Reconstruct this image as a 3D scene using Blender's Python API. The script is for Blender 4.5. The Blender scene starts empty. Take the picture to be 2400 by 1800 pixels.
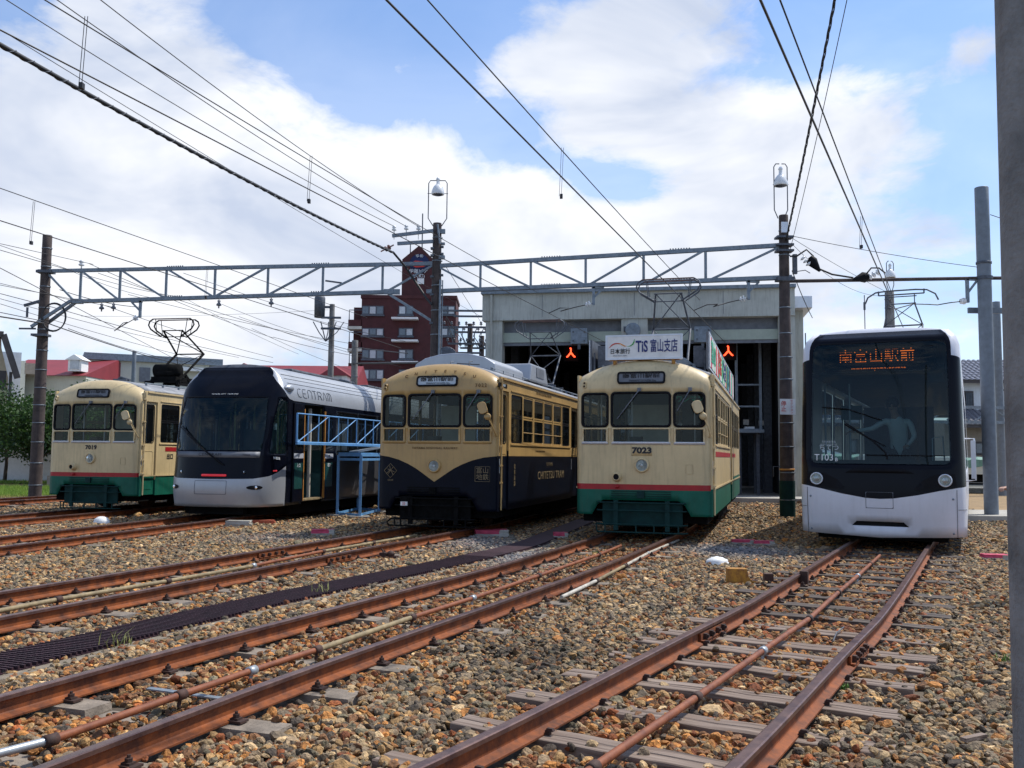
import bpy, math, random
import numpy as np
from mathutils import Vector, Matrix
from mathutils.geometry import delaunay_2d_cdt
R = math.radians
sc = bpy.context.scene
col = sc.collection
random.seed(7); rng = np.random.default_rng(7)

# ------------------------------------------------------------------ camera
FPX = 2170.0; PITCH = math.atan((1069-900)/FPX); ROLL = .009; CAMH = 1.45
cam = bpy.data.cameras.new('camera'); camo = bpy.data.objects.new('camera', cam); col.objects.link(camo)
cam.sensor_fit = 'HORIZONTAL'; cam.sensor_width = 36; cam.lens = FPX/2400*36
cam.clip_start = .05; cam.clip_end = 3000
_f = Vector((0, math.cos(PITCH), math.sin(PITCH))); _u = Vector((0, -math.sin(PITCH), math.cos(PITCH))); _r = Vector((1, 0, 0))
CR = _r*math.cos(ROLL)+_u*math.sin(ROLL); CU = _u*math.cos(ROLL)-_r*math.sin(ROLL)
camo.matrix_world = Matrix(((CR.x, CU.x, -_f.x, 0), (CR.y, CU.y, -_f.y, 0), (CR.z, CU.z, -_f.z, CAMH), (0, 0, 0, 1)))
sc.camera = camo
CAM = Vector((0, 0, CAMH))
def ray(x, y): return _f+CR*((x-1200)/FPX)+CU*((900-y)/FPX)
def onz(x, y, z=0.):            # the point of height z that the survey photo shows at (x, y)
    d = ray(x, y); return CAM+d*((z-CAMH)/d.z)
def atY(x, y, Y):
    d = ray(x, y); return CAM+d*(Y/d.y)

# ------------------------------------------------------------------ light
SUN = Vector((1.80, .85, 3.05)).normalized()
SUN_EL = math.asin(SUN.z); SUN_AZ = math.atan2(SUN.x, SUN.y)     # clockwise from +Y
sl = bpy.data.lights.new('sun', 'SUN'); sl.energy = 4.8; sl.angle = R(.5); sl.color = (1, .95, .87)
so = bpy.data.objects.new('sun', sl); col.objects.link(so); so.rotation_euler = SUN.to_track_quat('Z', 'Y').to_euler()
sc.view_settings.view_transform = 'Standard'; sc.view_settings.look = 'None'; sc.view_settings.gamma = 1
sc.view_settings.exposure = 0; sc.view_settings.use_curve_mapping = False
w = bpy.data.worlds.new('World'); sc.world = w; w.use_nodes = True
nt = w.node_tree; N = nt.nodes; L = nt.links; N.clear()
def nd(t, **k):
    n = N.new(t)
    for a, b in k.items(): setattr(n, a, b)
    return n
def MA(op, a, b=None, c=None, clamp=False):
    n = nd('ShaderNodeMath', operation=op, use_clamp=clamp)
    for i, v in enumerate((a, b, c)):
        if v is None: continue
        if isinstance(v, (int, float)): n.inputs[i].default_value = v
        else: L.new(v, n.inputs[i])
    return n.outputs[0]
out = nd('ShaderNodeOutputWorld'); bg = nd('ShaderNodeBackground'); L.new(bg.outputs[0], out.inputs[0])
sky = nd('ShaderNodeTexSky', sky_type='NISHITA', sun_disc=False, sun_elevation=SUN_EL, sun_rotation=SUN_AZ, air_density=1.0, dust_density=.6, ozone_density=2.2, altitude=20)
bg.inputs['Strength'].default_value = .1
tc = nd('ShaderNodeTexCoord'); gen = tc.outputs['Generated']
nrm = nd('ShaderNodeVectorMath', operation='NORMALIZE'); L.new(gen, nrm.inputs[0])
dirv = nrm.outputs[0]
mp = nd('ShaderNodeMapping'); mp.inputs['Scale'].default_value = (1, 1, 1.9); L.new(dirv, mp.inputs[0])
def noise(scale, detail, rough, dist=0, w0=0, vec=None):
    n = nd('ShaderNodeTexNoise', noise_dimensions='4D'); n.inputs['Scale'].default_value = scale; n.inputs['Detail'].default_value = detail
    n.inputs['Roughness'].default_value = rough; n.inputs['Distortion'].default_value = dist; n.inputs['W'].default_value = w0
    L.new(vec or mp.outputs[0], n.inputs['Vector']); return n.outputs[0]
n_big = noise(2.0, 6, .58, .4, 3.1); n_fine = noise(9, 8, .62, .3, 1.7)
acc = MA('ADD', MA('MULTIPLY', MA('SUBTRACT', n_big, .5), 2.0), MA('MULTIPLY', MA('SUBTRACT', n_fine, .5), 2.7))
acc = MA('ADD', acc, .10)
def blob(px, py, rad, amt, flat=1.0):           # one cloud bank (+) or clear patch (-) of the sky, centred on a direction
    global acc
    d = ray(px, py).normalized()
    s = nd('ShaderNodeVectorMath', operation='SUBTRACT'); L.new(dirv, s.inputs[0]); s.inputs[1].default_value = d
    m = nd('ShaderNodeVectorMath', operation='MULTIPLY'); L.new(s.outputs[0], m.inputs[0]); m.inputs[1].default_value = (1, 1, flat)
    ln = nd('ShaderNodeVectorMath', operation='LENGTH'); L.new(m.outputs[0], ln.inputs[0])
    q = MA('DIVIDE', ln.outputs['Value'], rad/FPX)
    g = MA('EXPONENT', MA('MULTIPLY', MA('MULTIPLY', q, q), -1.0))
    acc = MA('ADD', acc, MA('MULTIPLY', g, amt))
for b in ((660, -60, 320, -.92), (960, 150, 190, -1.0), (800, 60, 180, -.8), (1150, 260, 120, -.35), (1230, -40, 190, -.7, 1.6), (960, 120, 60, .9), (915, 155, 45, .6),
          (230, 280, 480, .62), (620, 380, 330, .5), (1550, 200, 400, .72), (300, 600, 500, .35), (1000, 520, 300, .35), (1180, 190, 130, .5), (2000, 330, 170, .35), (2180, 500, 420, -.1, 1.5), (2250, 200, 300, -.55), (1950, 0, 280, -.75), (1450, 430, 130, -1.15, 2.2), (1230, 310, 110, -1.1, 1.3), (1330, 390, 90, -.7, 1.6), (1120, 330, 70, -.5),
          (1700, 560, 150, -.25, 2), (2100, 660, 500, .35, 3), (2290, 110, 60, .75), (2150, 75, 30, .5), (0, -30, 120, -1.1), (600, 620, 700, .45, 2.4), (1300, 600, 400, .6, 2), (2000, 420, 300, .35)):
    blob(*b)
ramp = nd('ShaderNodeMapRange', interpolation_type='SMOOTHSTEP'); L.new(acc, ramp.inputs[0]); ramp.inputs[1].default_value = -.22; ramp.inputs[2].default_value = .75
mask = ramp.outputs[0]
n_shade = noise(3.4, 5, .55, .5, 9.2)
shr = nd('ShaderNodeValToRGB'); L.new(n_shade, shr.inputs[0])
shr.color_ramp.elements[0].position = .38; shr.color_ramp.elements[0].color = (6.1, 6.9, 8.6, 1)
shr.color_ramp.elements[1].position = .60; shr.color_ramp.elements[1].color = (10.3, 10.5, 11.0, 1)
skm = nd('ShaderNodeMix', data_type='RGBA', blend_type='MULTIPLY'); skm.inputs[0].default_value = 1
L.new(sky.outputs[0], skm.inputs[6]); skm.inputs[7].default_value = (1.35, 1.70, 2.05, 1)
sep = nd('ShaderNodeSeparateXYZ'); L.new(dirv, sep.inputs[0])
thin = nd('ShaderNodeMapRange'); L.new(sep.outputs[2], thin.inputs[0]); thin.inputs[1].default_value = .62; thin.inputs[2].default_value = -.02; thin.inputs[3].default_value = .0; thin.inputs[4].default_value = .66
mxm = MA('MAXIMUM', mask, thin.outputs[0])
mx = nd('ShaderNodeMix', data_type='RGBA'); L.new(mxm, mx.inputs[0]); L.new(skm.outputs[2], mx.inputs[6]); L.new(shr.outputs[0], mx.inputs[7])
L.new(mx.outputs[2], bg.inputs[0])
sc.render.engine = 'CYCLES'

# ------------------------------------------------------------------ materials
def mat(name, rgb, rough=.6, metal=0., var=.12, vs=5., bump=0., bs=60., streak=0., coat=0., rgb2=None, spec=.5, emit=None, dirt=0.):
    m = bpy.data.materials.new(name); m.use_nodes = True; t = m.node_tree; b = t.nodes['Principled BSDF']
    b.inputs['Roughness'].default_value = rough; b.inputs['Metallic'].default_value = metal
    b.inputs['Specular IOR Level'].default_value = spec
    if coat: b.inputs['Coat Weight'].default_value = coat; b.inputs['Coat Roughness'].default_value = .12
    c = t.nodes.new('ShaderNodeTexCoord')
    n = t.nodes.new('ShaderNodeTexNoise'); n.inputs['Scale'].default_value = vs; n.inputs['Detail'].default_value = 8; n.inputs['Roughness'].default_value = .65
    t.links.new(c.outputs['Object'], n.inputs['Vector'])
    mxn = t.nodes.new('ShaderNodeMix'); mxn.data_type = 'RGBA'
    lo = rgb2 if rgb2 else tuple(x*(1-var*1.6) for x in rgb); hi = rgb if rgb2 else tuple(min(1, x*(1+var)) for x in rgb)
    mr = t.nodes.new('ShaderNodeMapRange'); mr.inputs[1].default_value = .32; mr.inputs[2].default_value = .66
    t.links.new(n.outputs[0], mr.inputs[0]); t.links.new(mr.outputs[0], mxn.inputs[0])
    mxn.inputs[6].default_value = (*lo, 1); mxn.inputs[7].default_value = (*hi, 1)
    last = mxn.outputs[2]
    if streak:
        mp2 = t.nodes.new('ShaderNodeMapping'); mp2.inputs['Scale'].default_value = (9, 9, .8); t.links.new(c.outputs['Object'], mp2.inputs[0])
        n2 = t.nodes.new('ShaderNodeTexNoise'); n2.inputs['Scale'].default_value = 2.2; n2.inputs['Detail'].default_value = 6; t.links.new(mp2.outputs[0], n2.inputs['Vector'])
        m2 = t.nodes.new('ShaderNodeMapRange'); m2.inputs[1].default_value = .5; m2.inputs[2].default_value = .8; m2.inputs[4].default_value = streak; t.links.new(n2.outputs[0], m2.inputs[0])
        x2 = t.nodes.new('ShaderNodeMix'); x2.data_type = 'RGBA'; x2.inputs[7].default_value = (.12, .085, .06, 1)
        t.links.new(m2.outputs[0], x2.inputs[0]); t.links.new(last, x2.inputs[6]); last = x2.outputs[2]
    t.links.new(last, b.inputs['Base Color'])
    if bump:
        n3 = t.nodes.new('ShaderNodeTexNoise'); n3.inputs['Scale'].default_value = bs; n3.inputs['Detail'].default_value = 6; t.links.new(c.outputs['Object'], n3.inputs['Vector'])
        bp = t.nodes.new('ShaderNodeBump'); bp.inputs['Strength'].default_value = bump; bp.inputs['Distance'].default_value = .02
        t.links.new(n3.outputs[0], bp.inputs['Height']); t.links.new(bp.outputs[0], b.inputs['Normal'])
    if emit: b.inputs['Emission Color'].default_value = (*emit[0], 1); b.inputs['Emission Strength'].default_value = emit[1]
    return m
def glass(name, tint=(.75, .85, .82), opac=.25, dark=(.01, .02, .02)):
    m = bpy.data.materials.new(name); m.use_nodes = True; t = m.node_tree; t.nodes.clear()
    o = t.nodes.new('ShaderNodeOutputMaterial'); tr = t.nodes.new('ShaderNodeBsdfTransparent'); tr.inputs[0].default_value = (*tint, 1)
    df = t.nodes.new('ShaderNodeBsdfDiffuse'); df.inputs[0].default_value = (*dark, 1)
    gl = t.nodes.new('ShaderNodeBsdfGlossy'); gl.inputs['Roughness'].default_value = .03; gl.inputs[0].default_value = (.9, .95, 1, 1)
    a = t.nodes.new('ShaderNodeMixShader'); a.inputs[0].default_value = opac; t.links.new(tr.outputs[0], a.inputs[1]); t.links.new(df.outputs[0], a.inputs[2])
    fr = t.nodes.new('ShaderNodeFresnel'); fr.inputs[0].default_value = 1.33
    b = t.nodes.new('ShaderNodeMixShader'); t.links.new(fr.outputs[0], b.inputs[0]); t.links.new(a.outputs[0], b.inputs[1]); t.links.new(gl.outputs[0], b.inputs[2])
    t.links.new(b.outputs[0], o.inputs[0]); return m
M = {}
M['cream'] = mat('cream_paint', (.60, .465, .25), .45, var=.09, vs=1.6, streak=.30, coat=.2)
M['yellow'] = mat('ochre_yellow_paint', (.43, .275, .10), .42, var=.09, vs=1.6, streak=.26, coat=.15)
M['navy'] = mat('dark_navy_paint', (.003, .005, .012), .4, var=.2, vs=3, spec=.12)
M['green'] = mat('green_paint', (.004, .105, .068), .5, var=.15, vs=3, streak=.15, spec=.3)
M['greendk'] = mat('dark_green_metal', (.004, .032, .030), .75, var=.2, vs=8, spec=.25)
M['red'] = mat('red_paint', (.36, .008, .012), .5, var=.1, streak=.1)
M['roof'] = mat('grey_roof_canvas', (.26, .27, .29), .7, var=.25, vs=4, bump=.15, bs=20, streak=.2)
M['black'] = mat('black_rubber', (.006, .006, .008), .6, var=.2, spec=.15)
M['gloss'] = mat('gloss_black_paint', (.003, .004, .009), .22, var=.1, spec=.13)
M['under'] = mat('black_underframe', (.006, .006, .006), .9, var=.4, vs=12, bump=.3, spec=.1)
M['silver'] = mat('silver_metallic_paint', (.38, .40, .43), .4, metal=.4, var=.05, vs=2, streak=.06)
M['white'] = mat('white_gloss_paint', (.64, .645, .69), .38, var=.05, vs=1.6, coat=.2, streak=.08)
M['whitem'] = mat('white_matt_paint', (.78, .78, .76), .6, var=.08)
M['sill'] = mat('aluminium_sill', (.62, .65, .70), .4, metal=.4, var=.05)
M['steel'] = mat('galvanised_steel', (.20, .235, .27), .55, metal=.4, var=.18, vs=9, bump=.05)
M['steeldk'] = mat('dull_dark_steel', (.10, .11, .13), .6, metal=.4, var=.25, vs=9)
M['chrome'] = mat('lamp_reflector', (.85, .87, .9), .12, metal=1, var=.02)
M['lampface'] = mat('pale_lamp_face', (.40, .42, .42), .25, metal=.5, var=.3)
M['grille'] = mat('grey_grille', (.16, .17, .19), .6, metal=.3, var=.15)
M['inter'] = mat('tram_interior_lining', (.50, .48, .42), .7, var=.1)
M['interdk'] = mat('dark_interior_lining', (.05, .055, .06), .7, var=.2)
M['seat'] = mat('green_seat_moquette', (.06, .16, .15), .8, var=.2)
M['mintpost'] = mat('pale_yellow_handrail', (.60, .60, .30), .4)
M['glass'] = glass('window_glass', (.74, .82, .78), .20)
M['clearglass'] = glass('clear_lens_glass', (.95, .97, .97), .03)
M['glassdk'] = glass('tinted_windscreen_glass', (.46, .60, .61), .34, (.004, .018, .024))
M['glassside'] = glass('side_window_glass', (.46, .50, .50), .38, (.01, .012, .014))
M['rollsign'] = mat('roller_blind_white', (.46, .52, .56), .6, var=.06)
M['ink'] = mat('black_ink', (.012, .014, .02), .6, var=.02)
M['inkblue'] = mat('blue_sign_ink', (.010, .022, .16), .5, var=.02)
M['inkdark'] = mat('dull_navy_sign', (.008, .016, .075), .7, var=.02)
M['inkbrown'] = mat('brown_ink', (.11, .06, .015), .6, var=.02)
M['inkgold'] = mat('dull_gold_ink', (.20, .15, .08), .5, var=.05)
M['inkwhite'] = mat('white_ink', (.75, .78, .78), .6, var=.02)
M['inkgrey'] = mat('grey_ink', (.10, .11, .13), .6, var=.02)
M['inkred'] = mat('red_ink', (.55, .03, .02), .6, var=.02)
M['inkgreen'] = mat('green_ink', (.03, .38, .22), .6, var=.02)
M['amber'] = mat('amber_led', (.3, .06, .0), .5, emit=((1, .17, .015), 2.5))
M['redlamp'] = mat('red_lit_signal', (.5, .02, .01), .5, emit=((1, .06, .02), 5))
M['redglass'] = mat('red_lamp_lens', (.55, .02, .03), .2, coat=.5, emit=((1, .02, .03), .25))
M['door_or'] = mat('orange_door_edge', (.60, .26, .05), .5)
M['bluepaint'] = mat('light_blue_steel_paint', (.11, .29, .55), .5, var=.12, vs=8, streak=.2)
M['teal'] = mat('dark_teal_panel', (.012, .06, .055), .25, coat=.6)
M['wood'] = None
M['concpole'] = mat('weathered_concrete_pole', (.20, .195, .19), .9, var=.3, vs=2.5, bump=.5, bs=40, streak=.5)
M['brownpole'] = mat('brown_tarred_pole', (.062, .046, .042), .85, var=.3, vs=5, bump=.2, bs=40, streak=.4)
M['greypaintpole'] = mat('grey_painted_steel_pole', (.155, .18, .21), .5, var=.12, vs=6, bump=.05, streak=.12)
M['plaster'] = mat('pale_grey_plaster', (.47, .48, .43), .85, var=.12, vs=.8, bump=.15, bs=15, streak=.45)
M['plasterg'] = mat('pale_green_grey_beam', (.38, .43, .36), .7, var=.06, streak=.1)
M['curtain'] = mat('pale_net_curtain', (.50, .53, .55), .7); M['panegrey'] = mat('grey_window_pane', (.10, .13, .16), .15, coat=.5)
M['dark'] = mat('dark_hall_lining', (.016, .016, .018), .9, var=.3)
M['brick'] = mat('dark_red_brick_tile', (.070, .016, .017), .8, var=.15, vs=1.5, streak=.12)
M['redroof'] = mat('red_metal_roof', (.22, .026, .034), .6, var=.12, vs=.8)
M['creamwall'] = mat('pale_cream_wall', (.55, .55, .47), .8, var=.08, vs=.6, streak=.15)
M['porc'] = mat('white_porcelain', (.75, .75, .74), .15, coat=.5)
M['porcbrown'] = mat('brown_porcelain', (.22, .09, .06), .2, coat=.5)
M['wire'] = mat('black_cable', (.02, .02, .022), .6, var=.1)
M['copper'] = mat('dull_copper_wire', (.055, .05, .045), .5, metal=.3)
M['conc'] = mat('rough_concrete', (.34, .32, .28), .9, var=.18, vs=4, bump=.5, bs=40)
M['pinkpaint'] = mat('pink_red_marking_paint', (.48, .05, .10), .75, var=.15, vs=12)
M['rustbrick'] = mat('broken_red_brick', (.42, .10, .05), .9, var=.3, vs=14, bump=.6)
M['grate'] = mat('dark_brown_grating', (.038, .014, .020), .65, metal=.2, var=.3, vs=10, bump=.2)
M['yellowrust'] = mat('rusty_yellow_paint', (.50, .24, .02), .6, rgb2=(.16, .05, .015), vs=16)
M['skin'] = mat('skin', (.48, .27, .19), .6, var=.05)
M['shirt'] = mat('pale_blue_shirt', (.74, .80, .80), .8, var=.04, emit=None)
M['hair'] = mat('black_hair', (.015, .012, .01), .6)
M['trousers'] = mat('dark_trousers', (.02, .02, .03), .8)

def rustmat(name, a, b, rough=.75, wear=None):
    m = bpy.data.materials.new(name); m.use_nodes = True; t = m.node_tree; s = t.nodes['Principled BSDF']
    c = t.nodes.new('ShaderNodeTexCoord'); n = t.nodes.new('ShaderNodeTexNoise'); n.inputs['Scale'].default_value = 7; n.inputs['Detail'].default_value = 10; n.inputs['Roughness'].default_value = .7
    t.links.new(c.outputs['Object'], n.inputs['Vector']); rp = t.nodes.new('ShaderNodeValToRGB'); t.links.new(n.outputs[0], rp.inputs[0])
    e = rp.color_ramp.elements; e[0].position = .36; e[0].color = (*a, 1); e[1].position = .64; e[1].color = (*b, 1)
    t.links.new(rp.outputs[0], s.inputs['Base Color']); s.inputs['Roughness'].default_value = rough
    n2 = t.nodes.new('ShaderNodeTexNoise'); n2.inputs['Scale'].default_value = 90; n2.inputs['Detail'].default_value = 4; t.links.new(c.outputs['Object'], n2.inputs['Vector'])
    bp = t.nodes.new('ShaderNodeBump'); bp.inputs['Strength'].default_value = .25; bp.inputs['Distance'].default_value = .004; t.links.new(n2.outputs[0], bp.inputs['Height']); t.links.new(bp.outputs[0], s.inputs['Normal'])
    if wear: s.inputs['Metallic'].default_value = wear
    return m
M['rust'] = rustmat('rusty_rail_side', (.075, .018, .004), (.27, .068, .009))
M['rusttop'] = rustmat('worn_rail_head', (.09, .050, .048), (.20, .115, .09), .36, .55)
M['rustpipe'] = rustmat('rusty_pipe', (.12, .030, .010), (.26, .078, .025), .65)
M['rustdark'] = rustmat('dark_rusted_iron', (.022, .012, .010), (.075, .030, .018))
M['tanpipe'] = mat('tan_painted_pipe', (.25, .19, .10), .7, var=.3, vs=9)
M['whitepipe'] = mat('white_grey_pipe', (.42, .39, .33), .6, var=.3, vs=9)
M['joint'] = mat('grey_pipe_coupling', (.35, .38, .40), .4, metal=.4)
def woodmat(name, a, b):
    m = bpy.data.materials.new(name); m.use_nodes = True; t = m.node_tree; s = t.nodes['Principled BSDF']
    c = t.nodes.new('ShaderNodeTexCoord'); mpn = t.nodes.new('ShaderNodeMapping'); mpn.inputs['Scale'].default_value = (1.2, 26, 26); t.links.new(c.outputs['Object'], mpn.inputs[0])
    oi = t.nodes.new('ShaderNodeObjectInfo'); ad = t.nodes.new('ShaderNodeVectorMath'); ad.operation = 'ADD'; t.links.new(mpn.outputs[0], ad.inputs[0])
    sx = t.nodes.new('ShaderNodeMath'); sx.operation = 'MULTIPLY'; sx.inputs[1].default_value = 40; t.links.new(oi.outputs['Random'], sx.inputs[0]); t.links.new(sx.outputs[0], ad.inputs[1])
    n = t.nodes.new('ShaderNodeTexNoise'); n.inputs['Scale'].default_value = 1.6; n.inputs['Detail'].default_value = 9; n.inputs['Distortion'].default_value = .6; t.links.new(ad.outputs[0], n.inputs['Vector'])
    rp = t.nodes.new('ShaderNodeValToRGB'); t.links.new(n.outputs[0], rp.inputs[0]); e = rp.color_ramp.elements
    e[0].position = .28; e[0].color = (a[0]*.35, a[1]*.35, a[2]*.35, 1); e[1].position = .72; e[1].color = (*b, 1); k = rp.color_ramp.elements.new(.42); k.color = (*a, 1)
    t.links.new(rp.outputs[0], s.inputs['Base Color']); s.inputs['Roughness'].default_value = .85
    bp = t.nodes.new('ShaderNodeBump'); bp.inputs['Strength'].default_value = .7; bp.inputs['Distance'].default_value = .008; t.links.new(n.outputs[0], bp.inputs['Height']); t.links.new(bp.outputs[0], s.inputs['Normal'])
    return m
M['wood'] = woodmat('weathered_grey_timber', (.15, .105, .08), (.29, .225, .18))
M['wooddk'] = woodmat('dark_creosoted_timber', (.06, .045, .036), (.14, .11, .09))
M['kerbmat'] = mat('dirty_drain_kerb', (.20, .165, .12), .95, var=.3, vs=8, bump=.5)
M['concsleeper'] = mat('grey_brown_concrete_sleeper', (.22, .18, .14), .9, var=.3, vs=6, bump=.5, bs=50)

# ------------------------------------------------------------------ mesh builder
def pip(P, loop):
    P = np.asarray(P, float); x = P[:, 0]; y = P[:, 1]; ins = np.zeros(len(P), bool); n = len(loop)
    for i in range(n):
        x1, y1 = loop[i]; x2, y2 = loop[(i+1) % n]
        if y1 == y2: continue
        c = ((y1 > y) != (y2 > y)) & (x < (x2-x1)*(y-y1)/(y2-y1)+x1); ins ^= c
    return ins
def dens(loop, step, closed=True):
    o = []; n = len(loop)
    for i in range(n if closed else n-1):
        a = loop[i]; b = loop[(i+1) % n]; k = max(1, int(math.hypot(b[0]-a[0], b[1]-a[1])/step+.5))
        for j in range(k): o.append((a[0]+(b[0]-a[0])*j/k, a[1]+(b[1]-a[1])*j/k))
    if not closed: o.append(tuple(loop[-1]))
    return o
def rrect(x0, y0, x1, y1, r=.05, n=4):
    o = []
    for cx, cy, a in ((x1-r, y0+r, -90), (x1-r, y1-r, 0), (x0+r, y1-r, 90), (x0+r, y0+r, 180)):
        for i in range(n+1):
            t = R(a+90*i/n); o.append((cx+r*math.cos(t), cy+r*math.sin(t)))
    return o
class MB:
    def __init__(s): s.v = []; s.f = []; s.m = []; s.sm = []
    def add(s, vs, fs, m=0, sm=False):
        b = len(s.v); s.v += [tuple(p) for p in vs]
        for f in fs: s.f.append(tuple(b+i for i in f)); s.m.append(m); s.sm.append(sm)
    def box(s, c, d, m=0, rz=0., rot=None, tap=1.):
        hx, hy, hz = d[0]/2, d[1]/2, d[2]/2
        vs = [Vector((x*(tap if z > 0 else 1), y*(tap if z > 0 else 1), z)) for z in (-hz, hz) for x, y in ((-hx, -hy), (hx, -hy), (hx, hy), (-hx, hy))]
        mm = rot if rot is not None else (Matrix.Rotation(rz, 3, 'Z') if rz else None)
        if mm is not None: vs = [mm@p for p in vs]
        c = Vector(c); s.add([p+c for p in vs], [(3, 2, 1, 0), (4, 5, 6, 7), (0, 1, 5, 4), (1, 2, 6, 5), (2, 3, 7, 6), (3, 0, 4, 7)], m)
    def b2(s, a, b, m=0): s.box(((a[0]+b[0])/2, (a[1]+b[1])/2, (a[2]+b[2])/2), (abs(b[0]-a[0]), abs(b[1]-a[1]), abs(b[2]-a[2])), m)
    def tube(s, pts, r, n=8, m=0, cap=True, sm=True, closed=False, square=False):
        P = [Vector(p) for p in pts]; k = len(P); rr = r if isinstance(r, (list, tuple)) else [r]*k
        rings = []; up = None
        for i in range(k):
            if closed: t = P[(i+1) % k]-P[i-1]
            else: t = P[min(i+1, k-1)]-P[max(i-1, 0)]
            if t.length < 1e-9: t = Vector((0, 0, 1))
            t.normalize()
            if up is None: up = Vector((0, 0, 1)) if abs(t.z) < .95 else Vector((0, 1, 0))
            a = t.cross(up)
            if a.length < 1e-4: a = t.orthogonal()
            a.normalize(); b = t.cross(a).normalized(); up = -b if b.dot(up) < 0 else b
            b = up-up.project(t); b.normalize(); a = t.cross(b)
            rings.append([P[i]+(a*math.cos(2*math.pi*(j+.5)/n)+b*math.sin(2*math.pi*(j+.5)/n))*rr[i]*(1.414 if square else 1) for j in range(n)])
        vs = [p for q in rings for p in q]; fs = []
        for i in range(k if closed else k-1):
            o = i*n; o2 = ((i+1) % k)*n
            for j in range(n): fs.append((o+(j+1) % n, o+j, o2+j, o2+(j+1) % n))
        s.add(vs, fs, m, sm and not square)
        if cap and not closed:
            s.add(rings[0], [tuple(range(n))], m); s.add(rings[-1], [tuple(range(n))[::-1]], m)
    def beam(s, a, b, w_, h, m=0):            # straight bar with rectangular section, h vertical
        a = Vector(a); b = Vector(b); t = (b-a).normalized(); up = Vector((0, 0, 1)) if abs(t.z) < .98 else Vector((0, 1, 0))
        x = t.cross(up).normalized(); z = x.cross(t)
        vs = [p+x*sx*w_/2+z*sz*h/2 for p in (a, b) for sx, sz in ((-1, -1), (1, -1), (1, 1), (-1, 1))]
        s.add(vs, [(0, 1, 2, 3), (7, 6, 5, 4), (1, 0, 4, 5), (2, 1, 5, 6), (3, 2, 6, 7), (0, 3, 7, 4)], m)
    def lathe(s, prof, c=(0, 0, 0), axis='z', n=20, m=0, sm=True):
        vs = []; fs = []; k = len(prof)
        for i, (r, h) in enumerate(prof):
            for j in range(n):
                t = 2*math.pi*j/n; x, y = r*math.cos(t), r*math.sin(t)
                vs.append({'z': (c[0]+x, c[1]+y, c[2]+h), 'y': (c[0]+x, c[1]+h, c[2]+y), 'x': (c[0]+h, c[1]+x, c[2]+y)}[axis])
        for i in range(k-1):
            for j in range(n):
                q = (i*n+j, i*n+(j+1) % n, (i+1)*n+(j+1) % n, (i+1)*n+j); fs.append(q if axis != 'y' else q[::-1])
        s.add(vs, fs, m, sm)
        if prof[0][0] > 1e-4: s.add(vs[:n], [tuple(range(n))[::-1] if axis != 'y' else tuple(range(n))], m)
        if prof[-1][0] > 1e-4: s.add(vs[-n:], [tuple(range(n)) if axis != 'y' else tuple(range(n))[::-1]], m)
    def prism(s, loop, fn, a, b, m=0):        # extrude a 2-D loop; fn(u, v, w) -> point
        n = len(loop); vs = [fn(u, v, a) for u, v in loop]+[fn(u, v, b) for u, v in loop]
        s.add(vs, [tuple(range(n)), tuple(range(n, 2*n))[::-1]]+[((i+1) % n, i, n+i, n+(i+1) % n) for i in range(n)], m)
    def skin(s, outer, fn, holes=(), lines=(), step=.12, matf=None, flip=False, sm=True, estep=None, m=0):
        estep = estep or step
        loops = [dens(outer, estep)]+[dens(h, estep) for h in holes]; pts = []; ed = []
        for lp in loops:
            b = len(pts); pts += lp; ed += [(b+i, b+(i+1) % len(lp)) for i in range(len(lp))]
        for ln in lines:
            d = dens(ln, estep, False); b = len(pts); pts += d; ed += [(b+i, b+i+1) for i in range(len(d)-1)]
        A = np.array(pts); lo = A.min(0); hi = A.max(0)
        gx, gy = np.meshgrid(np.arange(lo[0]+step/2, hi[0], step), np.arange(lo[1]+step/2, hi[1], step)); G = np.stack([gx.ravel(), gy.ravel()], 1)
        if len(G):
            k = pip(G, loops[0])
            for h in loops[1:]: k &= ~pip(G, h)
            G = G[k]
            if len(G):
                dm = np.full(len(G), 9.)
                for i in range(0, len(A), 400): dm = np.minimum(dm, np.sqrt(((G[:, None]-A[None, i:i+400])**2).sum(2)).min(1))
                G = G[dm > step*.35]
            pts = pts+[tuple(g) for g in G]
        V, _, F, _, _, _ = delaunay_2d_cdt([Vector(p) for p in pts], ed, [], 0, 1e-6)
        V = [(p.x, p.y) for p in V]; C = np.array([[sum(V[i][0] for i in f)/len(f), sum(V[i][1] for i in f)/len(f)] for f in F])
        k = pip(C, loops[0])
        for h in loops[1:]: k &= ~pip(C, h)
        b = len(s.v); s.v += [tuple(fn(*p)) for p in V]
        for i, f in enumerate(F):
            if not k[i]: continue
            s.f.append(tuple(b+j for j in (reversed(f) if flip else f))); s.m.append(matf(*C[i]) if matf else m); s.sm.append(sm)
    def build(s, name, mats, parent=None, loc=None, rz=None, solid=None, bevel=None):
        me = bpy.data.meshes.new(name); me.from_pydata(s.v, [], s.f)
        for mm in (mats if isinstance(mats, (list, tuple)) else [mats]): me.materials.append(M[mm] if isinstance(mm, str) else mm)
        me.polygons.foreach_set('material_index', s.m); me.polygons.foreach_set('use_smooth', s.sm); me.update()
        o = link(name, me, parent, loc, rz)
        if solid: md = o.modifiers.new('thickness', 'SOLIDIFY'); md.thickness = solid; md.offset = -1
        if bevel: md = o.modifiers.new('bevel', 'BEVEL'); md.width = bevel; md.segments = 2; md.limit_method = 'ANGLE'
        return o
def link(name, data, parent=None, loc=None, rz=None):
    o = bpy.data.objects.new(name, data); col.objects.link(o)
    if parent is not None: o.parent = parent
    if loc is not None: o.location = loc
    if rz is not None: o.rotation_euler = (0, 0, rz)
    return o
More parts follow.
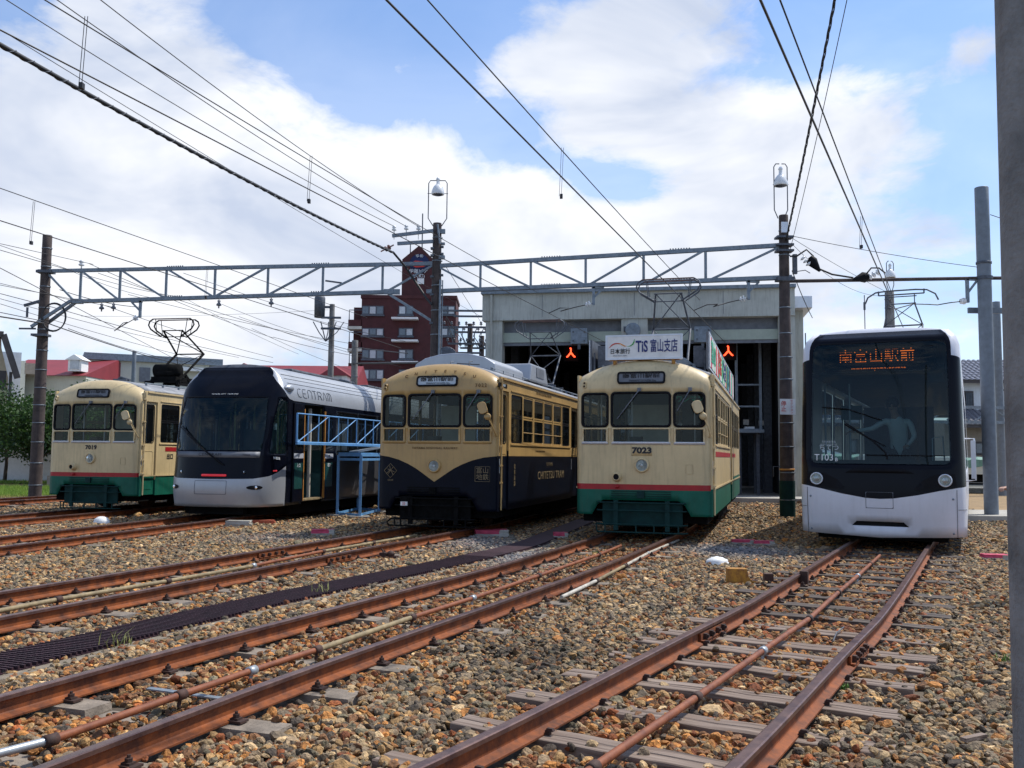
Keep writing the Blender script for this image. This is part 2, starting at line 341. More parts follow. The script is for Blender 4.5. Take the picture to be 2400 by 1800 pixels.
def tag(o, label=None, cat=None, group=None, kind=None):
    for k, v in (('label', label), ('category', cat), ('group', group), ('kind', kind)):
        if v: o[k] = v
    return o
def thing(name, label, cat, loc=(0, 0, 0), rz=0., group=None): return tag(link(name, None, None, loc, rz), label, cat, group)
def text(body, size, loc, rot, m, parent, name='lettering', bold=0., sx=1., sp=1., ext=.0015, align='CENTER', shear=0.):
    cu = bpy.data.curves.new(name, 'FONT'); cu.body = body; cu.size = size; cu.align_x = align; cu.align_y = 'CENTER'; cu.extrude = ext; cu.offset = bold; cu.space_character = sp; cu.shear = shear
    cu.resolution_u = 3; cu.materials.append(M[m]); o = link(name, cu, parent, loc); o.rotation_euler = rot; o.scale = (sx, 1, 1); return o
def copy_tree(o, parent=None):
    c = o.copy(); col.objects.link(c); c.parent = parent
    for ch in [x for x in bpy.data.objects if x.parent == o]: copy_tree(ch, c)
    return c
def hd(deg): return -R(deg)
def at(o, deg, x, y, z=0.):               # point of a heading frame: x to the right, y onwards
    t = R(deg); return Vector((o[0]+x*math.cos(t)+y*math.sin(t), o[1]-x*math.sin(t)+y*math.cos(t), z))
# ------------------------------------------------------------------ ground
def ground_mat(name, a, b, sc_=.6, bump=.4):
    return mat(name, a, .95, rgb2=b, vs=sc_, bump=bump, bs=30)
M['earth'] = ground_mat('stony_yard_earth', (.14, .11, .075), (.07, .052, .035), 2.0, .8)
M['asphalt'] = mat('grey_asphalt', (.075, .075, .075), .9, var=.2, vs=3, bump=.3)
M['paving'] = mat('pale_concrete_paving', (.36, .34, .30), .85, var=.12, vs=1.5, bump=.2, streak=0)
M['drysoil'] = mat('dry_tan_soil', (.33, .22, .11), .95, rgb2=(.20, .14, .07), vs=2.5, bump=.5)
M['far'] = mat('distant_town_ground', (.10, .10, .085), .95, var=.2, vs=.05)
mb = MB(); mb.add([(-900, -60, -.09), (900, -60, -.09), (900, 1500, -.09), (-900, 1500, -.09)], [(0, 1, 2, 3)])
tag(mb.build('ground', 'far'), kind='structure')
mb = MB(); nx, ny = 150, 170; vs = []
for j in range(ny+1):
    y = -3+44*(j/ny)**1.4
    for i in range(nx+1):
        x = -26+48*i/nx
        vs.append((x, y, -.022+.010*math.sin(x*2.3+y)*math.sin(y*1.7)+.006*math.sin(x*7.1)*math.sin(y*6.3)))
mb.add(vs, [(j*(nx+1)+i, j*(nx+1)+i+1, (j+1)*(nx+1)+i+1, (j+1)*(nx+1)+i) for j in range(ny) for i in range(nx)], 0, True)
tag(mb.build('ballast_bed', 'earth'), kind='structure')

TR = {   # centre lines of the tracks, near to far
 'E': [(-2.9, -1.2), (-.55, 2.65), (.48, 4.35), (1.85, 6.8), (2.7, 8.32), (5.08, 12.96), (14.2, 30.9), (17, 36.5)],
 'D': [(-4.3, -.8), (-2.47, 4.14), (-1.9, 5.64), (-1.37, 6.9), (-.53, 8.85), (.54, 11.4), (1.95, 15.2), (3.04, 18.5), (7.4, 33.6)],
 'C': [(-6.2, 2.5), (-4.57, 7.6), (-4.18, 8.7), (-3.5, 10.65), (-2.82, 12.6), (-1.45, 16.5), (-.8, 18.5), (3.6, 33.9)],
 'B': [(-8.7, 7.5), (-7.52, 13.2), (-6.92, 16), (-6.28, 19), (-2.1, 38.6)],
 'A': [(-11.9, 9.3), (-9.93, 19), (-9.45, 21.1), (-5.9, 38)],
 'Z': [(-18.2, 9), (-14.7, 22), (-11, 38)]}
def smooth(P, step=.35):
    P = [Vector((*p, 0)) for p in P]; o = []
    for i in range(len(P)-1):
        p0 = P[max(i-1, 0)]; p1 = P[i]; p2 = P[i+1]; p3 = P[min(i+2, len(P)-1)]; k = max(2, int((p2-p1).length/step))
        m1 = (p2-p0)/max((p2-p0).length, 1e-6)*(p2-p1).length; m2 = (p3-p1)/max((p3-p1).length, 1e-6)*(p2-p1).length
        for j in range(k):
            t = j/k; o.append(p1*(2*t**3-3*t*t+1)+m1*(t**3-2*t*t+t)+p2*(3*t*t-2*t**3)+m2*(t**3-t*t))
    o.append(P[-1]); return o
CL = {k: smooth(v) for k, v in TR.items()}
def stations(P):
    s = [0.]
    for a, b in zip(P, P[1:]): s.append(s[-1]+(b-a).length)
    return s
def at_s(P, S, s):
    i = min(max(int(np.searchsorted(S, s))-1, 0), len(P)-2); d = (P[i+1]-P[i]).normalized(); return P[i]+d*(s-S[i]), d
def s_at_y(P, S, y): return float(np.interp(y, [p.y for p in P], S))
RAILP = [(-.055, 0), (.055, 0), (.055, .010), (.013, .022), (.008, .028), (.008, .085), (.030, .097), (.030, .118), (.022, .122), (-.022, .122), (-.030, .118), (-.030, .097), (-.008, .085), (-.008, .028), (-.013, .022), (-.055, .010)]
RB = .028; HG = .5635
def rail_mesh(P, S, off, s0, s1):
    mb = MB(); ss = [s0]+[s for s in S if s0+.05 < s < s1-.05]+[s1]; k = len(RAILP); vs = []
    for s in ss:
        p, d = at_s(P, S, s); n = Vector((d.y, -d.x, 0))
        vs += [p+n*(off+a)+Vector((0, 0, RB+h)) for a, h in RAILP]
    for i in range(len(ss)-1):
        for j in range(k):
            j2 = (j+1) % k
            mb.add([], [], 0); mb.f.append((i*k+j, i*k+j2, (i+1)*k+j2, (i+1)*k+j)); mb.m.append(1 if j in (7, 8, 9, 6) else 0); mb.sm.append(False)
    mb.v = [tuple(v) for v in vs]
    mb.f += [tuple(range(k))[::-1], tuple(range((len(ss)-1)*k, len(ss)*k))]; mb.m += [0, 0]; mb.sm += [False, False]
    return mb
def clip_mesh():
    mb = MB(); mb.box((0, 0, .006), (.085, .07, .012)); mb.box((.012, 0, .016), (.05, .045, .012)); mb.lathe([(.019, .02), (.019, .04), (.0, .042)], (.012, 0, 0), n=6, sm=False); mb.lathe([(.009, .04), (.009, .054), (0, .055)], (.012, 0, 0), n=6, sm=False); return mb
def spike_mesh():
    mb = MB(); mb.box((0, 0, .012), (.026, .026, .024)); mb.box((-.012, 0, .028), (.045, .03, .014), tap=.7); return mb
_clip = None; _spike = None
SLEEP = {}
def sleeper_mesh(kind, k):
    rr = random.Random(k*13+5); mb = MB()
    if kind == 'wood':
        L2 = 1.06+rr.uniform(-.04, .04); hw = .10+rr.uniform(-.022, .012)
        n = 12; vs = []
        for i in range(n+1):
            x = -L2+2*L2*i/n; a = rr.uniform(-.004, .004); dz = rr.uniform(-.003, .003)
            vs += [(x, -hw+a, -.11), (x, hw+a, -.11), (x, hw+a, dz-.004), (x, hw*.93+a, dz), (x, .012+a*2, dz), (x, a*2, dz-.012), (x, -.008+a*2, dz), (x, -hw*.93+a, dz), (x, -hw+a, dz-.004)]
        k9 = 9
        for i in range(n): mb.f += [(i*k9+j, i*k9+(j+1) % k9, (i+1)*k9+(j+1) % k9, (i+1)*k9+j) for j in range(k9)]; mb.m += [0]*9; mb.sm += [False]*9
        mb.v = vs; mb.f += [tuple(range(k9))[::-1], tuple(range(n*k9, n*k9+k9))]; mb.m += [0, 0]; mb.sm += [False]*2
    else:
        for sx in (-1, 1): mb.box((sx*.60, 0, -.055), (.66+rr.uniform(-.04, .04), .21, .11), tap=.94)
        mb.box((0, 0, -.075), (.56, .16, .07), tap=.9)
    return mb
labels = {'E': 'rusty track of grey timber sleepers running out under the white tram T103B', 'D': 'rusty track in the middle leading to the cream tram with the roof sign board',
          'C': 'rusty track leading to the dark blue and ochre tram 7022', 'B': 'rusty track leading to the black and silver low-floor tram', 'A': 'rusty track leading to the cream and green tram 7019',
          'Z': 'far left rusty track along the green grass verge'}
for T, P in CL.items():
    S = stations(P); root = thing('railway_track', labels[T], 'railway track', tuple(P[0]), 0, 'tracks fanning out of the tram yard'); o0 = P[0]
    near = T in 'EDC'
    # sleepers
    if T == 'E':
        ys = [.2, .85, 1.5, 2.15, 2.8, 3.42, 4.02, 4.62, 5.2, 5.8, 6.42, 6.92, 7.28, 7.86, 8.5]; y = 9.08
        while y < 30: ys.append(y); y += .58
        sl_ = [s_at_y(P, S, y) for y in ys]
    else:
        sl_ = list(np.arange(.3, S[-1]-.3, .77)); 
    SLEEP[T] = (P, S, sl_)
    shared = {}
    for i, s in enumerate(sl_):
        p, d = at_s(P, S, s)
        if p.y > 27: continue
        if T == 'E': kind = 'wood'; mt = 'wood' if p.y < 8.2 else 'wooddk'
        else: kind = 'conc'; mt = 'concsleeper'
        key = (kind, mt, i % 4)
        if key not in shared: o = sleeper_mesh(kind, i % 4).build('sleeper', mt, root); shared[key] = o.data
        else: o = link('sleeper', shared[key], root)
        o.location = (p.x-o0.x, p.y-o0.y, RB if T == 'E' else RB-.004+random.uniform(-.006, .0)); o.rotation_euler = (0, 0, math.atan2(-d.x, d.y)+random.uniform(-.035, .035))
        if p.y < 15.5 and (near or T == 'B'):
            for off in (-HG, HG):
                for sd in (-1, 1):
                    if T == 'E' and p.y < 8.2:
                        if _spike is None: _spike = spike_mesh().build('rail_spike', 'rustdark', root); q = _spike; _spike = _spike.data
                        else: q = link('rail_spike', _spike, root)
                        dist = .066
                    else:
                        if _clip is None: _clip = clip_mesh().build('rail_clip', 'rustdark', root); q = _clip; _clip = _clip.data
                        else: q = link('rail_clip', _clip, root)
                        dist = .085
                    n = Vector((d.y, -d.x, 0)); pp = p+n*(off+sd*dist)+d*random.uniform(-.03, .03)
                    q.location = (pp.x-o0.x, pp.y-o0.y, RB+.002); q.rotation_euler = (0, 0, math.atan2(-d.x, d.y)+(0 if sd < 0 else math.pi))
    # rails, cut at the joints
    js = {'E': 7.08, 'C': 12.6}.get(T)
    for off in (-HG, HG):
        cuts = [0.]+([s_at_y(P, S, js if off > 0 else js+.12)] if js else [])+[S[-1]]
        if T == 'E' and off > 0: cuts[1] = s_at_y(P, S, 7.0)
        for a, b in zip(cuts, cuts[1:]):
            m_ = rail_mesh(P, S, off, a+(.006 if a else 0), b); m_.v = [(x-o0.x, y-o0.y, z) for x, y, z in m_.v]; m_.build('rail', ['rust', 'rusttop'], root)
        if js:
            p, d = at_s(P, S, cuts[1]); n = Vector((d.y, -d.x, 0)); rt = Matrix(((n.x, d.x, 0), (n.y, d.y, 0), (0, 0, 1)))
            for sd in (-1, 1):
                fp = MB(); fp.box(p-o0+n*(off+sd*.022)+Vector((0, 0, RB+.053)), (.016, .62, .052), rot=rt); fp.box(p-o0+n*(off+sd*.036)+Vector((0, 0, RB+.026)), (.04, .62, .010), rot=rt)
                fo = fp.build('fishplate', 'rust', root)
                for q in (-.23, -.08, .08, .23):
                    bo = MB(); c = p-o0+n*(off+sd*.043)+d*q+Vector((0, 0, RB+.055)); bo.box(c, (.028, .040, .040), rot=rt); bo.box(c+n*sd*.014, (.026, .022, .022), rot=rt)
                    bo.build('bolt', 'rustdark', fo)
# ------------------------------------------------------------------ ballast stones
def stone_mesh(k):
    import bmesh
    bm = bmesh.new(); bmesh.ops.create_icosphere(bm, subdivisions=2, radius=1); rr = random.Random(k)
    sq = [(Vector((rr.gauss(0, 1), rr.gauss(0, 1), rr.gauss(0, 1))).normalized(), rr.uniform(.42, .80)) for _ in range(8)]
    for v in bm.verts:
        for n, h in sq:
            dd = v.co.dot(n)
            if dd > h: v.co -= n*(dd-h)
        v.co *= 1+rr.uniform(-.03, .03)
        v.co.x *= 1.15; v.co.z *= .78
    me = bpy.data.meshes.new('stone'); bm.to_mesh(me); bm.free(); return me
mst = bpy.data.materials.new('ballast_stone'); mst.use_nodes = True; t = mst.node_tree; bs_ = t.nodes['Principled BSDF']; bs_.inputs['Roughness'].default_value = .85
an = t.nodes.new('ShaderNodeAttribute'); an.attribute_type = 'INSTANCER'; an.attribute_name = 'tint'
tcn = t.nodes.new('ShaderNodeTexCoord'); nn = t.nodes.new('ShaderNodeTexNoise'); nn.inputs['Scale'].default_value = 2.2; nn.inputs['Detail'].default_value = 6; t.links.new(tcn.outputs['Object'], nn.inputs['Vector'])
mrn = t.nodes.new('ShaderNodeMapRange'); mrn.inputs[1].default_value = .3; mrn.inputs[2].default_value = .7; mrn.inputs[3].default_value = .6; mrn.inputs[4].default_value = 1.25; t.links.new(nn.outputs[0], mrn.inputs[0])
vm = t.nodes.new('ShaderNodeVectorMath'); vm.operation = 'SCALE'; t.links.new(an.outputs['Color'], vm.inputs[0]); t.links.new(mrn.outputs[0], vm.inputs['Scale']); t.links.new(vm.outputs[0], bs_.inputs['Base Color'])
b3 = t.nodes.new('ShaderNodeBump'); b3.inputs['Strength'].default_value = .4; b3.inputs['Distance'].default_value = .1; t.links.new(nn.outputs[0], b3.inputs['Height']); t.links.new(b3.outputs[0], bs_.inputs['Normal'])
scol = bpy.data.collections.new('stones')
for k in range(10):
    me = stone_mesh(k+40); me.materials.append(mst); o = bpy.data.objects.new('stone', me); scol.objects.link(o)
GR = smooth([(-5.2, 1.9), (-3.46, 6.41), (-2.44, 9.04), (.02, 14.5), (.95, 18), (1.75, 21.2)], .4)   # drain grating centre line
def lateral(X, Y, P):
    best = np.full(len(X), 1e9); off = np.zeros(len(X)); ss = np.zeros(len(X)); S = stations(P)
    for i in range(len(P)-1):
        a = P[i]; b = P[i+1]; d = (b-a); l = d.length; d = d/l
        tx = X-a.x; ty = Y-a.y; al = tx*d.x+ty*d.y; la = tx*d.y-ty*d.x; ac = np.clip(al, 0, l); ds = np.hypot(tx-d.x*ac, ty-d.y*ac)
        k = ds < best; best[k] = ds[k]; off[k] = la[k]; ss[k] = S[i]+ac[k]
    return best, off, ss
bands = [(1.2, 5, 1500, .0238), (5, 9, 1300, .0238), (9, 14, 800, .028), (14, 20, 420, .034), (20, 32, 170, .045)]
XS, YS, RS = [], [], []
for y0, y1, dn, r in bands:
    wmx = .66*y1+1.0; n = int(dn*(y1-y0)*2*wmx); x = rng.uniform(-wmx, wmx, n); y = rng.uniform(y0, y1, n); k = np.abs(x) < .62*y+.9
    if y0 >= 20: k &= (x > -13) & (x < 13.5)
    x = x[k]; y = y[k]; XS.append(x); YS.append(y); RS.append(r*np.exp(rng.normal(0, .30, len(x))))
X = np.concatenate(XS); Y = np.concatenate(YS); Rr = np.concatenate(RS); Rr = np.where(rng.random(len(Rr)) < .03, Rr*1.3, np.minimum(Rr, .040)); keep = np.ones(len(X), bool); rust = np.zeros(len(X)); zoff = np.zeros(len(X))
for T, (P, S, sl_) in SLEEP.items():
    d, off, ss = lateral(X, Y, P[::2] if T in 'AZB' else P)
    keep &= ~((np.abs(np.abs(off)-HG) < .055+Rr*.55) & (d < 2))
    rust = np.maximum(rust, np.exp(-((np.abs(off)/.85)**4))*(d < 3))
    A = np.array(sl_); nr = np.abs(ss[:, None]-A[None, :]).min(1) if len(X) < 900000 else 0
    on = (nr < .125) & (np.abs(off) < (1.1 if T == 'E' else .95))
    cov = (np.sin(3.1*X+1.7*Y)*np.sin(2.3*Y-1.9*X)+.35*np.sin(7*X+3*Y)) > .30
    keep &= ~(on & (rng.random(len(X)) < np.where(cov, .55, .965)))
    zoff += np.where(on, .022, 0)
    zoff += np.where((np.abs(off) < .5) & (d < 2), -.006, 0)
d, off, ss = lateral(X, Y, GR); keep &= ~((np.abs(off) < .24) & (d < 1)); keep &= ~((np.abs(off-.32) < .07) & (d < 1) & (rng.random(len(X)) < .8))
# keep clear of the hall apron and of the verge
X, Y, Rr, rust, zoff = X[keep], Y[keep], Rr[keep], rust[keep], zoff[keep]; n = len(X)
pal = np.array([(.21, .20, .185), (.085, .08, .08), (.40, .30, .17), (.50, .44, .33), (.22, .13, .075), (.45, .24, .085), (.26, .095, .035), (.17, .18, .155), (.30, .27, .23)])
wg = np.array([.21, .12, .16, .13, .08, .04, .01, .10, .15]); wr = np.array([.06, .10, .15, .07, .18, .20, .16, .02, .06])
patch = .5+.5*np.sin(X*.9+1.3*np.sin(Y*.7))*np.sin(Y*1.1+np.sin(X*1.3)); rr_ = np.clip(rust*.95+.22*patch*(np.abs(X+1) < 9)*(Y < 12), 0, 1)
cg = np.cumsum(wg/wg.sum()); cr_ = np.cumsum(wr/wr.sum()); u = rng.random(n); ig = np.searchsorted(cg, u); ir = np.searchsorted(cr_, u)
idx = np.where(rng.random(n) < rr_, ir, ig); idx = np.clip(idx, 0, len(pal)-1); C = pal[idx]*np.exp(rng.normal(0, .26, (n, 1)))*np.array([.90, .70, .47])
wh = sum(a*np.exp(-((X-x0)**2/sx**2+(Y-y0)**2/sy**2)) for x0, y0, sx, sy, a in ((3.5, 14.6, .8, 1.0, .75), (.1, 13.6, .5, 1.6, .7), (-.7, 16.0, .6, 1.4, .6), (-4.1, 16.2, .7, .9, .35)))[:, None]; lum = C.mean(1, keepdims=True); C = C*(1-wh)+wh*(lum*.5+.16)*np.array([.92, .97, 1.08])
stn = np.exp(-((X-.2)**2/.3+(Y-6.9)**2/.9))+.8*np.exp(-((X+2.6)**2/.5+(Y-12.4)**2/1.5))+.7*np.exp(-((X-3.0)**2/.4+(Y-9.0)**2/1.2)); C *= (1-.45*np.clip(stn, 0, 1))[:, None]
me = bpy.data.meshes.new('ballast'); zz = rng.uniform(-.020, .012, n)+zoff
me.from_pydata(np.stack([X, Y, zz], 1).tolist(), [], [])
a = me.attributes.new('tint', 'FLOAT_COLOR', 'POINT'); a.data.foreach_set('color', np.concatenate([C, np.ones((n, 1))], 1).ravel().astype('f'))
a = me.attributes.new('srot', 'FLOAT_VECTOR', 'POINT'); a.data.foreach_set('vector', np.stack([rng.uniform(-.7, .7, n), rng.uniform(-.7, .7, n), rng.uniform(0, 6.28, n)], 1).ravel().astype('f'))
a = me.attributes.new('ssc', 'FLOAT_VECTOR', 'POINT'); a.data.foreach_set('vector', (Rr[:, None]*rng.uniform(.75, 1.25, (n, 3))).ravel().astype('f'))
a = me.attributes.new('sidx', 'INT', 'POINT'); a.data.foreach_set('value', rng.integers(0, 10, n).astype('i'))
bo = tag(link('ballast', me), kind='stuff'); bo['label'] = 'loose grey, tan and rust-stained ballast stones covering the yard'
g = bpy.data.node_groups.new('scatter', 'GeometryNodeTree'); g.interface.new_socket('Geometry', in_out='INPUT', socket_type='NodeSocketGeometry'); g.interface.new_socket('Geometry', in_out='OUTPUT', socket_type='NodeSocketGeometry')
gi = g.nodes.new('NodeGroupInput'); go = g.nodes.new('NodeGroupOutput'); ip = g.nodes.new('GeometryNodeInstanceOnPoints'); ci = g.nodes.new('GeometryNodeCollectionInfo'); ci.inputs['Collection'].default_value = scol; ci.inputs['Separate Children'].default_value = True; ci.inputs['Reset Children'].default_value = True
def na(nm, dt):
    q = g.nodes.new('GeometryNodeInputNamedAttribute'); q.data_type = dt; q.inputs[0].default_value = nm; return q.outputs['Attribute']
g.links.new(gi.outputs[0], ip.inputs['Points']); g.links.new(ci.outputs[0], ip.inputs['Instance']); ip.inputs['Pick Instance'].default_value = True
g.links.new(na('sidx', 'INT'), ip.inputs['Instance Index']); g.links.new(na('ssc', 'FLOAT_VECTOR'), ip.inputs['Scale'])
er = g.nodes.new('FunctionNodeEulerToRotation'); g.links.new(na('srot', 'FLOAT_VECTOR'), er.inputs[0]); g.links.new(er.outputs[0], ip.inputs['Rotation'])
g.links.new(ip.outputs[0], go.inputs[0]); md = bo.modifiers.new('scatter', 'NODES'); md.node_group = g
print('stones', n)
# ------------------------------------------------------------------ drain grating, pipes, odd things on the ballast
S = stations(GR); mb = MB(); root = thing('drain_grating', 'long dark brown steel drain grating between the tracks', 'drain', tuple(GR[0]), 0); o0 = GR[0]
def strip(P, S, o0, a, b, z0, z1, m='conc', name='kerb'):
    mb = MB(); vs = []
    for p, s in zip(P, S):
        _, d = at_s(P, S, s+.01); n = Vector((d.y, -d.x, 0)); vs += [p-o0+n*a+Vector((0, 0, z0)), p-o0+n*b+Vector((0, 0, z0)), p-o0+n*b+Vector((0, 0, z1)), p-o0+n*a+Vector((0, 0, z1))]
    k = len(P); mb.add(vs, [(i*4+j, i*4+(j+1) % 4, i*4+4+(j+1) % 4, i*4+4+j) for i in range(k-1) for j in range(4)]+[(3, 2, 1, 0), (k*4-4, k*4-3, k*4-2, k*4-1)]); return mb
strip(GR, S, o0, -.25, -.225, -.05, .012).build('grating_frame', 'grate', root); strip(GR, S, o0, .225, .25, -.05, .012).build('grating_frame', 'grate', root)
strip(GR, S, o0, .27, .38, -.06, .008).build('kerb', 'kerbmat', root); strip(GR, S, o0, -.23, .23, -.06, -.02).build('drain_floor', 'under', root)
mb = MB(); s = .02
while s < min(S[-1]-.03, 13):
    p, d = at_s(GR, S, s); n = Vector((d.y, -d.x, 0)); rt = Matrix(((n.x, d.x, 0), (n.y, d.y, 0), (0, 0, 1))); mb.box(p-o0+Vector((0, 0, .020)), (.50, .014, .030), rot=rt); s += .048
for a in (-.15, -.05, .05, .15): q = strip(GR, S, o0, a-.004, a+.004, .004, .030); mb.add(q.v, q.f)
o = mb.build('grating_bars', 'grate', root); o['kind'] = 'stuff'
s = 13.02; pk = MB()
q = strip([p for p in GR[::1]][int(len(GR)*.60):], stations(GR[int(len(GR)*.60):]), o0, -.225, .225, .018, .034); q.build('grating_bars', 'grate', root)
def pipe(px, z, r, mats, label, zc=None, cat='pipe', split=None):
    P = [onz(x, y, z) for x, y in px]; Q = []
    for i in range(len(P)-1):
        for j in range(4): Q.append(P[i].lerp(P[i+1], j/4))
    Q.append(P[-1]); root = thing('pipe', label, cat, tuple(P[0])); o0 = P[0]; segs = split or [(0, len(P)-1, mats)]
    for a, b, m_ in segs:
        mb = MB(); mb.tube([p-o0 for p in Q[a*4:b*4+1]], r, 10); mb.build('pipe_run', m_, root)
    for i, p in enumerate(P[1:-1], 1):
        d = (P[i+1]-P[i-1]).normalized(); mb = MB(); mb.tube([p-o0-d*.035, p-o0-d*.033, p-o0+d*.033, p-o0+d*.035], [r*1.1, r*1.45, r*1.45, r*1.1], 10); mb.tube([p-o0-Vector((0, 0, z-.02))-d*.012, p-o0+Vector((0, 0, .0))], .012, 6)
        mb.build('coupling', 'rustdark' if i % 3 else 'joint', root)
    return root
pipe([(-260, 1832), (118, 1735), (423, 1629), (590, 1572), (743, 1523), (966, 1447), (1108, 1402), (1263, 1349), (1404, 1300), (1455, 1279)], .085, .021, 'rustpipe', 'long rusty pipe with tan lengths running between the rails of the middle track', split=[(0, 1, 'joint'), (1, 4, 'rustpipe'), (4, 5, 'tanpipe'), (5, 9, 'rustpipe')])
pipe([(1316, 1400), (1398, 1361), (1464, 1326), (1518, 1297), (1590, 1266)], .055, .020, 'tanpipe', 'pale tan and white pipe lying outside the right rail of the middle track', split=[(0, 1, 'whitepipe'), (1, 2, 'tanpipe'), (2, 4, 'whitepipe')])
pipe([(-60, 1443), (136, 1405), (393, 1362), (594, 1326), (757, 1292), (875, 1272), (975, 1255)], .09, .022, 'tanpipe', 'tan pipe running between the rails in front of the dark blue tram 7022', split=[(0, 3, 'tanpipe'), (3, 4, 'rustpipe'), (4, 6, 'tanpipe')])
pipe([(1150, 1985), (1390, 1800), (1633, 1634), (1788, 1525), (1897, 1450), (1965, 1388), (2010, 1350), (2040, 1322), (2062, 1302)], .085, .021, 'rustpipe', 'rusty pipe with couplings running between the rails of the timber-sleepered track')
def rock(px, py, dims, m, label, cat, name, seed=1, z=.0, rz=None, top=None, gr=None):
    p = onz(px, py, z); rr = random.Random(seed); mb = MB(); n = 5; vs = []
    import bmesh
    bm = bmesh.new(); bmesh.ops.create_cube(bm, size=1); bmesh.ops.subdivide_edges(bm, edges=bm.edges[:], cuts=3, use_grid_fill=True)
    for v in bm.verts:
        for a in range(3): v.co[a] += rr.uniform(-.035, .035)
        k = v.co.z+.5; v.co.x *= 1-.06*k; v.co.y *= 1-.06*k; v.co = Vector((v.co.x*dims[0], v.co.y*dims[1], (v.co.z+.42)*dims[2]))
    bm.normal_update(); me = bpy.data.meshes.new(name); ms = [m]+([top] if top else [])
    for q in ms: me.materials.append(M[q])
    for f in bm.faces:
        if top and (f.calc_center_median().z > dims[2]*.52 and (f.calc_center_median().x < dims[0]*.25 or f.normal.z > .6)): f.material_index = 1
    bm.to_mesh(me); bm.free(); o = link(name, me, None, p, rr.uniform(-.5, .5) if rz is None else rz); tag(o, label, cat, gr); return o
G1 = 'concrete blocks with faded pink paint'
rock(757, 1256, (.42, .22, .13), 'conc', 'concrete block with bright pink painted top left of the tram 7022', 'concrete block', 'marker_block', 3, top='pinkpaint', gr=G1)
rock(1152, 1258, (.62, .30, .14), 'conc', 'largest pink-topped concrete block, at the right foot of the tram 7022', 'concrete block', 'marker_block', 4, top='pinkpaint', gr=G1)
rock(1314, 1262, (.26, .20, .12), 'conc', 'small pale block with pink edge beside the drain grating', 'concrete block', 'marker_block', 5, top='pinkpaint', gr=G1)
rock(1743, 1276, (.40, .14, .09), 'conc', 'faded pink block in the shade left of the white tram, left of a pair', 'concrete block', 'marker_block', 6, rz=-.1, top='pinkpaint', gr=G1)
rock(1791, 1279, (.34, .14, .09), 'conc', 'faded pink block in the shade left of the white tram, right of a pair', 'concrete block', 'marker_block', 8, rz=-.1, top='pinkpaint', gr=G1)
rock(2330, 1312, (.36, .20, .09), 'conc', 'worn red-topped block on the ballast beside the concrete pole', 'concrete block', 'marker_block', 9, top='pinkpaint', gr=G1)
rock(560, 1234, (.50, .26, .13), 'conc', 'pale chipped concrete slab lying beside the blue frame and red brick', 'concrete slab', 'concrete_slab', 10)
rock(617, 1229, (.48, .20, .10), 'rustbrick', 'broken orange-red brick slab lying beside the pale concrete slab', 'brick slab', 'brick_slab', 11)
def dome(px, py, r, h, m, label, name, seed):
    p = onz(px, py, 0); mb = MB(); n = 10; rr = random.Random(seed); vs = [(0, 0, h)]; k = 12
    for i in range(1, n+1):
        a = i/n*math.pi/2
        for j in range(k): q = 1+rr.uniform(-.06, .06); vs.append((r*math.sin(a)*math.cos(j*2*math.pi/k)*q, r*.75*math.sin(a)*math.sin(j*2*math.pi/k)*q, h*math.cos(a)**.8*q if i < n else -.03))
    fs = [(0, 1+j, 1+(j+1) % k) for j in range(k)]+[(1+i*k+j, 1+(i+1)*k+j, 1+(i+1)*k+(j+1) % k, 1+i*k+(j+1) % k) for i in range(n-1) for j in range(k)]
    mb.add(vs, fs, 0, True); o = mb.build(name, m, None, p); tag(o, label, 'stone'); return o
dome(238, 1228, .17, .15, 'whitem', 'rounded white painted stone beside the left tracks', 'painted_stone', 3)
o = dome(1681, 1322, .16, .10, 'whitem', 'small white painted cone-shaped marker stone near the white tram', 'painted_stone', 5)
# yellow rerailer bracket
p = onz(1738, 1368, 0); r_ = thing('rail_bracket', 'rusty yellow L-shaped iron bracket standing left of the timber track', 'bracket', tuple(p), -R(4))
mb = MB(); mb.prism([(-.17, 0), (.06, 0), (.06, .02), (.19, .02), (.19, .035), (.10, .045), (.065, .09), (.05, .165), (-.17, .165)], lambda u, v, w_: (u, w_, v), -.09, -.075); mb.b2((-.17, -.075, .0), (-.155, .06, .165)); mb.b2((-.17, -.09, .165), (.05, .06, .178)); mb.build('bracket_plate', 'yellowrust', r_)
mb = MB(); mb.box((.31, .02, .06), (.10, .10, .12)); mb.tube([(.12, 0, .03), (.45, .02, .03)], .02, 6); mb.build('clamp_block', 'rustdark', r_)
p = onz(1885, 1372, .02); mb = MB(); mb.box((0, 0, .08), (.09, .06, .16)); mb.box((.0, .0, .01), (.16, .12, .02)); o = mb.build('clamp', 'rustdark', None, p, -.5); tag(o, 'dark rusty iron clamp standing just inside the left rail of the timber track', 'clamp')
p = onz(2283, 1738, .02); mb = MB(); mb.box((0, 0, .02), (.17, .035, .02), rot=Matrix.Rotation(.5, 3, 'Z')); o = mb.build('wood_chip', 'wood', None, p); tag(o, 'pale splinter of wood on the ballast near the concrete pole', 'wood chip')
p = onz(1960, 1490, .03); mb = MB(); mb.tube([(-.10, -.22, .0), (.0, .0, .02), (.14, .22, .03)], .006, 6); o = mb.build('iron_rod', 'steeldk', None, p); tag(o, 'thin bent iron rod lying inside the right rail of the timber track', 'rod')
p = onz(455, 1628, .03); mb = MB(); mb.box((.0, 0, .0), (.62, .045, .008), rot=Matrix.Rotation(-.25, 3, 'Z')@Matrix.Rotation(.05, 3, 'Y')); o = mb.build('metal_strip', 'steel', None, p); tag(o, 'grey flat metal strip lying under the rusty pipe of the middle track', 'metal strip')
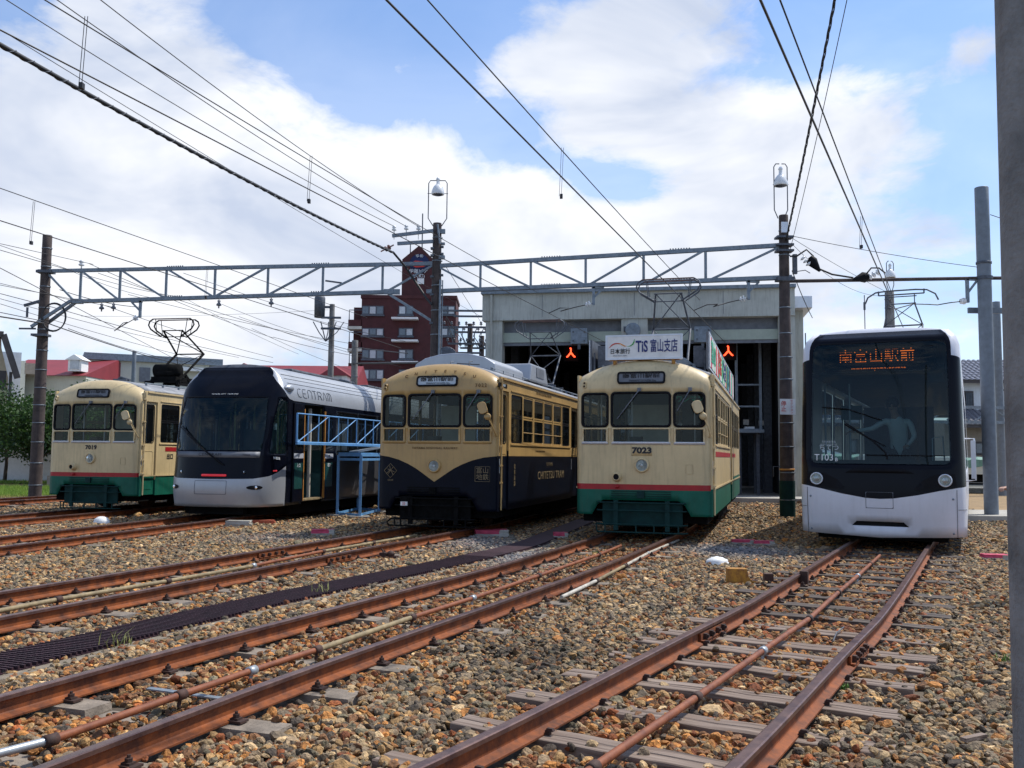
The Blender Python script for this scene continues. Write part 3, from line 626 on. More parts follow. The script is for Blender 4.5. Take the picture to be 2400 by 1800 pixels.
# lever by the track of 7022
p = onz(908, 1308, .0); r_ = thing('point_lever', 'dark iron point lever with ball weight beside the track of tram 7022', 'lever', tuple(p), -.2)
mb = MB(); mb.box((0, 0, .02), (.30, .12, .03)); mb.box((-.06, 0, .05), (.10, .08, .05)); mb.tube([(-.04, 0, .05), (-.09, 0, .13)], .013, 6); mb.build('lever_base', 'rustdark', r_); mb = MB(); mb.lathe([(.0, -.05), (.045, -.03), (.06, 0), (.045, .03), (0, .05)], (.05, 0, .06), n=12); mb.build('ball_weight', 'rustdark', r_)
# weeds
def weed(px, py, h, n, label, m='drygrass', seed=1, sp=.06):
    p = onz(px, py, 0); rr = random.Random(seed); mb = MB()
    for i in range(n):
        a = rr.uniform(0, 6.28); l = h*rr.uniform(.5, 1.1); b = rr.uniform(.1, .9); x0 = rr.uniform(-sp, sp); y0 = rr.uniform(-sp, sp); w_ = .004
        d = Vector((math.cos(a), math.sin(a), 0)); s_ = Vector((-d.y, d.x, 0))*w_; q0 = Vector((x0, y0, 0)); q1 = q0+d*l*b*.4+Vector((0, 0, l*.6)); q2 = q0+d*l*b+Vector((0, 0, l*.9))
        mb.add([q0-s_, q0+s_, q1+s_*.8, q1-s_*.8, q2], [(0, 1, 2, 3), (3, 2, 4)])
    o = mb.build('weed', m, None, p); tag(o, label, 'weed', 'weeds growing in the ballast'); return o
M['drygrass'] = mat('dry_grass_blade', (.34, .32, .10), .8, rgb2=(.20, .22, .07), vs=20); M['greenleaf'] = mat('green_weed_leaf', (.10, .22, .03), .7, var=.2, vs=20)
weed(255, 1520, .16, 16, 'dry yellow-green weed growing through the drain grating at left', seed=3, sp=.08); weed(750, 1392, .12, 22, 'dry brown weed across the drain grating in the middle', seed=4, sp=.1); weed(300, 1510, .1, 14, 'small straw tuft at the edge of the drain grating', seed=9)
weed(1980, 1618, .05, 26, 'tiny bright green weed beside the right rail of the timber track', 'greenleaf', 5, .02); weed(2345, 1550, .06, 40, 'small green weed patch left of the concrete pole', 'greenleaf', 6, .07); weed(2180, 1395, .04, 20, 'tiny green weed between the timber sleeper ends', 'greenleaf', 7, .03); weed(1395, 1298, .05, 26, 'small green weed between the rails before the tram 7023', 'greenleaf', 8, .05)
# ------------------------------------------------------------------ classic trams
HW = 1.15; Z0 = 2.60; LD = .62; DD = .42; BOT = .48; TL = 11.5
def ztop(u): return 2.86+.26*(1-(abs(u)/HW)**2.2)
def ffn(u, w_, out=0.):                     # front surface of the classic tram body
    bulge = .10*(abs(u)/HW)**2.0; s = max(0, (abs(u)-(HW-.13))/.13); corner = .13*(1-math.sqrt(max(0, 1-s*s*.999)))
    y = bulge+corner; z = w_; x = u
    if w_ > Z0:
        a = min(1, (w_-Z0)/LD)*math.pi/2; z = Z0+(ztop(u)-Z0)*math.sin(a); y += (DD-.02-y)*(1-math.cos(a))
        x = u-(0.10*(1-math.cos(a))*(abs(u)/HW)**3)*(1 if u > 0 else -1)
    return (x, y-out, z)
def mirror_x(fn): return lambda u, w_: (-fn(u, w_)[0], fn(u, w_)[1], fn(u, w_)[2])
def front_win(root, x0, z0, x1, z1, r, gl='glass', notch=False):
    lp = rrect(x0, z0, x1, z1, r)
    if notch: lp = [(x+(.035 if x < x0+.01 and z > z0+.3 else 0), z) for x, z in lp]
    mb = MB(); big = rrect(x0-.018, z0-.018, x1+.018, z1+.018, r+.018); sm_ = rrect(x0+.022, z0+.022, x1-.022, z1-.022, max(.01, r-.02))
    mb.skin(big, lambda u, w_: ffn(u, w_, .014), [sm_], step=.2, estep=.06); fr = mb.build('window_gasket', 'black', root, solid=.03)
    mb = MB(); mb.skin(rrect(x0+.005, z0+.005, x1-.005, z1-.005, max(.008, r-.01)), lambda u, w_: ffn(u, w_, -.008), step=.3, estep=.1); mb.build('window_pane', gl, fr); return lp
def side_map(x, L_=None): return (lambda s, z: (x, s, z))
def pantograph(root, s, z0, zt, w_=1.30, lean=.5, spring=True, horns=False, mt='steeldk', th=1.):
    pr = MB(); 
    for sx in (-1, 1): pr.b2((sx*.45-.03, s-.5, z0-.02), (sx*.45+.03, s+.5, z0+.05)); 
    for yy in (-.42, .42): pr.b2((-.5, s+yy-.03, z0+.05), (.5, s+yy+.03, z0+.10))
    for sx in (-.42, .42):
        for yy in (-.42, .42): pr.lathe([(.05, -.12), (.07, -.09), (.045, -.06), (.07, -.03), (.05, 0)], (sx, s+yy, z0), n=8)
    base = pr.build('pantograph', mt, root)
    kn = z0+.10+(zt-z0-.1)*.50; yk = s+lean; top = zt-.30; ar = MB()
    for sx in (-1, 1):
        ar.tube([(sx*.40, s-.30, z0+.12), (sx*.40, yk, kn)], .022*th, 6); ar.tube([(sx*.40, yk, kn), (sx*.27, s-.05, top)], .016*th, 6)
    ar.tube([(-.42, s-.3, z0+.12), (.42, s-.3, z0+.12)], .03, 6); ar.tube([(-.42, yk, kn), (.42, yk, kn)], .018, 6); ar.tube([(-.30, s-.05, top), (.30, s-.05, top)], .014, 6)
    ar.tube([(-.40, yk, kn), (.27, s-.05, top)], .010*th, 5); ar.tube([(.40, yk, kn), (-.27, s-.05, top)], .010*th, 5); ar.tube([(-.4, s-.3, z0+.12), (.4, yk, kn)], .010, 5); ar.tube([(.4, s-.3, z0+.12), (-.4, yk, kn)], .010, 5)
    ar.build('pantograph_arm', mt, base)
    if spring:
        sp = MB(); sp.lathe([(.0, -.26), (.10, -.26), (.10, .26), (0, .26)], (0, s-.28, z0+.30), axis='x', n=12); sp.lathe([(.0, -.22), (.08, -.22), (.08, .22), (0, .22)], (0, s+.12, z0+.26), axis='x', n=12); sp.box((0, s, z0+.16), (.5, .55, .08)); sp.build('spring_box', 'under', base)
    hd_ = MB(); h = w_/2
    if horns:
        hd_.tube([(-h, s-.05, zt-.26), (-h*.92, s-.05, zt-.12), (-h*.7, s-.05, zt-.02), (-h*.4, s-.05, zt), (h*.4, s-.05, zt), (h*.7, s-.05, zt-.02), (h*.92, s-.05, zt-.12), (h, s-.05, zt-.26)], .018, 6)
        hd_.tube([(-h*.62, s-.05, zt-.09), (h*.62, s-.05, zt-.09)], .016, 6); hd_.tube([(-h*.42, s-.05, zt-.14), (h*.42, s-.05, zt-.14)], .012, 6)
        for sx in (-1, 1): hd_.box((sx*h*.62, s-.05, zt-.045), (.03, .04, .10)); hd_.tube([(sx*.27, s-.05, top), (sx*.27, s-.05, zt-.1)], .012, 6)
    else:
        for yy in (-.13, .13):
            hd_.tube([(-h*.80, s+yy, zt), (-h*.95, s+yy, zt-.06), (-h, s+yy, zt-.16), (-h*.9, s+yy, zt-.27), (-h*.45, s+yy, zt-.46), (-.27, s-.05, top-.12)], .014*th, 6); hd_.tube([(h*.80, s+yy, zt), (h*.95, s+yy, zt-.06), (h, s+yy, zt-.16), (h*.9, s+yy, zt-.27), (h*.45, s+yy, zt-.46), (.27, s-.05, top-.12)], .014*th, 6)
            hd_.box((0, s+yy, zt), (w_*.80, .05, .022), 1); 
            for sx in (-1, 1): hd_.tube([(sx*h*.70, s+yy, zt), (sx*h*.62, s+yy, zt-.38)], .010, 5)
        hd_.tube([(-h*.45, s, zt-.46), (h*.45, s, zt-.46)], .012, 6)
    hd_.build('collector_head', [mt, 'rusttop'], base); return base
def mirror(root, at_, paint, dr=1, sx=1):
    x, y, z = at_; mb = MB(); mb.tube([(x+.06*sx, y+.12, z-.48), (x+.10*sx, y-.02, z-.44), (x+.07*sx, y-.16, z-.28), (x-.02*sx, y-.20, z-.08)], .011, 6); mb.tube([(x+.09*sx, y+.0, z-.44), (x+.05*sx, y-.16, z-.18), (x-.02*sx, y-.2, z+.0)], .007, 5); mr = mb.build('mirror', paint, root)
    h = MB(); lp = rrect(-.08, -.105, .08, .105, .06, 5); rt = Matrix.Rotation(-.35, 3, 'Y')@Matrix.Rotation(.25, 3, 'Z'); h.prism(lp, lambda u, v, w_: tuple(Vector((x-.09*sx, y-.23, z+.03))+rt@Vector((u, w_, v))), -.035, .015); h.build('mirror_housing', paint, mr, bevel=.01)
    g = MB(); lp2 = rrect(-.068, -.09, .068, .09, .05, 5); g.prism(lp2, lambda u, v, w_: tuple(Vector((x-.09*sx, y-.23, z+.03))+rt@Vector((u, w_, v))), .012, .022); g.build('mirror_glass', 'chrome', mr)
    b = MB(); rt2 = Matrix.Rotation(-.35, 3, 'Y'); b.lathe([(0, -.03), (.058, -.025), (.062, 0), (0, .02)], (x+.0*sx, y-.20, z-.12), axis='y', n=14); b.build('round_mirror', paint, mr)
def wiper(root, a, b, blade=.34, out=.045):
    A = Vector(ffn(*a, out)); B = Vector(ffn(*b, out+.01)); mb = MB(); mb.tube([A+Vector((0, .04, 0)), A, B], [.012, .010, .006], 6); d = (B-A).normalized(); mb.box(A+Vector((0, .02, .01)), (.06, .05, .06))
    mb.tube([B-d*blade*.75+Vector((0, .012, 0)), B+d*blade*.25+Vector((0, .012, 0))], .008, 4); mb.build('wiper', 'grille', root)
def lamp(root, u, w_, r, rim, lens, name='headlight', eye=True):
    x, y, z = ffn(u, w_); mb = MB(); mb.lathe([(r*1.30, .02), (r*1.30, -.02), (r*1.18, -.045), (r*1.0, -.05), (r*.98, -.02)], (x, y, z), axis='y', n=28); o = mb.build(name, rim, root)
    mb = MB(); mb.lathe([(r*.99, -.030), (r*.6, -.0), (r*.2, .02), (0, .022)], (x, y, z), axis='y', n=28); mb.build('reflector', lens, o)
    if eye: mb = MB(); mb.lathe([(.028, .0), (.03, -.025), (.0, -.04)], (x, y, z), axis='y', n=14); mb.build('bulb', 'porc', o)
    mb = MB(); mb.lathe([(r*.98, -.030), (r*.7, -.042), (0, -.048)], (x, y, z), axis='y', n=28); mb.build('lens', 'clearglass', o); return o
def bogie(root, s):
    mb = MB(); mb.box((0, s, .42), (1.9, 2.0, .10)); 
    for sx in (-1, 1): mb.box((sx*.78, s, .40), (.12, 1.9, .16)); mb.box((sx*.80, s, .28), (.10, .5, .12))
    b = mb.build('bogie', 'under', root)
    for yy in (-.8, .8):
        for sx in (-.54, .54): w_ = MB(); w_.lathe([(0, -.05), (.30, -.05), (.33, -.045), (.33, .03), (.35, .04), (.35, .06), (0, .06)], (sx, s+yy, .48), axis='x', n=24); w_.build('wheel', 'rustdark', b)
def classic(key, label, o, deg, sch):
    root = thing('tram', label, 'tram', (o[0], o[1], 0), hd(deg), 'trams lined up in front of the hall')
    ms = [sch['upper'], sch['lower'], sch.get('stripe', 'red')]
    # --- front shells
    wins = [(-1.035, 1.965, -.585, 2.525, .07), (-.515, 1.965, .470, 2.535, .06), (.535, 1.965, 1.030, 2.525, .07)]
    lows = [(-1.02, 1.70, -.60, 1.925), (-.495, 1.70, .455, 1.925), (.55, 1.70, 1.015, 1.925)]
    outer = [(-HW, BOT), (-.86, BOT), (-.84, .52), (-.76, .66), (-.66, .73), (.60, .73), (.70, .66), (.78, .52), (.80, BOT), (HW, BOT), (HW, Z0+LD), (-HW, Z0+LD)]
    if sch['kind'] == 'wave':
        half = [(0, .985), (.10, 1.05), (.22, 1.13), (.36, 1.22), (.52, 1.30), (.70, 1.37), (.90, 1.42), (HW, 1.45)]; wave = [(-x, z) for x, z in half[::-1]]+half[1:]
        wx = [p[0] for p in wave]; wz = [p[1] for p in wave]
        mf = lambda u, z: 0 if z > np.interp(u, wx, wz) else 1
        lines = [[(x*.999, z) for x, z in wave]]
    else:
        mf = lambda u, z: 0 if z > .998 else (2 if z > .905 else 1); lines = [[(-HW*.9995, .998), (HW*.9995, .998)], [(-HW*.9995, .905), (HW*.9995, .905)]]
    mb = MB()
    holes = [rrect(*w_) for w_ in wins]+[[(a, b), (c, b), (c, d), (a, d)] for a, b, c, d in lows]
    mb.skin(outer, ffn, holes, lines, step=.10, estep=.06, matf=mf)
    mb.skin(outer, lambda u, z: (ffn(u, z)[0], TL-ffn(u, z)[1], ffn(u, z)[2]), holes, lines, step=.16, estep=.10, matf=mf, flip=True)
    # --- sides
    zg = ztop(HW)
    y0 = ffn(HW, 2.0)[1]
    bay = [(.91, 1.70), (1.76, 2.51), (2.60, 3.37), (3.42, 4.19), (4.27, 5.06), (5.12, 5.88)]; bay2 = [(7.05, 7.80), (7.86, 8.62), (8.68, 9.44), (9.50, 10.26), (10.32, 11.0)]
    doors = [(.16, .76), (6.08, 6.92)]
    sides = MB()
    belt = 1.45 if sch['kind'] == 'wave' else .93
    for sd in (1, -1):
        dd = doors if sd > 0 else [(4.4, 5.3), (10.5, 11.15)]
        ww = (bay+bay2) if sd > 0 else [(.5, 1.25), (1.32, 2.1), (2.17, 2.95), (3.02, 3.8), (5.6, 6.4), (6.47, 7.25), (7.32, 8.1), (8.17, 8.95), (9.02, 9.8)]
        outer2 = [(y0, BOT)]
        for a, b in dd: outer2 += [(a, BOT), (a, 2.62), (b, 2.62), (b, BOT)]
        outer2 += [(2.0, BOT), (2.05, .70), (3.7, .70), (3.75, BOT)] if sd > 0 and False else []
        outer2 += [(TL-y0, BOT), (TL-y0, zg), (y0, zg)]
        hs = [rrect(a, 1.69, b, 2.59, .05, 3) for a, b in ww]
        mb.skin(outer2, lambda s, z, x=HW*sd: (x, s, z), hs, [[(y0+.001, belt), (dd[0][0]-.001, belt)], [(dd[0][1]+.001, belt), (dd[1][0]-.001, belt)]], step=.35, estep=.35, matf=lambda s, z: 0 if z > belt else 1, flip=sd < 0, sm=False)
    body = mb.build('body', ms, root, solid=.035)
    # windows in the sides
    for sd in (1, -1):
        ww = (bay+bay2) if sd > 0 else [(.5, 1.25), (1.32, 2.1), (2.17, 2.95), (3.02, 3.8), (5.6, 6.4), (6.47, 7.25), (7.32, 8.1), (8.17, 8.95), (9.02, 9.8)]
        for i, (a, b) in enumerate(ww):
            X = HW*sd; q = MB()
            for z0, z1 in ((1.69, 2.175), (2.19, 2.59)):
                q.skin(rrect(a, z0, b, z1, .045, 3), lambda s, z: (X-.008*sd, s, z), [rrect(a+.028, z0+.028, b-.028, z1-.028, .03, 3)], step=.5, estep=.5, flip=sd < 0, sm=False)
            mid = i in (1, 2, 3, 4); f_ = q.build('window_frame', 'black' if not mid else sch['upper'], body, solid=.02); g = MB(); g.add([(X-.016*sd, a+.01, 1.70), (X-.016*sd, b-.01, 1.70), (X-.016*sd, b-.01, 2.58), (X-.016*sd, a+.01, 2.58)], [(0, 1, 2, 3)]); g.build('window_pane', 'glassside', body)
            if mid and sd > 0: r_ = MB(); r_.tube([(X-.002, a, 1.90), (X-.002, b, 1.90)], .010, 6); r_.build('window_bar', sch['upper'], body)
    # side doors
    for sd in (1, -1):
        for a, b in (doors if sd > 0 else [(4.4, 5.3), (10.5, 11.15)]):
            X = (HW-.035)*sd; m_ = MB(); win = rrect(a+.07, 1.69, b-.08, 2.54, .06, 3); lowp = rrect(a+.07, .62, b-.08, 1.50, .05, 3)
            m_.skin([(a, .50), (b, .50), (b, 2.615), (a, 2.615)], lambda s, z: (X, s, z), [win], [[(a+.001, belt), (b-.001, belt)]], step=.3, estep=.3, matf=lambda s, z: 0 if z > belt else 1, flip=sd < 0, sm=False); d_ = m_.build('door', ms, root, solid=.03)
            m2 = MB(); m2.skin(lowp, lambda s, z: (X+.006*sd, s, z), [rrect(a+.085, .635, b-.095, 1.485, .04, 3)], step=.4, estep=.3, matf=lambda s, z: 0 if z > belt else 1, flip=sd < 0, sm=False); m2.build('door_moulding', ms, d_, solid=.008)
            g = MB(); g.skin(win, lambda s, z: (X-.012*sd, s, z), step=.5, estep=.3, flip=sd < 0, sm=False); g.build('door_pane', 'glassside', d_)
            g = MB(); g.skin(rrect(a+.055, 1.675, b-.065, 2.555, .07, 3), lambda s, z: (X+.008*sd, s, z), [win], step=.5, estep=.3, flip=sd < 0, sm=False); g.build('door_gasket', 'black', d_, solid=.012)
            g = MB(); g.tube([(X+.03*sd, a+.03, 1.15), (X+.03*sd, a+.03, 1.40)], .010, 6); g.build('door_handle', 'sill', d_)
    # gutters, corner pipes, hinges
    g = MB()
    for sx in (-1, 1):
        g.box((sx*(HW+.012), TL/2, zg-.03), (.03, TL-.7, .035)); g.box((sx*(HW+.008), (.95+5.9)/2, 2.645), (.018, 5.1, .02)); g.box((sx*(HW+.010), TL/2, belt), (.012, TL-2*y0, .03)) if sch['kind'] != 'wave' else None
        g.box((sx*(HW+.008), (.95+5.9)/2, 1.66), (.02, 5.1, .022))
    g.build('gutter', sch['upper'], root)
    g = MB(); px = HW+.02; g.tube([(px, y0+.01, zg-.04), (px, y0+.01, .62), (px, y0+.01, .5)], .017, 8)
    for z in (2.66, 2.15, 1.62, 1.28, .98): g.box((px-.005, y0-.005, z), (.07, .035, .022)); g.box((px+.0, y0-.03, z+.0), (.03, .03, .04))
    g.build('drain_pipe', sch['upper'], root)
    g = MB()
    for z, w_ in ((.60, .03),): g.box((px-.02, .11, .8), (.01, .05, .5))
    # --- roof
    rf = MB(); n = 20; ys = [DD-.02, DD+.2]+[DD+.2+(TL-2*DD-.4)*i/12 for i in range(1, 13)]+[TL-DD+.02]; vs = []
    for y in ys:
        e = .10 if (y < DD or y > TL-DD) else .0
        for i in range(n+1):
            u = -HW+2*HW*i/n; vs.append((u-(e*(abs(u)/HW)**3)*(1 if u > 0 else -1) if e else u*1.012, y, ztop(u)+(.012 if not e else .002)))
    rf.add(vs, [(j*(n+1)+i, j*(n+1)+i+1, (j+1)*(n+1)+i+1, (j+1)*(n+1)+i) for j in range(len(ys)-1) for i in range(n)], 0, True); rf.build('roof', 'roof', root, solid=.03)
    for sx in (-1, 1): 
        g = MB(); g.tube([(sx*.80, .75, ztop(.8)+.07), (sx*.80, TL-.75, ztop(.8)+.07)], .014, 6)
        for k in range(15): yy = .8+k*.7; g.box((sx*.80, yy, ztop(.8)+.03), (.05, .02, .09))
        g.build('roof_rail', 'steel', root)
    # front windows
    for i, w_ in enumerate(wins): front_win(root, *w_)
    for a, b, c, d in lows:
        q = MB(); q.skin([(a-.02, b-.035), (c+.02, b-.035), (c+.02, d+.02), (a-.02, d+.02)], lambda u, z: ffn(u, z, .016), [[(a+.01, b+.008), (c-.01, b+.008), (c-.01, d-.006), (a+.01, d-.006)]], [[(a-.0199, b), (c+.0199, b)]], step=.3, estep=.15, matf=lambda u, z, b=b: 1 if z < b+.006 else 0); f_ = q.build('lower_window_frame', [sch['upper'], sch.get('sillm', 'sill')], root, solid=.03)
        q = MB(); q.skin([(a, b), (c, b), (c, d), (a, d)], lambda u, z: ffn(u, z, -.01), step=.3, estep=.2); q.build('window_pane', 'glass', f_)
    # rear windows
    for w_ in wins: q = MB(); q.skin(rrect(*w_), lambda u, z: (u, TL-.01-ffn(u, z)[1], z), step=.4, estep=.15, flip=True); q.build('rear_window_pane', 'glass', root)
    # destination box
    x0, z0, x1, z1 = sch.get('dest', (-.42, 2.66, .39, 2.865)); dm = lambda u, v, w_: tuple(Vector(ffn((x0+x1)/2, 2.70))+Vector((u-(x0+x1)/2, w_+(v-z0)*.22, v-2.70)))
    q = MB(); lp = rrect(x0, z0, x1, z1, .05); li = rrect(x0+.028, z0+.028, x1-.028, z1-.028, .03)
    q.skin(lp, lambda u, v: dm(u, v, -.035), [li], step=.3, estep=.08, sm=False); db = q.build('destination_box', 'black', root, solid=.05)
    q = MB(); q.skin(li, lambda u, v: dm(u, v, -.022), step=.3, estep=.2, sm=False); q.build('roller_blind', sch['blind'], db)
    c = Vector(dm((x0+x1)/2, (z0+z1)/2+.018, -.032)); tl = (R(90+12.4), 0, 0)
    text('南富山駅前', .128, c, tl, sch.get('destink', 'ink'), db, bold=.001, sx=1.0, sp=1.0); text('MINAMITOYAMA Sta.', .045, Vector(dm((x0+x1)/2+.03, z0+.050, -.032)), tl, sch.get('destink', 'ink'), db, sp=1.1)
    # marker lamps at the top left, buffer lamp
    for zz in (2.735, 2.665):
        q = MB(); X, Y_, Z_ = ffn(-1.0, zz); q.lathe([(.034, .01), (.034, -.03), (.02, -.035), (.02, -.01), (0, -.01)], (X, Y_, Z_), axis='y', n=14); q.build('marker_lamp', sch['upper'], root); q = MB(); q.lathe([(.021, -.012), (.0, -.022)], (X, Y_, Z_), axis='y', n=12); q.build('marker_lens', 'rustdark', root)
    lamp(root, .0, sch['hl'][1], .097, sch['upper'], 'lampface')
    if sch['kind'] != 'wave':
        q = MB(); X, Y_, Z_ = ffn(-.42, 1.12); q.lathe([(.085, .01), (.085, -.02), (.065, -.05), (.062, -.12), (.05, -.125), (.05, -.02), (0, -.02)], (X, Y_, Z_), axis='y', n=22); tl_ = q.build('tail_lamp', sch['upper'], root); q = MB(); q.lathe([(.05, -.10), (.0, -.105)], (X, Y_, Z_), axis='y', n=18); q.build('lamp_glass', 'black', tl_)
        q = MB(); X, Y_, Z_ = ffn(-.42, .955); q.lathe([(.03, .0), (.03, -.04), (0, -.05)], (X, Y_, Z_), axis='y', n=12); q.build('coupling_socket', 'red', root)
        q = MB(); q.skin(rrect(.72, 1.18, .84, 1.34, .01), lambda u, v: ffn(u, v, .006), [rrect(.728, 1.188, .832, 1.332, .008)], step=.2); q.build('hatch', sch['upper'], root, solid=.006)
    # vent slats, cowcatcher
    cc = sch['cow']; v_ = MB()
    for zz in (.875, .835, .80, .765): v_.prism([(-.52, 0), (.48, 0), (.48, .012), (-.52, .012)], lambda u, v, w_, zz=zz: (u, ffn(u, zz)[1]-.01-w_, zz+v), 0, .02)
    v_.box((-.02, ffn(0, .8)[1]-.02, .83), (.12, .05, .12)); v_.build('buffer_slats', cc, root)
    c2 = MB()
    for zz in (.69, .56, .33, .20): c2.tube([(-.78, .10, zz), (-.72, -.02, zz), (.68, -.02, zz), (.74, .10, zz)], .014, 6)
    for xx in (-.44, .42): c2.box((xx, .0, .48), (.075, .05, .50))
    for xx in (-.1, .2, -.62, .6): c2.box((xx, -.02, .27), (.022, .02, .14))
    c2.tube([(-.78, .10, .20), (-.80, .12, .33)], .012, 6); cw = c2.build('cowcatcher', cc, root); c3 = MB(); c3.box((-.01, .10, .50), (1.34, .04, .40)); c3.build('guard_board', cc, cw)
    u_ = MB(); u_.b2((-1.05, .30, .35), (1.05, TL-.3, .62)); u_.b2((-1.0, 4.0, .20), (1.0, 7.5, .5)); u_.build('underframe', 'under', root)
    bogie(root, 2.2); bogie(root, TL-2.2)
    # interior
    it = MB(); it.b2((-1.10, .12, .74), (1.10, TL-.12, .78), 1); it.b2((-1.08, .4, 2.74), (1.08, TL-.4, 2.78), 0)
    for sx in (-1, 1): it.b2((sx*1.09, .9, .78), (sx*.70, TL-1.6, 1.20), 2); it.b2((sx*1.10, .9, 1.20), (sx*1.0, TL-1.6, 1.62), 2)
    it.b2((-.50, .32, .78), (.45, .62, 1.60), 1); it.b2((-.35, 1.25, 1.2), (.35, 1.32, 2.40), 0); it.b2((.55, 1.2, .8), (1.1, 1.26, 2.5), 1); it.b2((-1.1, TL-1.3, .8), (-.35, TL-1.25, 2.6), 0); it.b2((.35, TL-1.3, .8), (1.1, TL-1.25, 2.6), 0)
    it.b2((-.25, .28, 1.60), (-.05, .5, 1.80), 1); it.b2((.05, .28, 1.60), (.42, .5, 1.68), 3)
    for xx in (-.85, -.3, .8): it.tube([(xx, .9, .8), (xx, .9, 2.7)], .016, 6, 3)
    for k in range(14):
        for sx in (-1, 1): it.tube([(sx*.45, 1.8+k*.6, 2.4), (sx*.45, 1.8+k*.6, 2.1)], .008, 4, 3); it.lathe([(.05, -.01), (.05, .01)], (sx*.45, 1.8+k*.6, 2.05), axis='y', n=8, m=3)
    it.tube([(-.45, 1.5, 2.4), (-.45, TL-1.5, 2.4)], .012, 5, 3); it.tube([(.45, 1.5, 2.4), (.45, TL-1.5, 2.4)], .012, 5, 3)
    it.build('interior', ['inter', 'interdk', 'seat', 'sill'], root)
    # mirror, wipers
    mirror(root, tuple(Vector(ffn(1.02, 2.25))), sch['upper'])
    wiper(root, (-.04, 2.575), (-.36, 2.16)); wiper(root, (.80, 2.575), (.62, 2.28), .28)
    if sch.get('oneman', True): text('ワンマン', .115, Vector(ffn(.79, 2.42))+Vector((0, .03, 0)), (R(90), 0, R(6)), 'inkgreen', root, bold=.001)
    return root
# 7023 ---------------------------------------------------------------
CR_ = dict(upper='cream', lower='green', stripe='red', kind='stripe', blind='grille', hl=(0, 1.318), cow='greendk')
t3 = classic('7023', 'cream and green tram 7023 with a large lettered board on its roof front', (2.185, 15.54), 16, CR_)
def fy(u, z, o=.004): return Vector(ffn(u, z, o))
text('7023', .135, fy(.0, 1.56, .008), (R(90), 0, 0), 'ink', t3, bold=.006, sx=1.25)
pl = MB(); pl.skin(rrect(-.18, 1.475, .17, 1.63, .01), lambda u, v: ffn(u, v, .003), step=.2); pl.build('number_plate', 'cream', t3, solid=.004)
# roof board
q = MB(); q.box((0, .30, 3.335), (1.30, .14, .42)); bd = q.build('roof_board', 'whitem', t3, bevel=.012)
q = MB(); q.skin([(-.66, 3.12), (.66, 3.12), (.66, 3.55), (-.66, 3.55)], lambda u, v: (u, .225, v), [[(-.625, 3.15), (.625, 3.15), (.625, 3.52), (-.625, 3.52)]], step=.6, estep=.6, sm=False); q.build('board_frame', 'sill', bd, solid=.03)
q = MB(); q.box((-.50, .30, 3.09), (.05, .12, .12)); q.box((.50, .30, 3.09), (.05, .12, .12)); q.box((0, .32, 3.12), (1.2, .04, .02)); q.build('board_bracket', 'yellowrust', bd)
text('TiS', .27, (-.03, .222, 3.335), (R(90), 0, 0), 'inkblue', bd, bold=.006, sx=.60, align='CENTER'); text('富山支店', .235, (.345, .222, 3.335), (R(90), 0, 0), 'inkblue', bd, bold=.0028, sx=.50)
text('日本旅行', .095, (-.405, .222, 3.262), (R(90), 0, 0), 'ink', bd, bold=.001, sx=.92, sp=1.02); text('NIPPON TRAVEL AGENCY', .022, (-.405, .222, 3.19), (R(90), 0, 0), 'inkgrey', bd)
M['orange'] = mat('orange_ink', (.75, .28, .02), .5, var=.02); M['lime'] = mat('green_swoosh_ink', (.05, .35, .06), .5, var=.02)
def swoosh(P, wd, m): 
    q = MB(); n = len(P); vs = []
    for i, (x, z) in enumerate(P):
        a = P[min(i+1, n-1)]; c = P[max(i-1, 0)]; d = Vector((a[0]-c[0], 0, a[1]-c[1])).normalized(); h = Vector((-d.z, 0, d.x))*wd[i]/2; vs += [Vector((x, .2215, z))+h, Vector((x, .2215, z))-h]
    q.add(vs, [(2*i+1, 2*i, 2*i+2, 2*i+3)[::-1] for i in range(n-1)]); q.build('emblem', m, bd)
swoosh([(-.60, 3.325), (-.55, 3.375), (-.50, 3.40), (-.45, 3.405), (-.41, 3.395)], [.004, .018, .02, .016, .01], 'inkred'); swoosh([(-.44, 3.41), (-.40, 3.40), (-.36, 3.375), (-.32, 3.355), (-.29, 3.355)], [.006, .014, .018, .014, .004], 'orange')
swoosh([(-.28, 3.35), (-.23, 3.355), (-.19, 3.38), (-.165, 3.42), (-.155, 3.475)], [.004, .014, .022, .022, .006], 'lime')
# side advertising panels on the roof edges
def adpanel(sx, y0, y1, z0, z1, lit=True):
    q = MB(); q.box((sx*1.05, (y0+y1)/2, (z0+z1)/2), (.05, y1-y0, z1-z0)); a = q.build('roof_side_panel', 'steeldk' if sx < 0 else 'grille', t3)
    q = MB(); X = sx*1.08
    q.skin([(y0, z0), (y1, z0), (y1, z1), (y0, z1)], lambda s, z: (X, s, z), [[(y0+.03, z0+.03), (y1-.03, z0+.03), (y1-.03, z1-.03), (y0+.03, z1-.03)]], step=1, estep=1, sm=False, flip=sx < 0); q.build('panel_frame', 'sill', a, solid=.02)
    return a
a1 = adpanel(1, .60, 9.6, 2.98, 3.62); 
q = MB(); cols = ['whitem', 'inkgreen', 'inkred', 'inkblue', 'pinkpaint', 'lime']; rr = random.Random(4); yy = .7
while yy < 9.4: w_ = rr.uniform(.12, .4); q.b2((1.078, yy, 3.03), (1.084, min(yy+w_, 9.55), 3.57), rr.choice([0, 0, 0, 1, 2, 0, 3, 4, 5])); yy += w_
q.build('panel_print', cols, a1)
for s_, tx, m_ in ((1.6, '富山の', 'inkgreen'), (3.4, 'ご来店', 'inkred'), (5.2, '待合室', 'inkblue'), (7.2, '求人', 'inkgreen')): text(tx, .45, (1.088, s_, 3.30), (R(90), 0, R(90)), m_, a1, bold=.006)
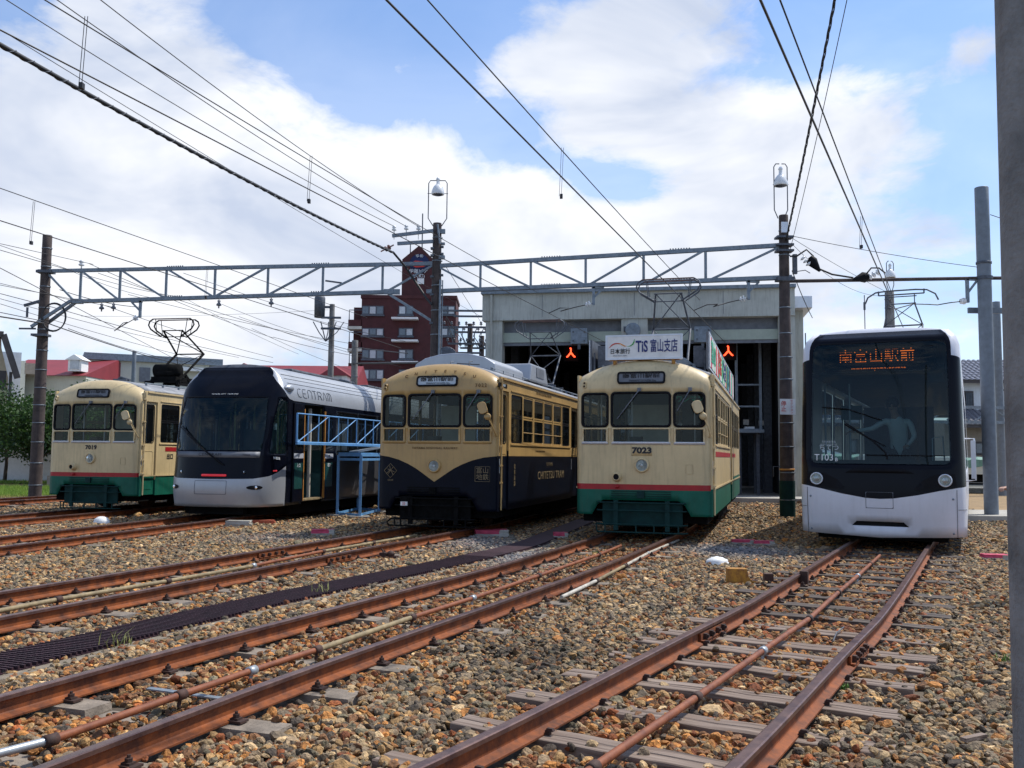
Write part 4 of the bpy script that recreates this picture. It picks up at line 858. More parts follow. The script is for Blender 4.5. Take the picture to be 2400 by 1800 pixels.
a2 = adpanel(-1, .9, 9.6, 2.98, 3.56)
q = MB()
for k in range(12): 
    for sx in (-1, 1): q.box((sx*.98, .9+k*.75, 3.15), (.03, .04, .36)); 
q.box((.86, 1.3, 3.24), (.18, .5, .38)); q.box((-.80, 1.4, 3.26), (.26, .9, .40)); q.box((-.55, 1.5, 3.25), (.18, .7, .34)); q.build('panel_stay', 'steeldk', t3)
q = MB(); q.prism([(-.15, 3.08), (-.05, 3.22), (.42, 3.22), (.60, 3.08)], lambda u, v, w_: (u+.2, w_, v), 1.0, 3.4); q.build('roof_fan_cover', 'steel', t3, bevel=.02)
pantograph(t3, 4.1, 3.15, 5.22, 1.34, .55, th=1.25)
# red side flash
for X in (HW+.002,): 
    for a, b in ((.92, 6.0), (7.0, 8.6)): q = MB(); q.b2((X, a, 1.47), (X+.003, b, 1.56)); q.build('side_flash', 'red', t3)
# 7019 ---------------------------------------------------------------
t1 = classic('7019', 'cream and green tram 7019 at the far left without a roof board', (-9.50, 20.98), 11, dict(CR_))
text('7019', .125, fy(.0, 1.56, .008), (R(90), 0, 0), 'ink', t1, bold=.005, sx=1.05, sp=1.1)
pantograph(t1, 3.2, 3.20, 4.95, 1.30, .85, mt='under', th=1.5)
q = MB(); q.lathe([(.0, -.34), (.17, -.34), (.17, .34), (0, .34)], (0, 3.0, 3.58), axis='x', n=14); q.box((0, 3.2, 3.35), (.7, .8, .12)); [q.beam((sx*.3, 3.2+sy*.1, 3.5), (sx*.42, 3.2+sy*.45, 3.1), .07, .07) for sx in (-1, 1) for sy in (-1, 1)]; q.build('pantograph_spring', 'under', t1)
q = MB(); q.b2((HW+.002, 1.13, 1.49), (HW+.005, 1.9, 1.59)); q.build('side_flash', 'red', t1); text('出口', .14, (HW+.006, 1.34, 1.36), (R(90), 0, R(90)), 'ink', t1, bold=.002)
q = MB(); q.box((.1, .9, 3.16), (.34, .2, .05)); q.tube([(-.06, .9, 3.14), (.1, .85, 3.22), (.3, .9, 3.16)], .03, 6); q.build('trolley_catcher', 'steeldk', t1)
q = MB(); q.b2((-.75, 6.6, 3.12), (.9, 8.6, 3.52)); q.build('roof_equipment', 'steeldk', t1, bevel=.06)
# 7022 ---------------------------------------------------------------
t2 = classic('7022', 'ochre yellow and dark navy retro tram 7022 in the middle of the row', (-1.365, 16.50), 16, dict(upper='yellow', lower='navy', kind='wave', blind='rollsign', hl=(0, 1.265), cow='under', dest=(-.37, 2.655, .41, 2.845), sillm='yellow'))
text('7022', .085, Vector((.84, fy(.84, 2.69).y-.02, 2.69)), (R(92), 0, 0), 'inkbrown', t2, bold=.002, sp=1.35)
text('TOYAMA REGIONAL RAILWAY', .052, fy(.0, 1.58), (R(90), 0, 0), 'inkbrown', t2, sp=1.25, bold=.001)
for i, ch in enumerate('CHITETSU'):
    u = -.60+i*.186; w_ = 2.885-.05*((i-3.5)/3.5)**2; p0 = Vector(ffn(u, w_+.01, .0)); p1 = Vector(ffn(u, w_+.03, .0)); tz = math.atan2((p1-p0).y, (p1-p0).z)
    text(ch, .085, p0+Vector((0, -.012, .006)), (R(90)-tz, 0, 0), 'inkbrown', t2, bold=.003)
# crests on the navy nose
def linework(parent, segs, m, r=.006, name='emblem'):
    q = MB()
    for s_ in segs: q.tube([fy(u, z, .008) for u, z in s_], r, 4)
    q.build(name, m, parent)
cx, cz = -.86, 1.17
linework(t2, [[(cx-.13, cz), (cx, cz+.13), (cx+.13, cz), (cx, cz-.13), (cx-.13, cz)], [(cx-.08, cz-.05), (cx, cz+.02), (cx-.02, cz+.09)], [(cx-.06, cz+.03), (cx+.08, cz-.02)], [(cx, cz+.02), (cx+.06, cz-.08)], [(cx-.05, cz-.06), (cx+.05, cz+.06)]], 'inkgold')
text('地鉄電車', .03, fy(-.86, 1.0, .008), (R(90), 0, R(-8)), 'inkgold', t2)
cx, cz = .88, 1.13; linework(t2, [[(cx-.13, cz-.13), (cx+.13, cz-.13), (cx+.13, cz+.13), (cx-.13, cz+.13), (cx-.13, cz-.13)]], 'inkgold', .005)
text('富山\n地鉄', .115, fy(.88, 1.13, .012), (R(90), 0, R(8)), 'inkgold', t2)
S90 = (R(90), 0, R(90)); X_ = HW+.004
for i, ch in enumerate('電車浪漫'): text(ch, .10, (X_, 1.16, 1.25-i*.105), S90, 'inkgold', t2)
text('TOYAMA', .10, (X_, 3.9, 1.28), S90, 'inkgold', t2, sp=1.6); text('CHITETSU TRAM', .23, (X_, 4.1, 1.05), S90, 'inkgold', t2, sp=1.1, sx=1.3); text('TOYAMA REGIONAL RAILWAY', .085, (X_, 3.4, 2.73), S90, 'inkbrown', t2, sp=1.15); text('TOYAMA REGIONAL RAILWAY', .05, (X_, 3.1, 1.55), S90, 'inkbrown', t2, sp=1.2)
q = MB(); q.skin(rrect(.12, 2.67, .62, 2.75, .02), lambda s, z: (X_, s, z), step=.4, sm=False); pn = q.build('side_sign', 'black', t2, solid=.02); text('南富山駅前', .05, (X_+.004, .37, 2.71), S90, 'rollsign', pn)
# roof equipment of 7022
q = MB(); prof = [(-.82, 3.0), (-.80, 3.18), (-.6, 3.30), (-.3, 3.37), (0, 3.39), (.3, 3.37), (.6, 3.30), (.80, 3.18), (.82, 3.0)]; q.prism(prof, lambda u, v, w_: (u, w_, v), .98, 3.0); q.build('air_conditioner', 'silver', t2, bevel=.03)
q = MB(); q.prism([(3.35, 3.05), (3.45, 3.42), (4.7, 3.42), (4.95, 3.05)], lambda u, v, w_: (w_, u, v), .2, .86); ac2 = q.build('ventilation_box', 'silver', t2, bevel=.03); q = MB(); q.b2((.862, 3.85, 3.16), (.872, 4.5, 3.36)); q.build('grille', 'grille', ac2)
q = MB(); 
for sx in (-1, 1): q.tube([(sx*.18+.3, .42, 3.03), (sx*.18+.3, .45, 3.16), (sx*.18+.3, .62, 3.18)], .01, 5)
q.tube([(.22, .5, 3.14), (.62, .62, 3.12)], .012, 5); q.build('roof_step', 'steeldk', t2)
pantograph(t2, 7.6, 3.15, 4.95, 1.34, .55, th=1.0)
q = MB()
for xx in (-.55,): q.box((xx, -.02, .62), (.16, .03, .20), 1); q.box((xx, -.04, .59), (.13, .02, .07), 2)
q.tube([(-.86, 0, .20), (-.88, -.02, .26), (-.80, -.04, .32), (-.60, -.04, .32)], .014, 6); q.tube([(-.60, -.04, .20), (-.86, 0, .20)], .014, 6); q.build('coupling_plate', ['under', 'under', 'whitem'], t2)
text('22', .06, (-.55, -.055, .59), (R(90), 0, 0), 'inkred', t2)
q = MB(); q.lathe([(.0, -.01), (.05, -.008), (.05, .008), (0, .01)], (X_-.03, .33, 1.88), axis='x', n=14); q.build('sticker', 'red', t2)
# ------------------------------------------------------------------ people
def person(label, J, E_, loc, rz, head, parts=('skin', 'shirt', 'trousers'), hair=True):
    """one continuous body grown on the skeleton J {name: (point, radius)}, E_ [(a, b, material index)]"""
    nm = list(J); me = bpy.data.meshes.new('person'); me.from_pydata([J[k][0] for k in nm], [(nm.index(a), nm.index(b)) for a, b, _ in E_], [])
    o = bpy.data.objects.new('person', me); col.objects.link(o); sk = o.modifiers.new('skin', 'SKIN'); sk.use_smooth_shade = True; ss = o.modifiers.new('sub', 'SUBSURF'); ss.levels = 1; ss.render_levels = 1
    for i, k in enumerate(nm): r = J[k][1]; me.skin_vertices[0].data[i].radius = (r, r) if not isinstance(r, tuple) else r
    me.skin_vertices[0].data[0].use_root = True
    bpy.context.view_layer.update(); dg = bpy.context.evaluated_depsgraph_get(); m2 = bpy.data.meshes.new_from_object(o.evaluated_get(dg)); o.modifiers.clear(); o.data = m2
    m2.materials.clear()
    for k in parts: m2.materials.append(M[k])
    segs = [(Vector(J[a][0]), Vector(J[b][0]), i) for a, b, i in E_]
    for f in m2.polygons:
        c = f.center; best = (1e9, 0)
        for a, b, i in segs:
            ab = b-a; t_ = max(0, min(1, (c-a).dot(ab)/max(ab.length_squared, 1e-9))); d = (a+ab*t_-c).length
            if d < best[0]: best = (d, i)
        f.material_index = best[1]; f.use_smooth = True
    o.location = loc; o.rotation_euler = (0, 0, rz); tag(o, label, 'person')
    if hair:
        h = MB(); hx, hy, hz = head; h.lathe([(0, .125), (.06, .115), (.095, .075), (.104, .02), (.10, -.03), (.085, -.05)], (hx, hy+.01, hz), n=18); hh = h.build('hair', 'hair', o)
        f_ = MB(); f_.lathe([(.0, -.03), (.012, -.015), (.016, .02), (.006, .03)], (hx, hy-.098, hz-.035), n=8)
        for sx in (-1, 1): f_.lathe([(0, -.03), (.012, -.02), (.014, .02), (0, .03)], (hx+sx*.098, hy+.01, hz-.03), n=8)
        f_.build('nose_and_ears', 'skin', o)
        e_ = MB()
        for sx in (-1, 1): e_.lathe([(0, -.008), (.011, 0), (0, .008)], (hx+sx*.034, hy-.09, hz-.005), n=8)
        e_.box((hx, hy-.092, hz-.085), (.045, .008, .008)); e_.build('eyes_and_mouth', 'hair', o)
    return o
def hand(J, E_, pfx, wrist, dr, side, curl, mat_i=0, up=Vector((0, 0, 1))):
    w_ = Vector(J[wrist][0]); d = Vector(dr).normalized(); s_ = d.cross(up).normalized()*side; dn = Vector(curl).normalized()
    palm = w_+d*.05; J[pfx+'palm'] = (tuple(palm), (.036, .018)); E_.append((wrist, pfx+'palm', mat_i))
    for i, (o_, l) in enumerate(((-.030, .070), (-.010, .082), (.011, .076), (.030, .060))):
        k0 = palm+d*.028+s_*o_; k1 = k0+d*l*.45+dn*l*.18; k2 = k1+d*l*.12+dn*l*.42
        J[f'{pfx}k{i}'] = (tuple(k0), .0095); J[f'{pfx}m{i}'] = (tuple(k1), .0085); J[f'{pfx}t{i}'] = (tuple(k2), .007); E_ += [(pfx+'palm', f'{pfx}k{i}', mat_i), (f'{pfx}k{i}', f'{pfx}m{i}', mat_i), (f'{pfx}m{i}', f'{pfx}t{i}', mat_i)]
    t0 = palm-d*.02-s_*.032; t1 = t0+d*.035-s_*.018+dn*.012; J[pfx+'th0'] = (tuple(t0), .011); J[pfx+'th1'] = (tuple(t1), .009); E_ += [(pfx+'palm', pfx+'th0', mat_i), (pfx+'th0', pfx+'th1', mat_i)]
# ------------------------------------------------------------------ low-floor trams
class Hull:
    def __init__(s, hw, D, n, sh, ins):
        s.hw, s.D, s.sh, s.ins, s.e = hw, D, sh, ins, 2/n; A = np.linspace(0, math.pi/2, 400); X = np.sin(A)**s.e; Cc = np.cos(A)**s.e
        l = np.concatenate([[0], np.cumsum(np.hypot(np.diff(X*hw), np.diff(Cc*D)))]); s.l, s.X, s.C = l, X, Cc; s.Lh = float(l[-1])
    def p(s, q, z, out=0.):
        a = abs(q); sg = 1 if q >= 0 else -1
        if a >= s.Lh: x = s.hw-s.ins(z); y = s.D+(a-s.Lh); nx_, ny_ = 1, 0
        else:
            X = float(np.interp(a, s.l, s.X)); C = float(np.interp(a, s.l, s.C)); x = (s.hw-s.ins(z))*X; y = s.D-(s.D-s.sh(z))*C
            X2 = float(np.interp(min(a+.02, s.Lh), s.l, s.X)); C2 = float(np.interp(min(a+.02, s.Lh), s.l, s.C)); dx, dy = s.hw*(X2-X)+1e-5, -(s.D)*(C2-C); h = math.hypot(dx, dy); nx_, ny_ = dy/h, -dx/h
        return (sg*(x+nx_*out), y+ny_*out, z)
def shmap(pts): xs = [a for a, b in pts]; ys = [b for a, b in pts]; return lambda z: float(np.interp(z, xs, ys))
def prof_smooth(pts):
    xs = np.array([a for a, b in pts]); ys = np.array([b for a, b in pts]); zz = np.linspace(xs[0], xs[-1], 80); yy = np.interp(zz, xs, ys); yy2 = np.convolve(np.pad(yy, 5, 'edge'), np.ones(11)/11, 'valid'); yy2[-3:] = yy[-3:]; return lambda z: float(np.interp(z, zz, yy2))
def roofcap(H, zt, q1, mat_, root, name='roof'):
    mb = MB(); qs = list(np.linspace(-q1, -H.Lh, 14))+list(np.linspace(-H.Lh, H.Lh, 40))[1:-1]+list(np.linspace(H.Lh, q1, 14)); P = [H.p(q, zt) for q in qs]; n = len(P); y0 = H.p(0, zt)[1]; vs = []
    for k in range(7): f = 1-k/6; vs += [(x*f, (y if k == 0 else max(y, y0+.0)+(.12*(1-f) if y < y0+1.5 else 0)), z-.004+.085*(1-f*f)) for x, y, z in P]
    mb.add(vs, [(k*n+i, k*n+i+1, (k+1)*n+i+1, (k+1)*n+i) for k in range(6) for i in range(n-1)], 0, True); return mb.build(name, mat_, root)
# --- black and silver tram 9002
cs = prof_smooth([(.36, .16), (.45, .07), (.7, .0), (.95, .06), (1.1, .09), (1.5, .15), (2.0, .28), (2.5, .47), (2.8, .62), (3.0, .76), (3.15, .92), (3.25, 1.03), (3.31, 1.045)])
HC = Hull(1.2, 1.05, 2.5, cs, lambda z: .42*max(0, (z-2.62)/.69)**2.2+.04*max(0, (.75-z)))
tc_ = thing('tram', 'black and silver low-floor tram 9002B with an open door behind the blue railing', 'tram', (-6.17, 18.94, 0), hd(12), 'trams lined up in front of the hall')
Lh = HC.Lh; LEN = 14.; q1 = Lh+LEN
bl = [(0, .93), (.9, .94), (1.25, .99), (1.5, 1.07), (Lh, 1.20), (q1+1, 1.20)]
fin = [(Lh-.18, 3.32), (Lh-.62, 3.12), (Lh-.56, 3.0), (Lh-.38, 2.86), (Lh-.15, 2.74), (Lh+.1, 2.63), (Lh+.3, 2.60), (q1+.5, 2.60), (q1+.5, 3.32)]
def cmat(q, z):
    a = abs(q)
    if pip([(a, z)], fin)[0]: return 1
    if a < Lh+.0 and z < np.interp(a, [b[0] for b in bl], [b[1] for b in bl]): return 1
    if a > Lh+2.9 and z < 1.33: return 2
    return 0
ws = [(-1.02, 1.52), (1.02, 1.52), (1.06, 2.0), (1.0, 2.62), (-1.0, 2.62), (-1.06, 2.0)]
sw = [(1.22, 1.46), (Lh-.04, 1.46), (Lh-.04, 2.55), (1.36, 2.62), (1.26, 2.2)]
door = [(Lh+.83, .38), (Lh+.83, 2.56), (Lh+1.88, 2.56), (Lh+1.88, .38)]
sidew = [(Lh+2.75, Lh+4.0), (Lh+4.1, Lh+5.4), (Lh+5.5, Lh+7.4), (Lh+7.5, Lh+9.4)]
outer = [(-q1, .36), (Lh+.83, .36), (Lh+.83, 2.56), (Lh+1.88, 2.56), (Lh+1.88, .36), (q1, .36), (q1, 3.31), (-q1, 3.31)]
holes = [ws, sw, [(-a, b) for a, b in sw][::-1]]+[rrect(a, 1.45, b, 2.45, .05) for a, b in sidew]+[rrect(-b, 1.45, -a, 2.45, .05) for a, b in [(Lh+.5, Lh+2.4)]+sidew]
lines = [[(-Lh, 1.20)]+[(-a, b) for a, b in bl[:4][::-1]]+bl[1:5], [(Lh, 1.19), (Lh, .361)], [(-Lh, 1.19), (-Lh, .361)], fin[:8], [(-a, b) for a, b in fin[:8]], [(Lh+2.9, 1.33), (q1-.01, 1.33)]]
mb = MB(); mb.skin(outer, lambda q, z: HC.p(q, z), holes, lines, step=.14, estep=.08, matf=cmat)
M['darkgreypanel'] = mat('dark_grey_side_panel', (.06, .06, .065), .35, coat=.5, var=.1)
body = mb.build('body', ['gloss', 'silver', 'darkgreypanel'], tc_, solid=.03)
roofcap(HC, 3.31, q1, 'steeldk', tc_)
for lp, nm_, gl in ((ws, 'windscreen', 'glassdk'), (sw, 'quarter_window', 'glassdk'), ([(-a, b) for a, b in sw][::-1], 'quarter_window', 'glassdk')):
    q = MB(); q.skin(lp, lambda u, z: HC.p(u, z, .004), step=.16, estep=.1); q.build(nm_, gl, tc_)
for a, b in sidew+[(-y, -x) for x, y in [(Lh+.5, Lh+2.4)]+sidew]: q = MB(); q.skin(rrect(a, 1.45, b, 2.45, .05), lambda u, z: HC.p(u, z, .004), step=.8, estep=.4); q.build('side_window', 'glassside', tc_)
def on(H, root, q, z, body_, size, m, nm_='lettering', out=.008, **k):
    P = Vector(H.p(q, z, out)); P2 = Vector(H.p(q+.05, z, out)); d = P2-P; up = Vector(H.p(q, z+.05, out))-P; up.normalize(); d = (d-up*d.dot(up)).normalized(); n_ = d.cross(up); mt_ = Matrix((d, up, n_)).transposed(); o = text(body_, size, P, mt_.to_euler(), m, root, nm_, **k); return o
q = MB(); q.skin([(-1.0, 1.37), (1.0, 1.37), (1.0, 1.49), (-1.0, 1.49)], lambda u, z: HC.p(u, z, .006), step=.2, estep=.12); st = q.build('dashboard_strip', 'inkgreystrip' if 'inkgreystrip' in M else 'grille', tc_, solid=.004)
on(HC, tc_, -.05, 1.43, 'CENTRAM', .085, 'ink', out=.014, sp=1.15, sx=1.2); on(HC, tc_, .72, 1.425, '9002B', .055, 'ink', out=.014, sp=1.1); on(HC, tc_, Lh-.42, 1.36, '9002B', .075, 'inkwhite', out=.012, sp=1.05)
on(HC, tc_, 0., 2.70, 'TOYAMA CITY  TRAM LINE', .04, 'inkwhite', out=.01, sp=1.3)
# CENTRAM on the silver side band, built of strokes as on the tram
def glyphs(word, s0, z0, h, w_, gap, parent, H, q0, m):
    G = {'C': [[(1, .95), (.6, 1), (.25, .9), (0, .6), (0, .4), (.25, .1), (.6, 0), (1, .05)]], 'E': [[(1, 1), (.2, 1), (0, .8), (0, .2), (.2, 0), (1, 0)], [(0, .5), (.8, .5)]], 'N': [[(0, 0), (0, .8), (.25, 1), (.75, 1), (1, .8), (1, 0)]], 'T': [[(0, 1), (1, 1)], [(.5, 1), (.5, 0)]],
         'R': [[(0, 0), (0, 1), (.7, 1), (1, .85), (1, .65), (.7, .5), (.1, .5)], [(.5, .5), (1, 0)]], 'A': [[(0, 0), (.4, 1), (.6, 1), (1, 0)]], 'M': [[(0, 0), (0, 1), (.8, 1), (1, .8), (1, 0)], [(.5, 1), (.5, 0)]]}
    q = MB(); s = s0
    for ch in word:
        for st_ in G[ch]: q.tube([H.p(q0+s+a*w_, z0+b*h, .004) for a, b in dens(st_, .3, False)], .006, 4)
        s += w_+gap
    q.build('lettering', m, parent)
glyphs('CENTRAM', .50, 2.70, .19, .20, .075, tc_, HC, Lh, 'inkgrey')
for z in (2.98, 3.08, 3.17): q = MB(); q.tube([HC.p(Lh+.15+k*.5, z, .002) for k in range(28)], .006, 4); q.build('roof_groove', 'inkgrey', tc_)
q = MB(); P = Vector(HC.p(Lh+.12, 2.86, .0)); q.lathe([(0, -.20), (.05, -.16), (.085, -.05), (.09, .04), (.06, .14), (0, .18)], tuple(P), axis='y', n=16); q.build('camera_pod', 'silver', tc_)
q = MB(); q.skin(rrect(-.19, .985, .36, 1.03, .02), lambda u, z: HC.p(u, z, .012), step=.1, estep=.05); q.build('red_reflector_strip', 'redglass', tc_, solid=.01)
q = MB(); q.skin(rrect(Lh-.50, 1.085, Lh-.38, 1.115, .012), lambda u, z: HC.p(u, z, .010), step=.1, estep=.05); q.build('side_marker', 'redglass', tc_, solid=.006)
for sx in (-1, 1):
    q = MB(); q.skin([(sx*.95+.17*math.cos(t_)*(1 if math.cos(t_) > 0 else 1), .76+.045*math.sin(t_)) for t_ in [i*math.pi/8 for i in range(16)]], lambda u, z: HC.p(u, z, .006), step=.06, estep=.03); k = q.build('fog_lamp', 'black', tc_); q = MB(); x, y, z = HC.p(sx*.97, .76, .01); q.lathe([(.035, 0), (0, -.012)], (x, y, z), axis='y', n=14); q.build('lamp_glass', 'chrome', k)
    q = MB(); x, y, z = HC.p(sx*.72, 1.07, .004); q.lathe([(.035, 0), (0, -.018)], (x, y, z), axis='y', n=14); q.build('headlight', 'glassdk', tc_)
q = MB(); q.skin(rrect(-.33, .62, .38, .90, .02), lambda u, z: HC.p(u, z, .003), [rrect(-.322, .628, .372, .892, .015)], step=.15, estep=.1); q.build('coupler_hatch', 'inkgrey', tc_, solid=.003)
q = MB(); q.tube([HC.p(-.62, 1.30, .03), HC.p(-.30, 1.35, .05), HC.p(-.62+.1, 1.60, .05)], .012, 5) if False else None
A = HC.p(.28, 1.22, .03); B = HC.p(-.86, 2.02, .05); q.tube([A, HC.p(-.2, 1.55, .07), B], .014, 6); A2 = HC.p(.22, 1.24, .05); q.tube([A2, HC.p(-.25, 1.58, .09), HC.p(-.88, 2.0, .07)], .008, 5); q.build('wiper', 'black', tc_)
# doors
for s0, s1 in ((.28, .80), (1.93, 2.45)):
    q = MB(); q.b2((1.205, 1.05+s0, .42), (1.232, 1.05+s1, 2.56)); d_ = q.build('door_leaf', 'gloss', tc_, bevel=.008); q = MB(); q.b2((1.233, 1.05+s0+.06, .70), (1.237, 1.05+s1-.06, 1.26)); q.build('door_panel', 'teal', d_); q = MB(); q.b2((1.233, 1.05+s0+.02, 1.36), (1.238, 1.05+s1-.02, 1.47)); k = q.build('door_label', 'sill', d_)
    text('出口' if s0 > 1 else '入口', .09, (1.24, 1.05+(s0+s1)/2, 1.20), S90, 'inkwhite', d_); text('LRT', .06, (1.2405, 1.05+(s0+s1)/2, 1.415), S90, 'inkgrey', k)
    q = MB(); q.b2((1.18, 1.05+(s1 if s0 < 1 else s0)-.0, .44), (1.235, 1.05+(s1 if s0 < 1 else s0)+.025, 2.45)); q.build('door_edge', 'door_or', d_); q = MB(); q.b2((1.233, 1.05+s0+.08, 1.55), (1.236, 1.05+s1-.08, 2.40)); q.build('door_glass', 'glassside', d_)
q = MB(); q.b2((1.0, 1.05+.83, .43), (1.22, 1.05+1.90, .47)); q.build('door_sill', 'lampyellow' if 'lampyellow' in M else 'tanpipe', tc_)
q = MB(); q.b2((1.234, 1.05+.44, 1.66), (1.238, 1.05+.52, 1.78)); q.build('blue_sticker', 'bluepaint', tc_)
it = MB(); it.b2((-1.15, .9, .40), (1.15, LEN+.8, .44), 0); it.b2((-1.1, 1.0, 2.58), (1.1, LEN+.8, 2.62), 0); it.b2((-.9, .55, .9), (.9, .95, 1.38), 0); it.b2((-.30, 2.0, .44), (.35, 2.3, 2.0), 0)
for yy in (1.95, 2.85, 4.3, 5.6): 
    for xx in (-.5, .55): it.tube([(xx, yy, .44), (xx, yy, 2.58)], .02, 6, 1)
for yy in (3.4, 4.4, 6.2, 7.2, 9.0): it.b2((.5, yy, .44), (1.1, yy+.5, 1.0), 2); it.b2((.5, yy+.5, .44), (1.1, yy+.58, 1.55), 2); it.b2((-1.1, yy, .44), (-.5, yy+.5, 1.0), 2); it.b2((-1.1, yy+.5, .44), (-.5, yy+.58, 1.55), 2)
it.tube([(.95, 2.75, .44), (.95, 2.75, 2.5)], .045, 8, 3); it.build('interior', ['interdk', 'mintpost', 'seat', 'inter'], tc_)
q = MB(); q.b2((-.95, .75, .18), (.95, LEN, .40)); q.b2((-1.05, 1.6, .14), (1.05, LEN, .36)); q.b2((-.62, .34, .20), (.62, .5, .40)); q.build('underframe', 'under', tc_)
q = MB(); q.b2((-.55, 2.6, 3.33), (.55, 6.5, 3.43)); q.b2((-.55, 7.5, 3.33), (.55, 12.5, 3.43)); q.build('roof_equipment', 'steeldk', tc_, bevel=.04)
# --- white tram T103
ts = prof_smooth([(.20, .10), (.4, .03), (.8, .0), (1.2, .03), (2.0, .10), (2.8, .19), (3.1, .25), (3.3, .33), (3.42, .44), (3.47, .56)])
HT = Hull(1.215, .60, 5.0, ts, lambda z: .035*max(0, (z-1.0)/2.0)+.15*max(0, (z-3.18)/.29)**2.4+.012*max(0, .7-z))
tt = thing('tram', 'white and black low-floor tram T103B with amber destination display at the right', 'tram', (5.70, 14.42, .04), hd(26.3), 'trams lined up in front of the hall')
Lh = HT.Lh; LEN = 16.; q1 = Lh+LEN; QE = 1.10
bx = [0, .2, .55, .85, 1.12, Lh-.03]; bz = [.80, .81, .87, .94, .99, 1.03]
lo_ = [(-a, b) for a, b in list(zip(bx, bz))[::-1]]+list(zip(bx, bz))[1:]
mask = lo_+[(Lh-.03, 2.75), (Lh-.06, 2.88), (Lh-.16, 2.97), (QE, 3.03), (QE, 3.47), (-QE, 3.47), (-QE, 3.03), (-Lh+.16, 2.97), (-Lh+.06, 2.88), (-Lh+.03, 2.75)]
ws = rrect(-1.03, 1.34, 1.03, 3.27, .10)
slot = [(-.42, .375), (.42, .375), (.34, .45), (-.34, .45)]
sidew = [(Lh+1.9, Lh+3.6), (Lh+3.7, Lh+5.4), (Lh+6.5, Lh+9.0), (Lh+9.2, Lh+11.5)]
outer = [(-q1, .25), (-1.2, .25), (0, .20), (1.2, .25), (q1, .25), (q1, 3.47), (-q1, 3.47)]
hs = [ws, slot]+[rrect(a, 1.25, b, 2.7, .08) for a, b in sidew]+[rrect(-b, 1.25, -a, 2.7, .08) for a, b in sidew]
mb = MB(); mb.skin(outer, lambda q, z: HT.p(q, z), hs, [mask+[mask[0]]], step=.14, estep=.07, matf=lambda q, z: 1 if pip([(q, z)], mask)[0] else 0); mb.build('body', ['white', 'gloss'], tt, solid=.03)
roofcap(HT, 3.47, q1, 'white', tt)
q = MB(); q.skin(ws, lambda u, z: HT.p(u, z, .004), step=.2, estep=.1); q.build('windscreen', 'glassdk', tt)
for a, b in sidew+[(-y, -x) for x, y in sidew]: q = MB(); q.skin(rrect(a, 1.25, b, 2.7, .08), lambda u, z: HT.p(u, z, .004), step=.8, estep=.4); q.build('side_window', 'glassside', tt)
for sx in (-1, 1):
    q = MB(); q.tube([HT.p(sx*QE, z, .001) for z in np.linspace(.23, .96, 8)], .004, 4); q.tube([HT.p(sx*(QE+.02+.3*k/5), .66, .001) for k in range(6)], .004, 4); q.build('panel_gap', 'ink', tt)
    x, y, z = HT.p(sx*.93, 1.10, .022); q = MB(); q.lathe([(.098, .09), (.098, -.02), (.082, -.028), (.078, .0)], (x, y, z), axis='y', n=26); h_ = q.build('headlight', 'sill', tt); q = MB(); q.lathe([(.08, -.012), (.055, -.008), (.03, -.018), (0, -.020)], (x, y, z), axis='y', n=26); q.build('reflector', 'lampface', h_); q = MB(); q.lathe([(.08, -.014), (0, -.028)], (x, y, z), axis='y', n=26); q.build('lens', 'clearglass', h_)
    q = MB(); q.skin([(sx*a, b) for a, b in ((1.07, 1.20), (1.10, 1.02), (.85, .965), (.55, .93), (.50, .965), (.62, 1.09), (.80, 1.185))][::sx], lambda u, z: HT.p(u, z, .004), [[(sx*.93+.105*math.cos(i*math.pi/10), 1.10+.105*math.sin(i*math.pi/10)) for i in range(20)]], step=.1, estep=.05); q.build('headlight_surround', 'black', tt)
    for z in (.82, .30): q = MB(); x, y, z_ = HT.p(sx*1.04, z, .0); q.lathe([(.016, .0), (.016, -.006), (.0, -.006)], (x, y, z_), axis='y', n=10); q.build('fixing_screw', 'steel', tt)
q = MB(); q.skin([(-.20, .655), (.20, .655), (.20, .905), (-.20, .905)], lambda u, z: HT.p(u, z, .003), [rrect(-.193, .662, .193, .90, .02)], step=.1, estep=.08); q.build('coupler_hatch', 'inkgrey', tt, solid=.003)
q = MB(); q.box((0, .12, .41), (.9, .05, .16)); q.build('slot_backing', 'black', tt)
q = MB(); q.skin([(-.50, 1.20), (.50, 1.20), (.36, 1.27), (-.36, 1.27)][::1], lambda u, z: HT.p(u, z, .012), step=.2); q.build('wiper_cowl', 'black', tt, solid=.01)
on(HT, tt, -.82, 1.43, 'T103', .145, 'inkwhite', out=.012, sp=1.05, sx=.95); on(HT, tt, -.63, 1.40, 'B', .08, 'inkwhite', out=.012); on(HT, tt, -.745, 1.69, 'toyama', .062, 'inkgreen2' if 'inkgreen2' in M else 'rollsign', out=.012, sp=1.15); on(HT, tt, -.745, 1.585, 'ちてつ', .105, 'rollsign', out=.012)
q = MB(); q.tube([HT.p(-.88, 1.645, .012), HT.p(-.62, 1.645, .012)], .004, 4); q.build('emblem_rule', 'rollsign', tt)
# LED destination display inside the glass
q = MB(); q.b2((-.85, .33, 2.82), (.85, .37, 3.20)); led = q.build('destination_display', 'black', tt)
text('南富山駅前', .235, (-.03, .322, 3.045), (R(90), 0, 0), 'amber', led, sx=.98, bold=-.002); text('Minamitoyama-ekimae', .075, (.0, .322, 2.86), (R(90), 0, 0), 'amber', led, sp=1.2)
q = MB(); z = 2.83
while z < 3.2: q.b2((-.8, .314, z), (.8, .318, z+.024)); z += .038
q.build('scanline_mask', 'black', led)  # added dark bars hide rows of the glow, imitating the display's refresh gaps
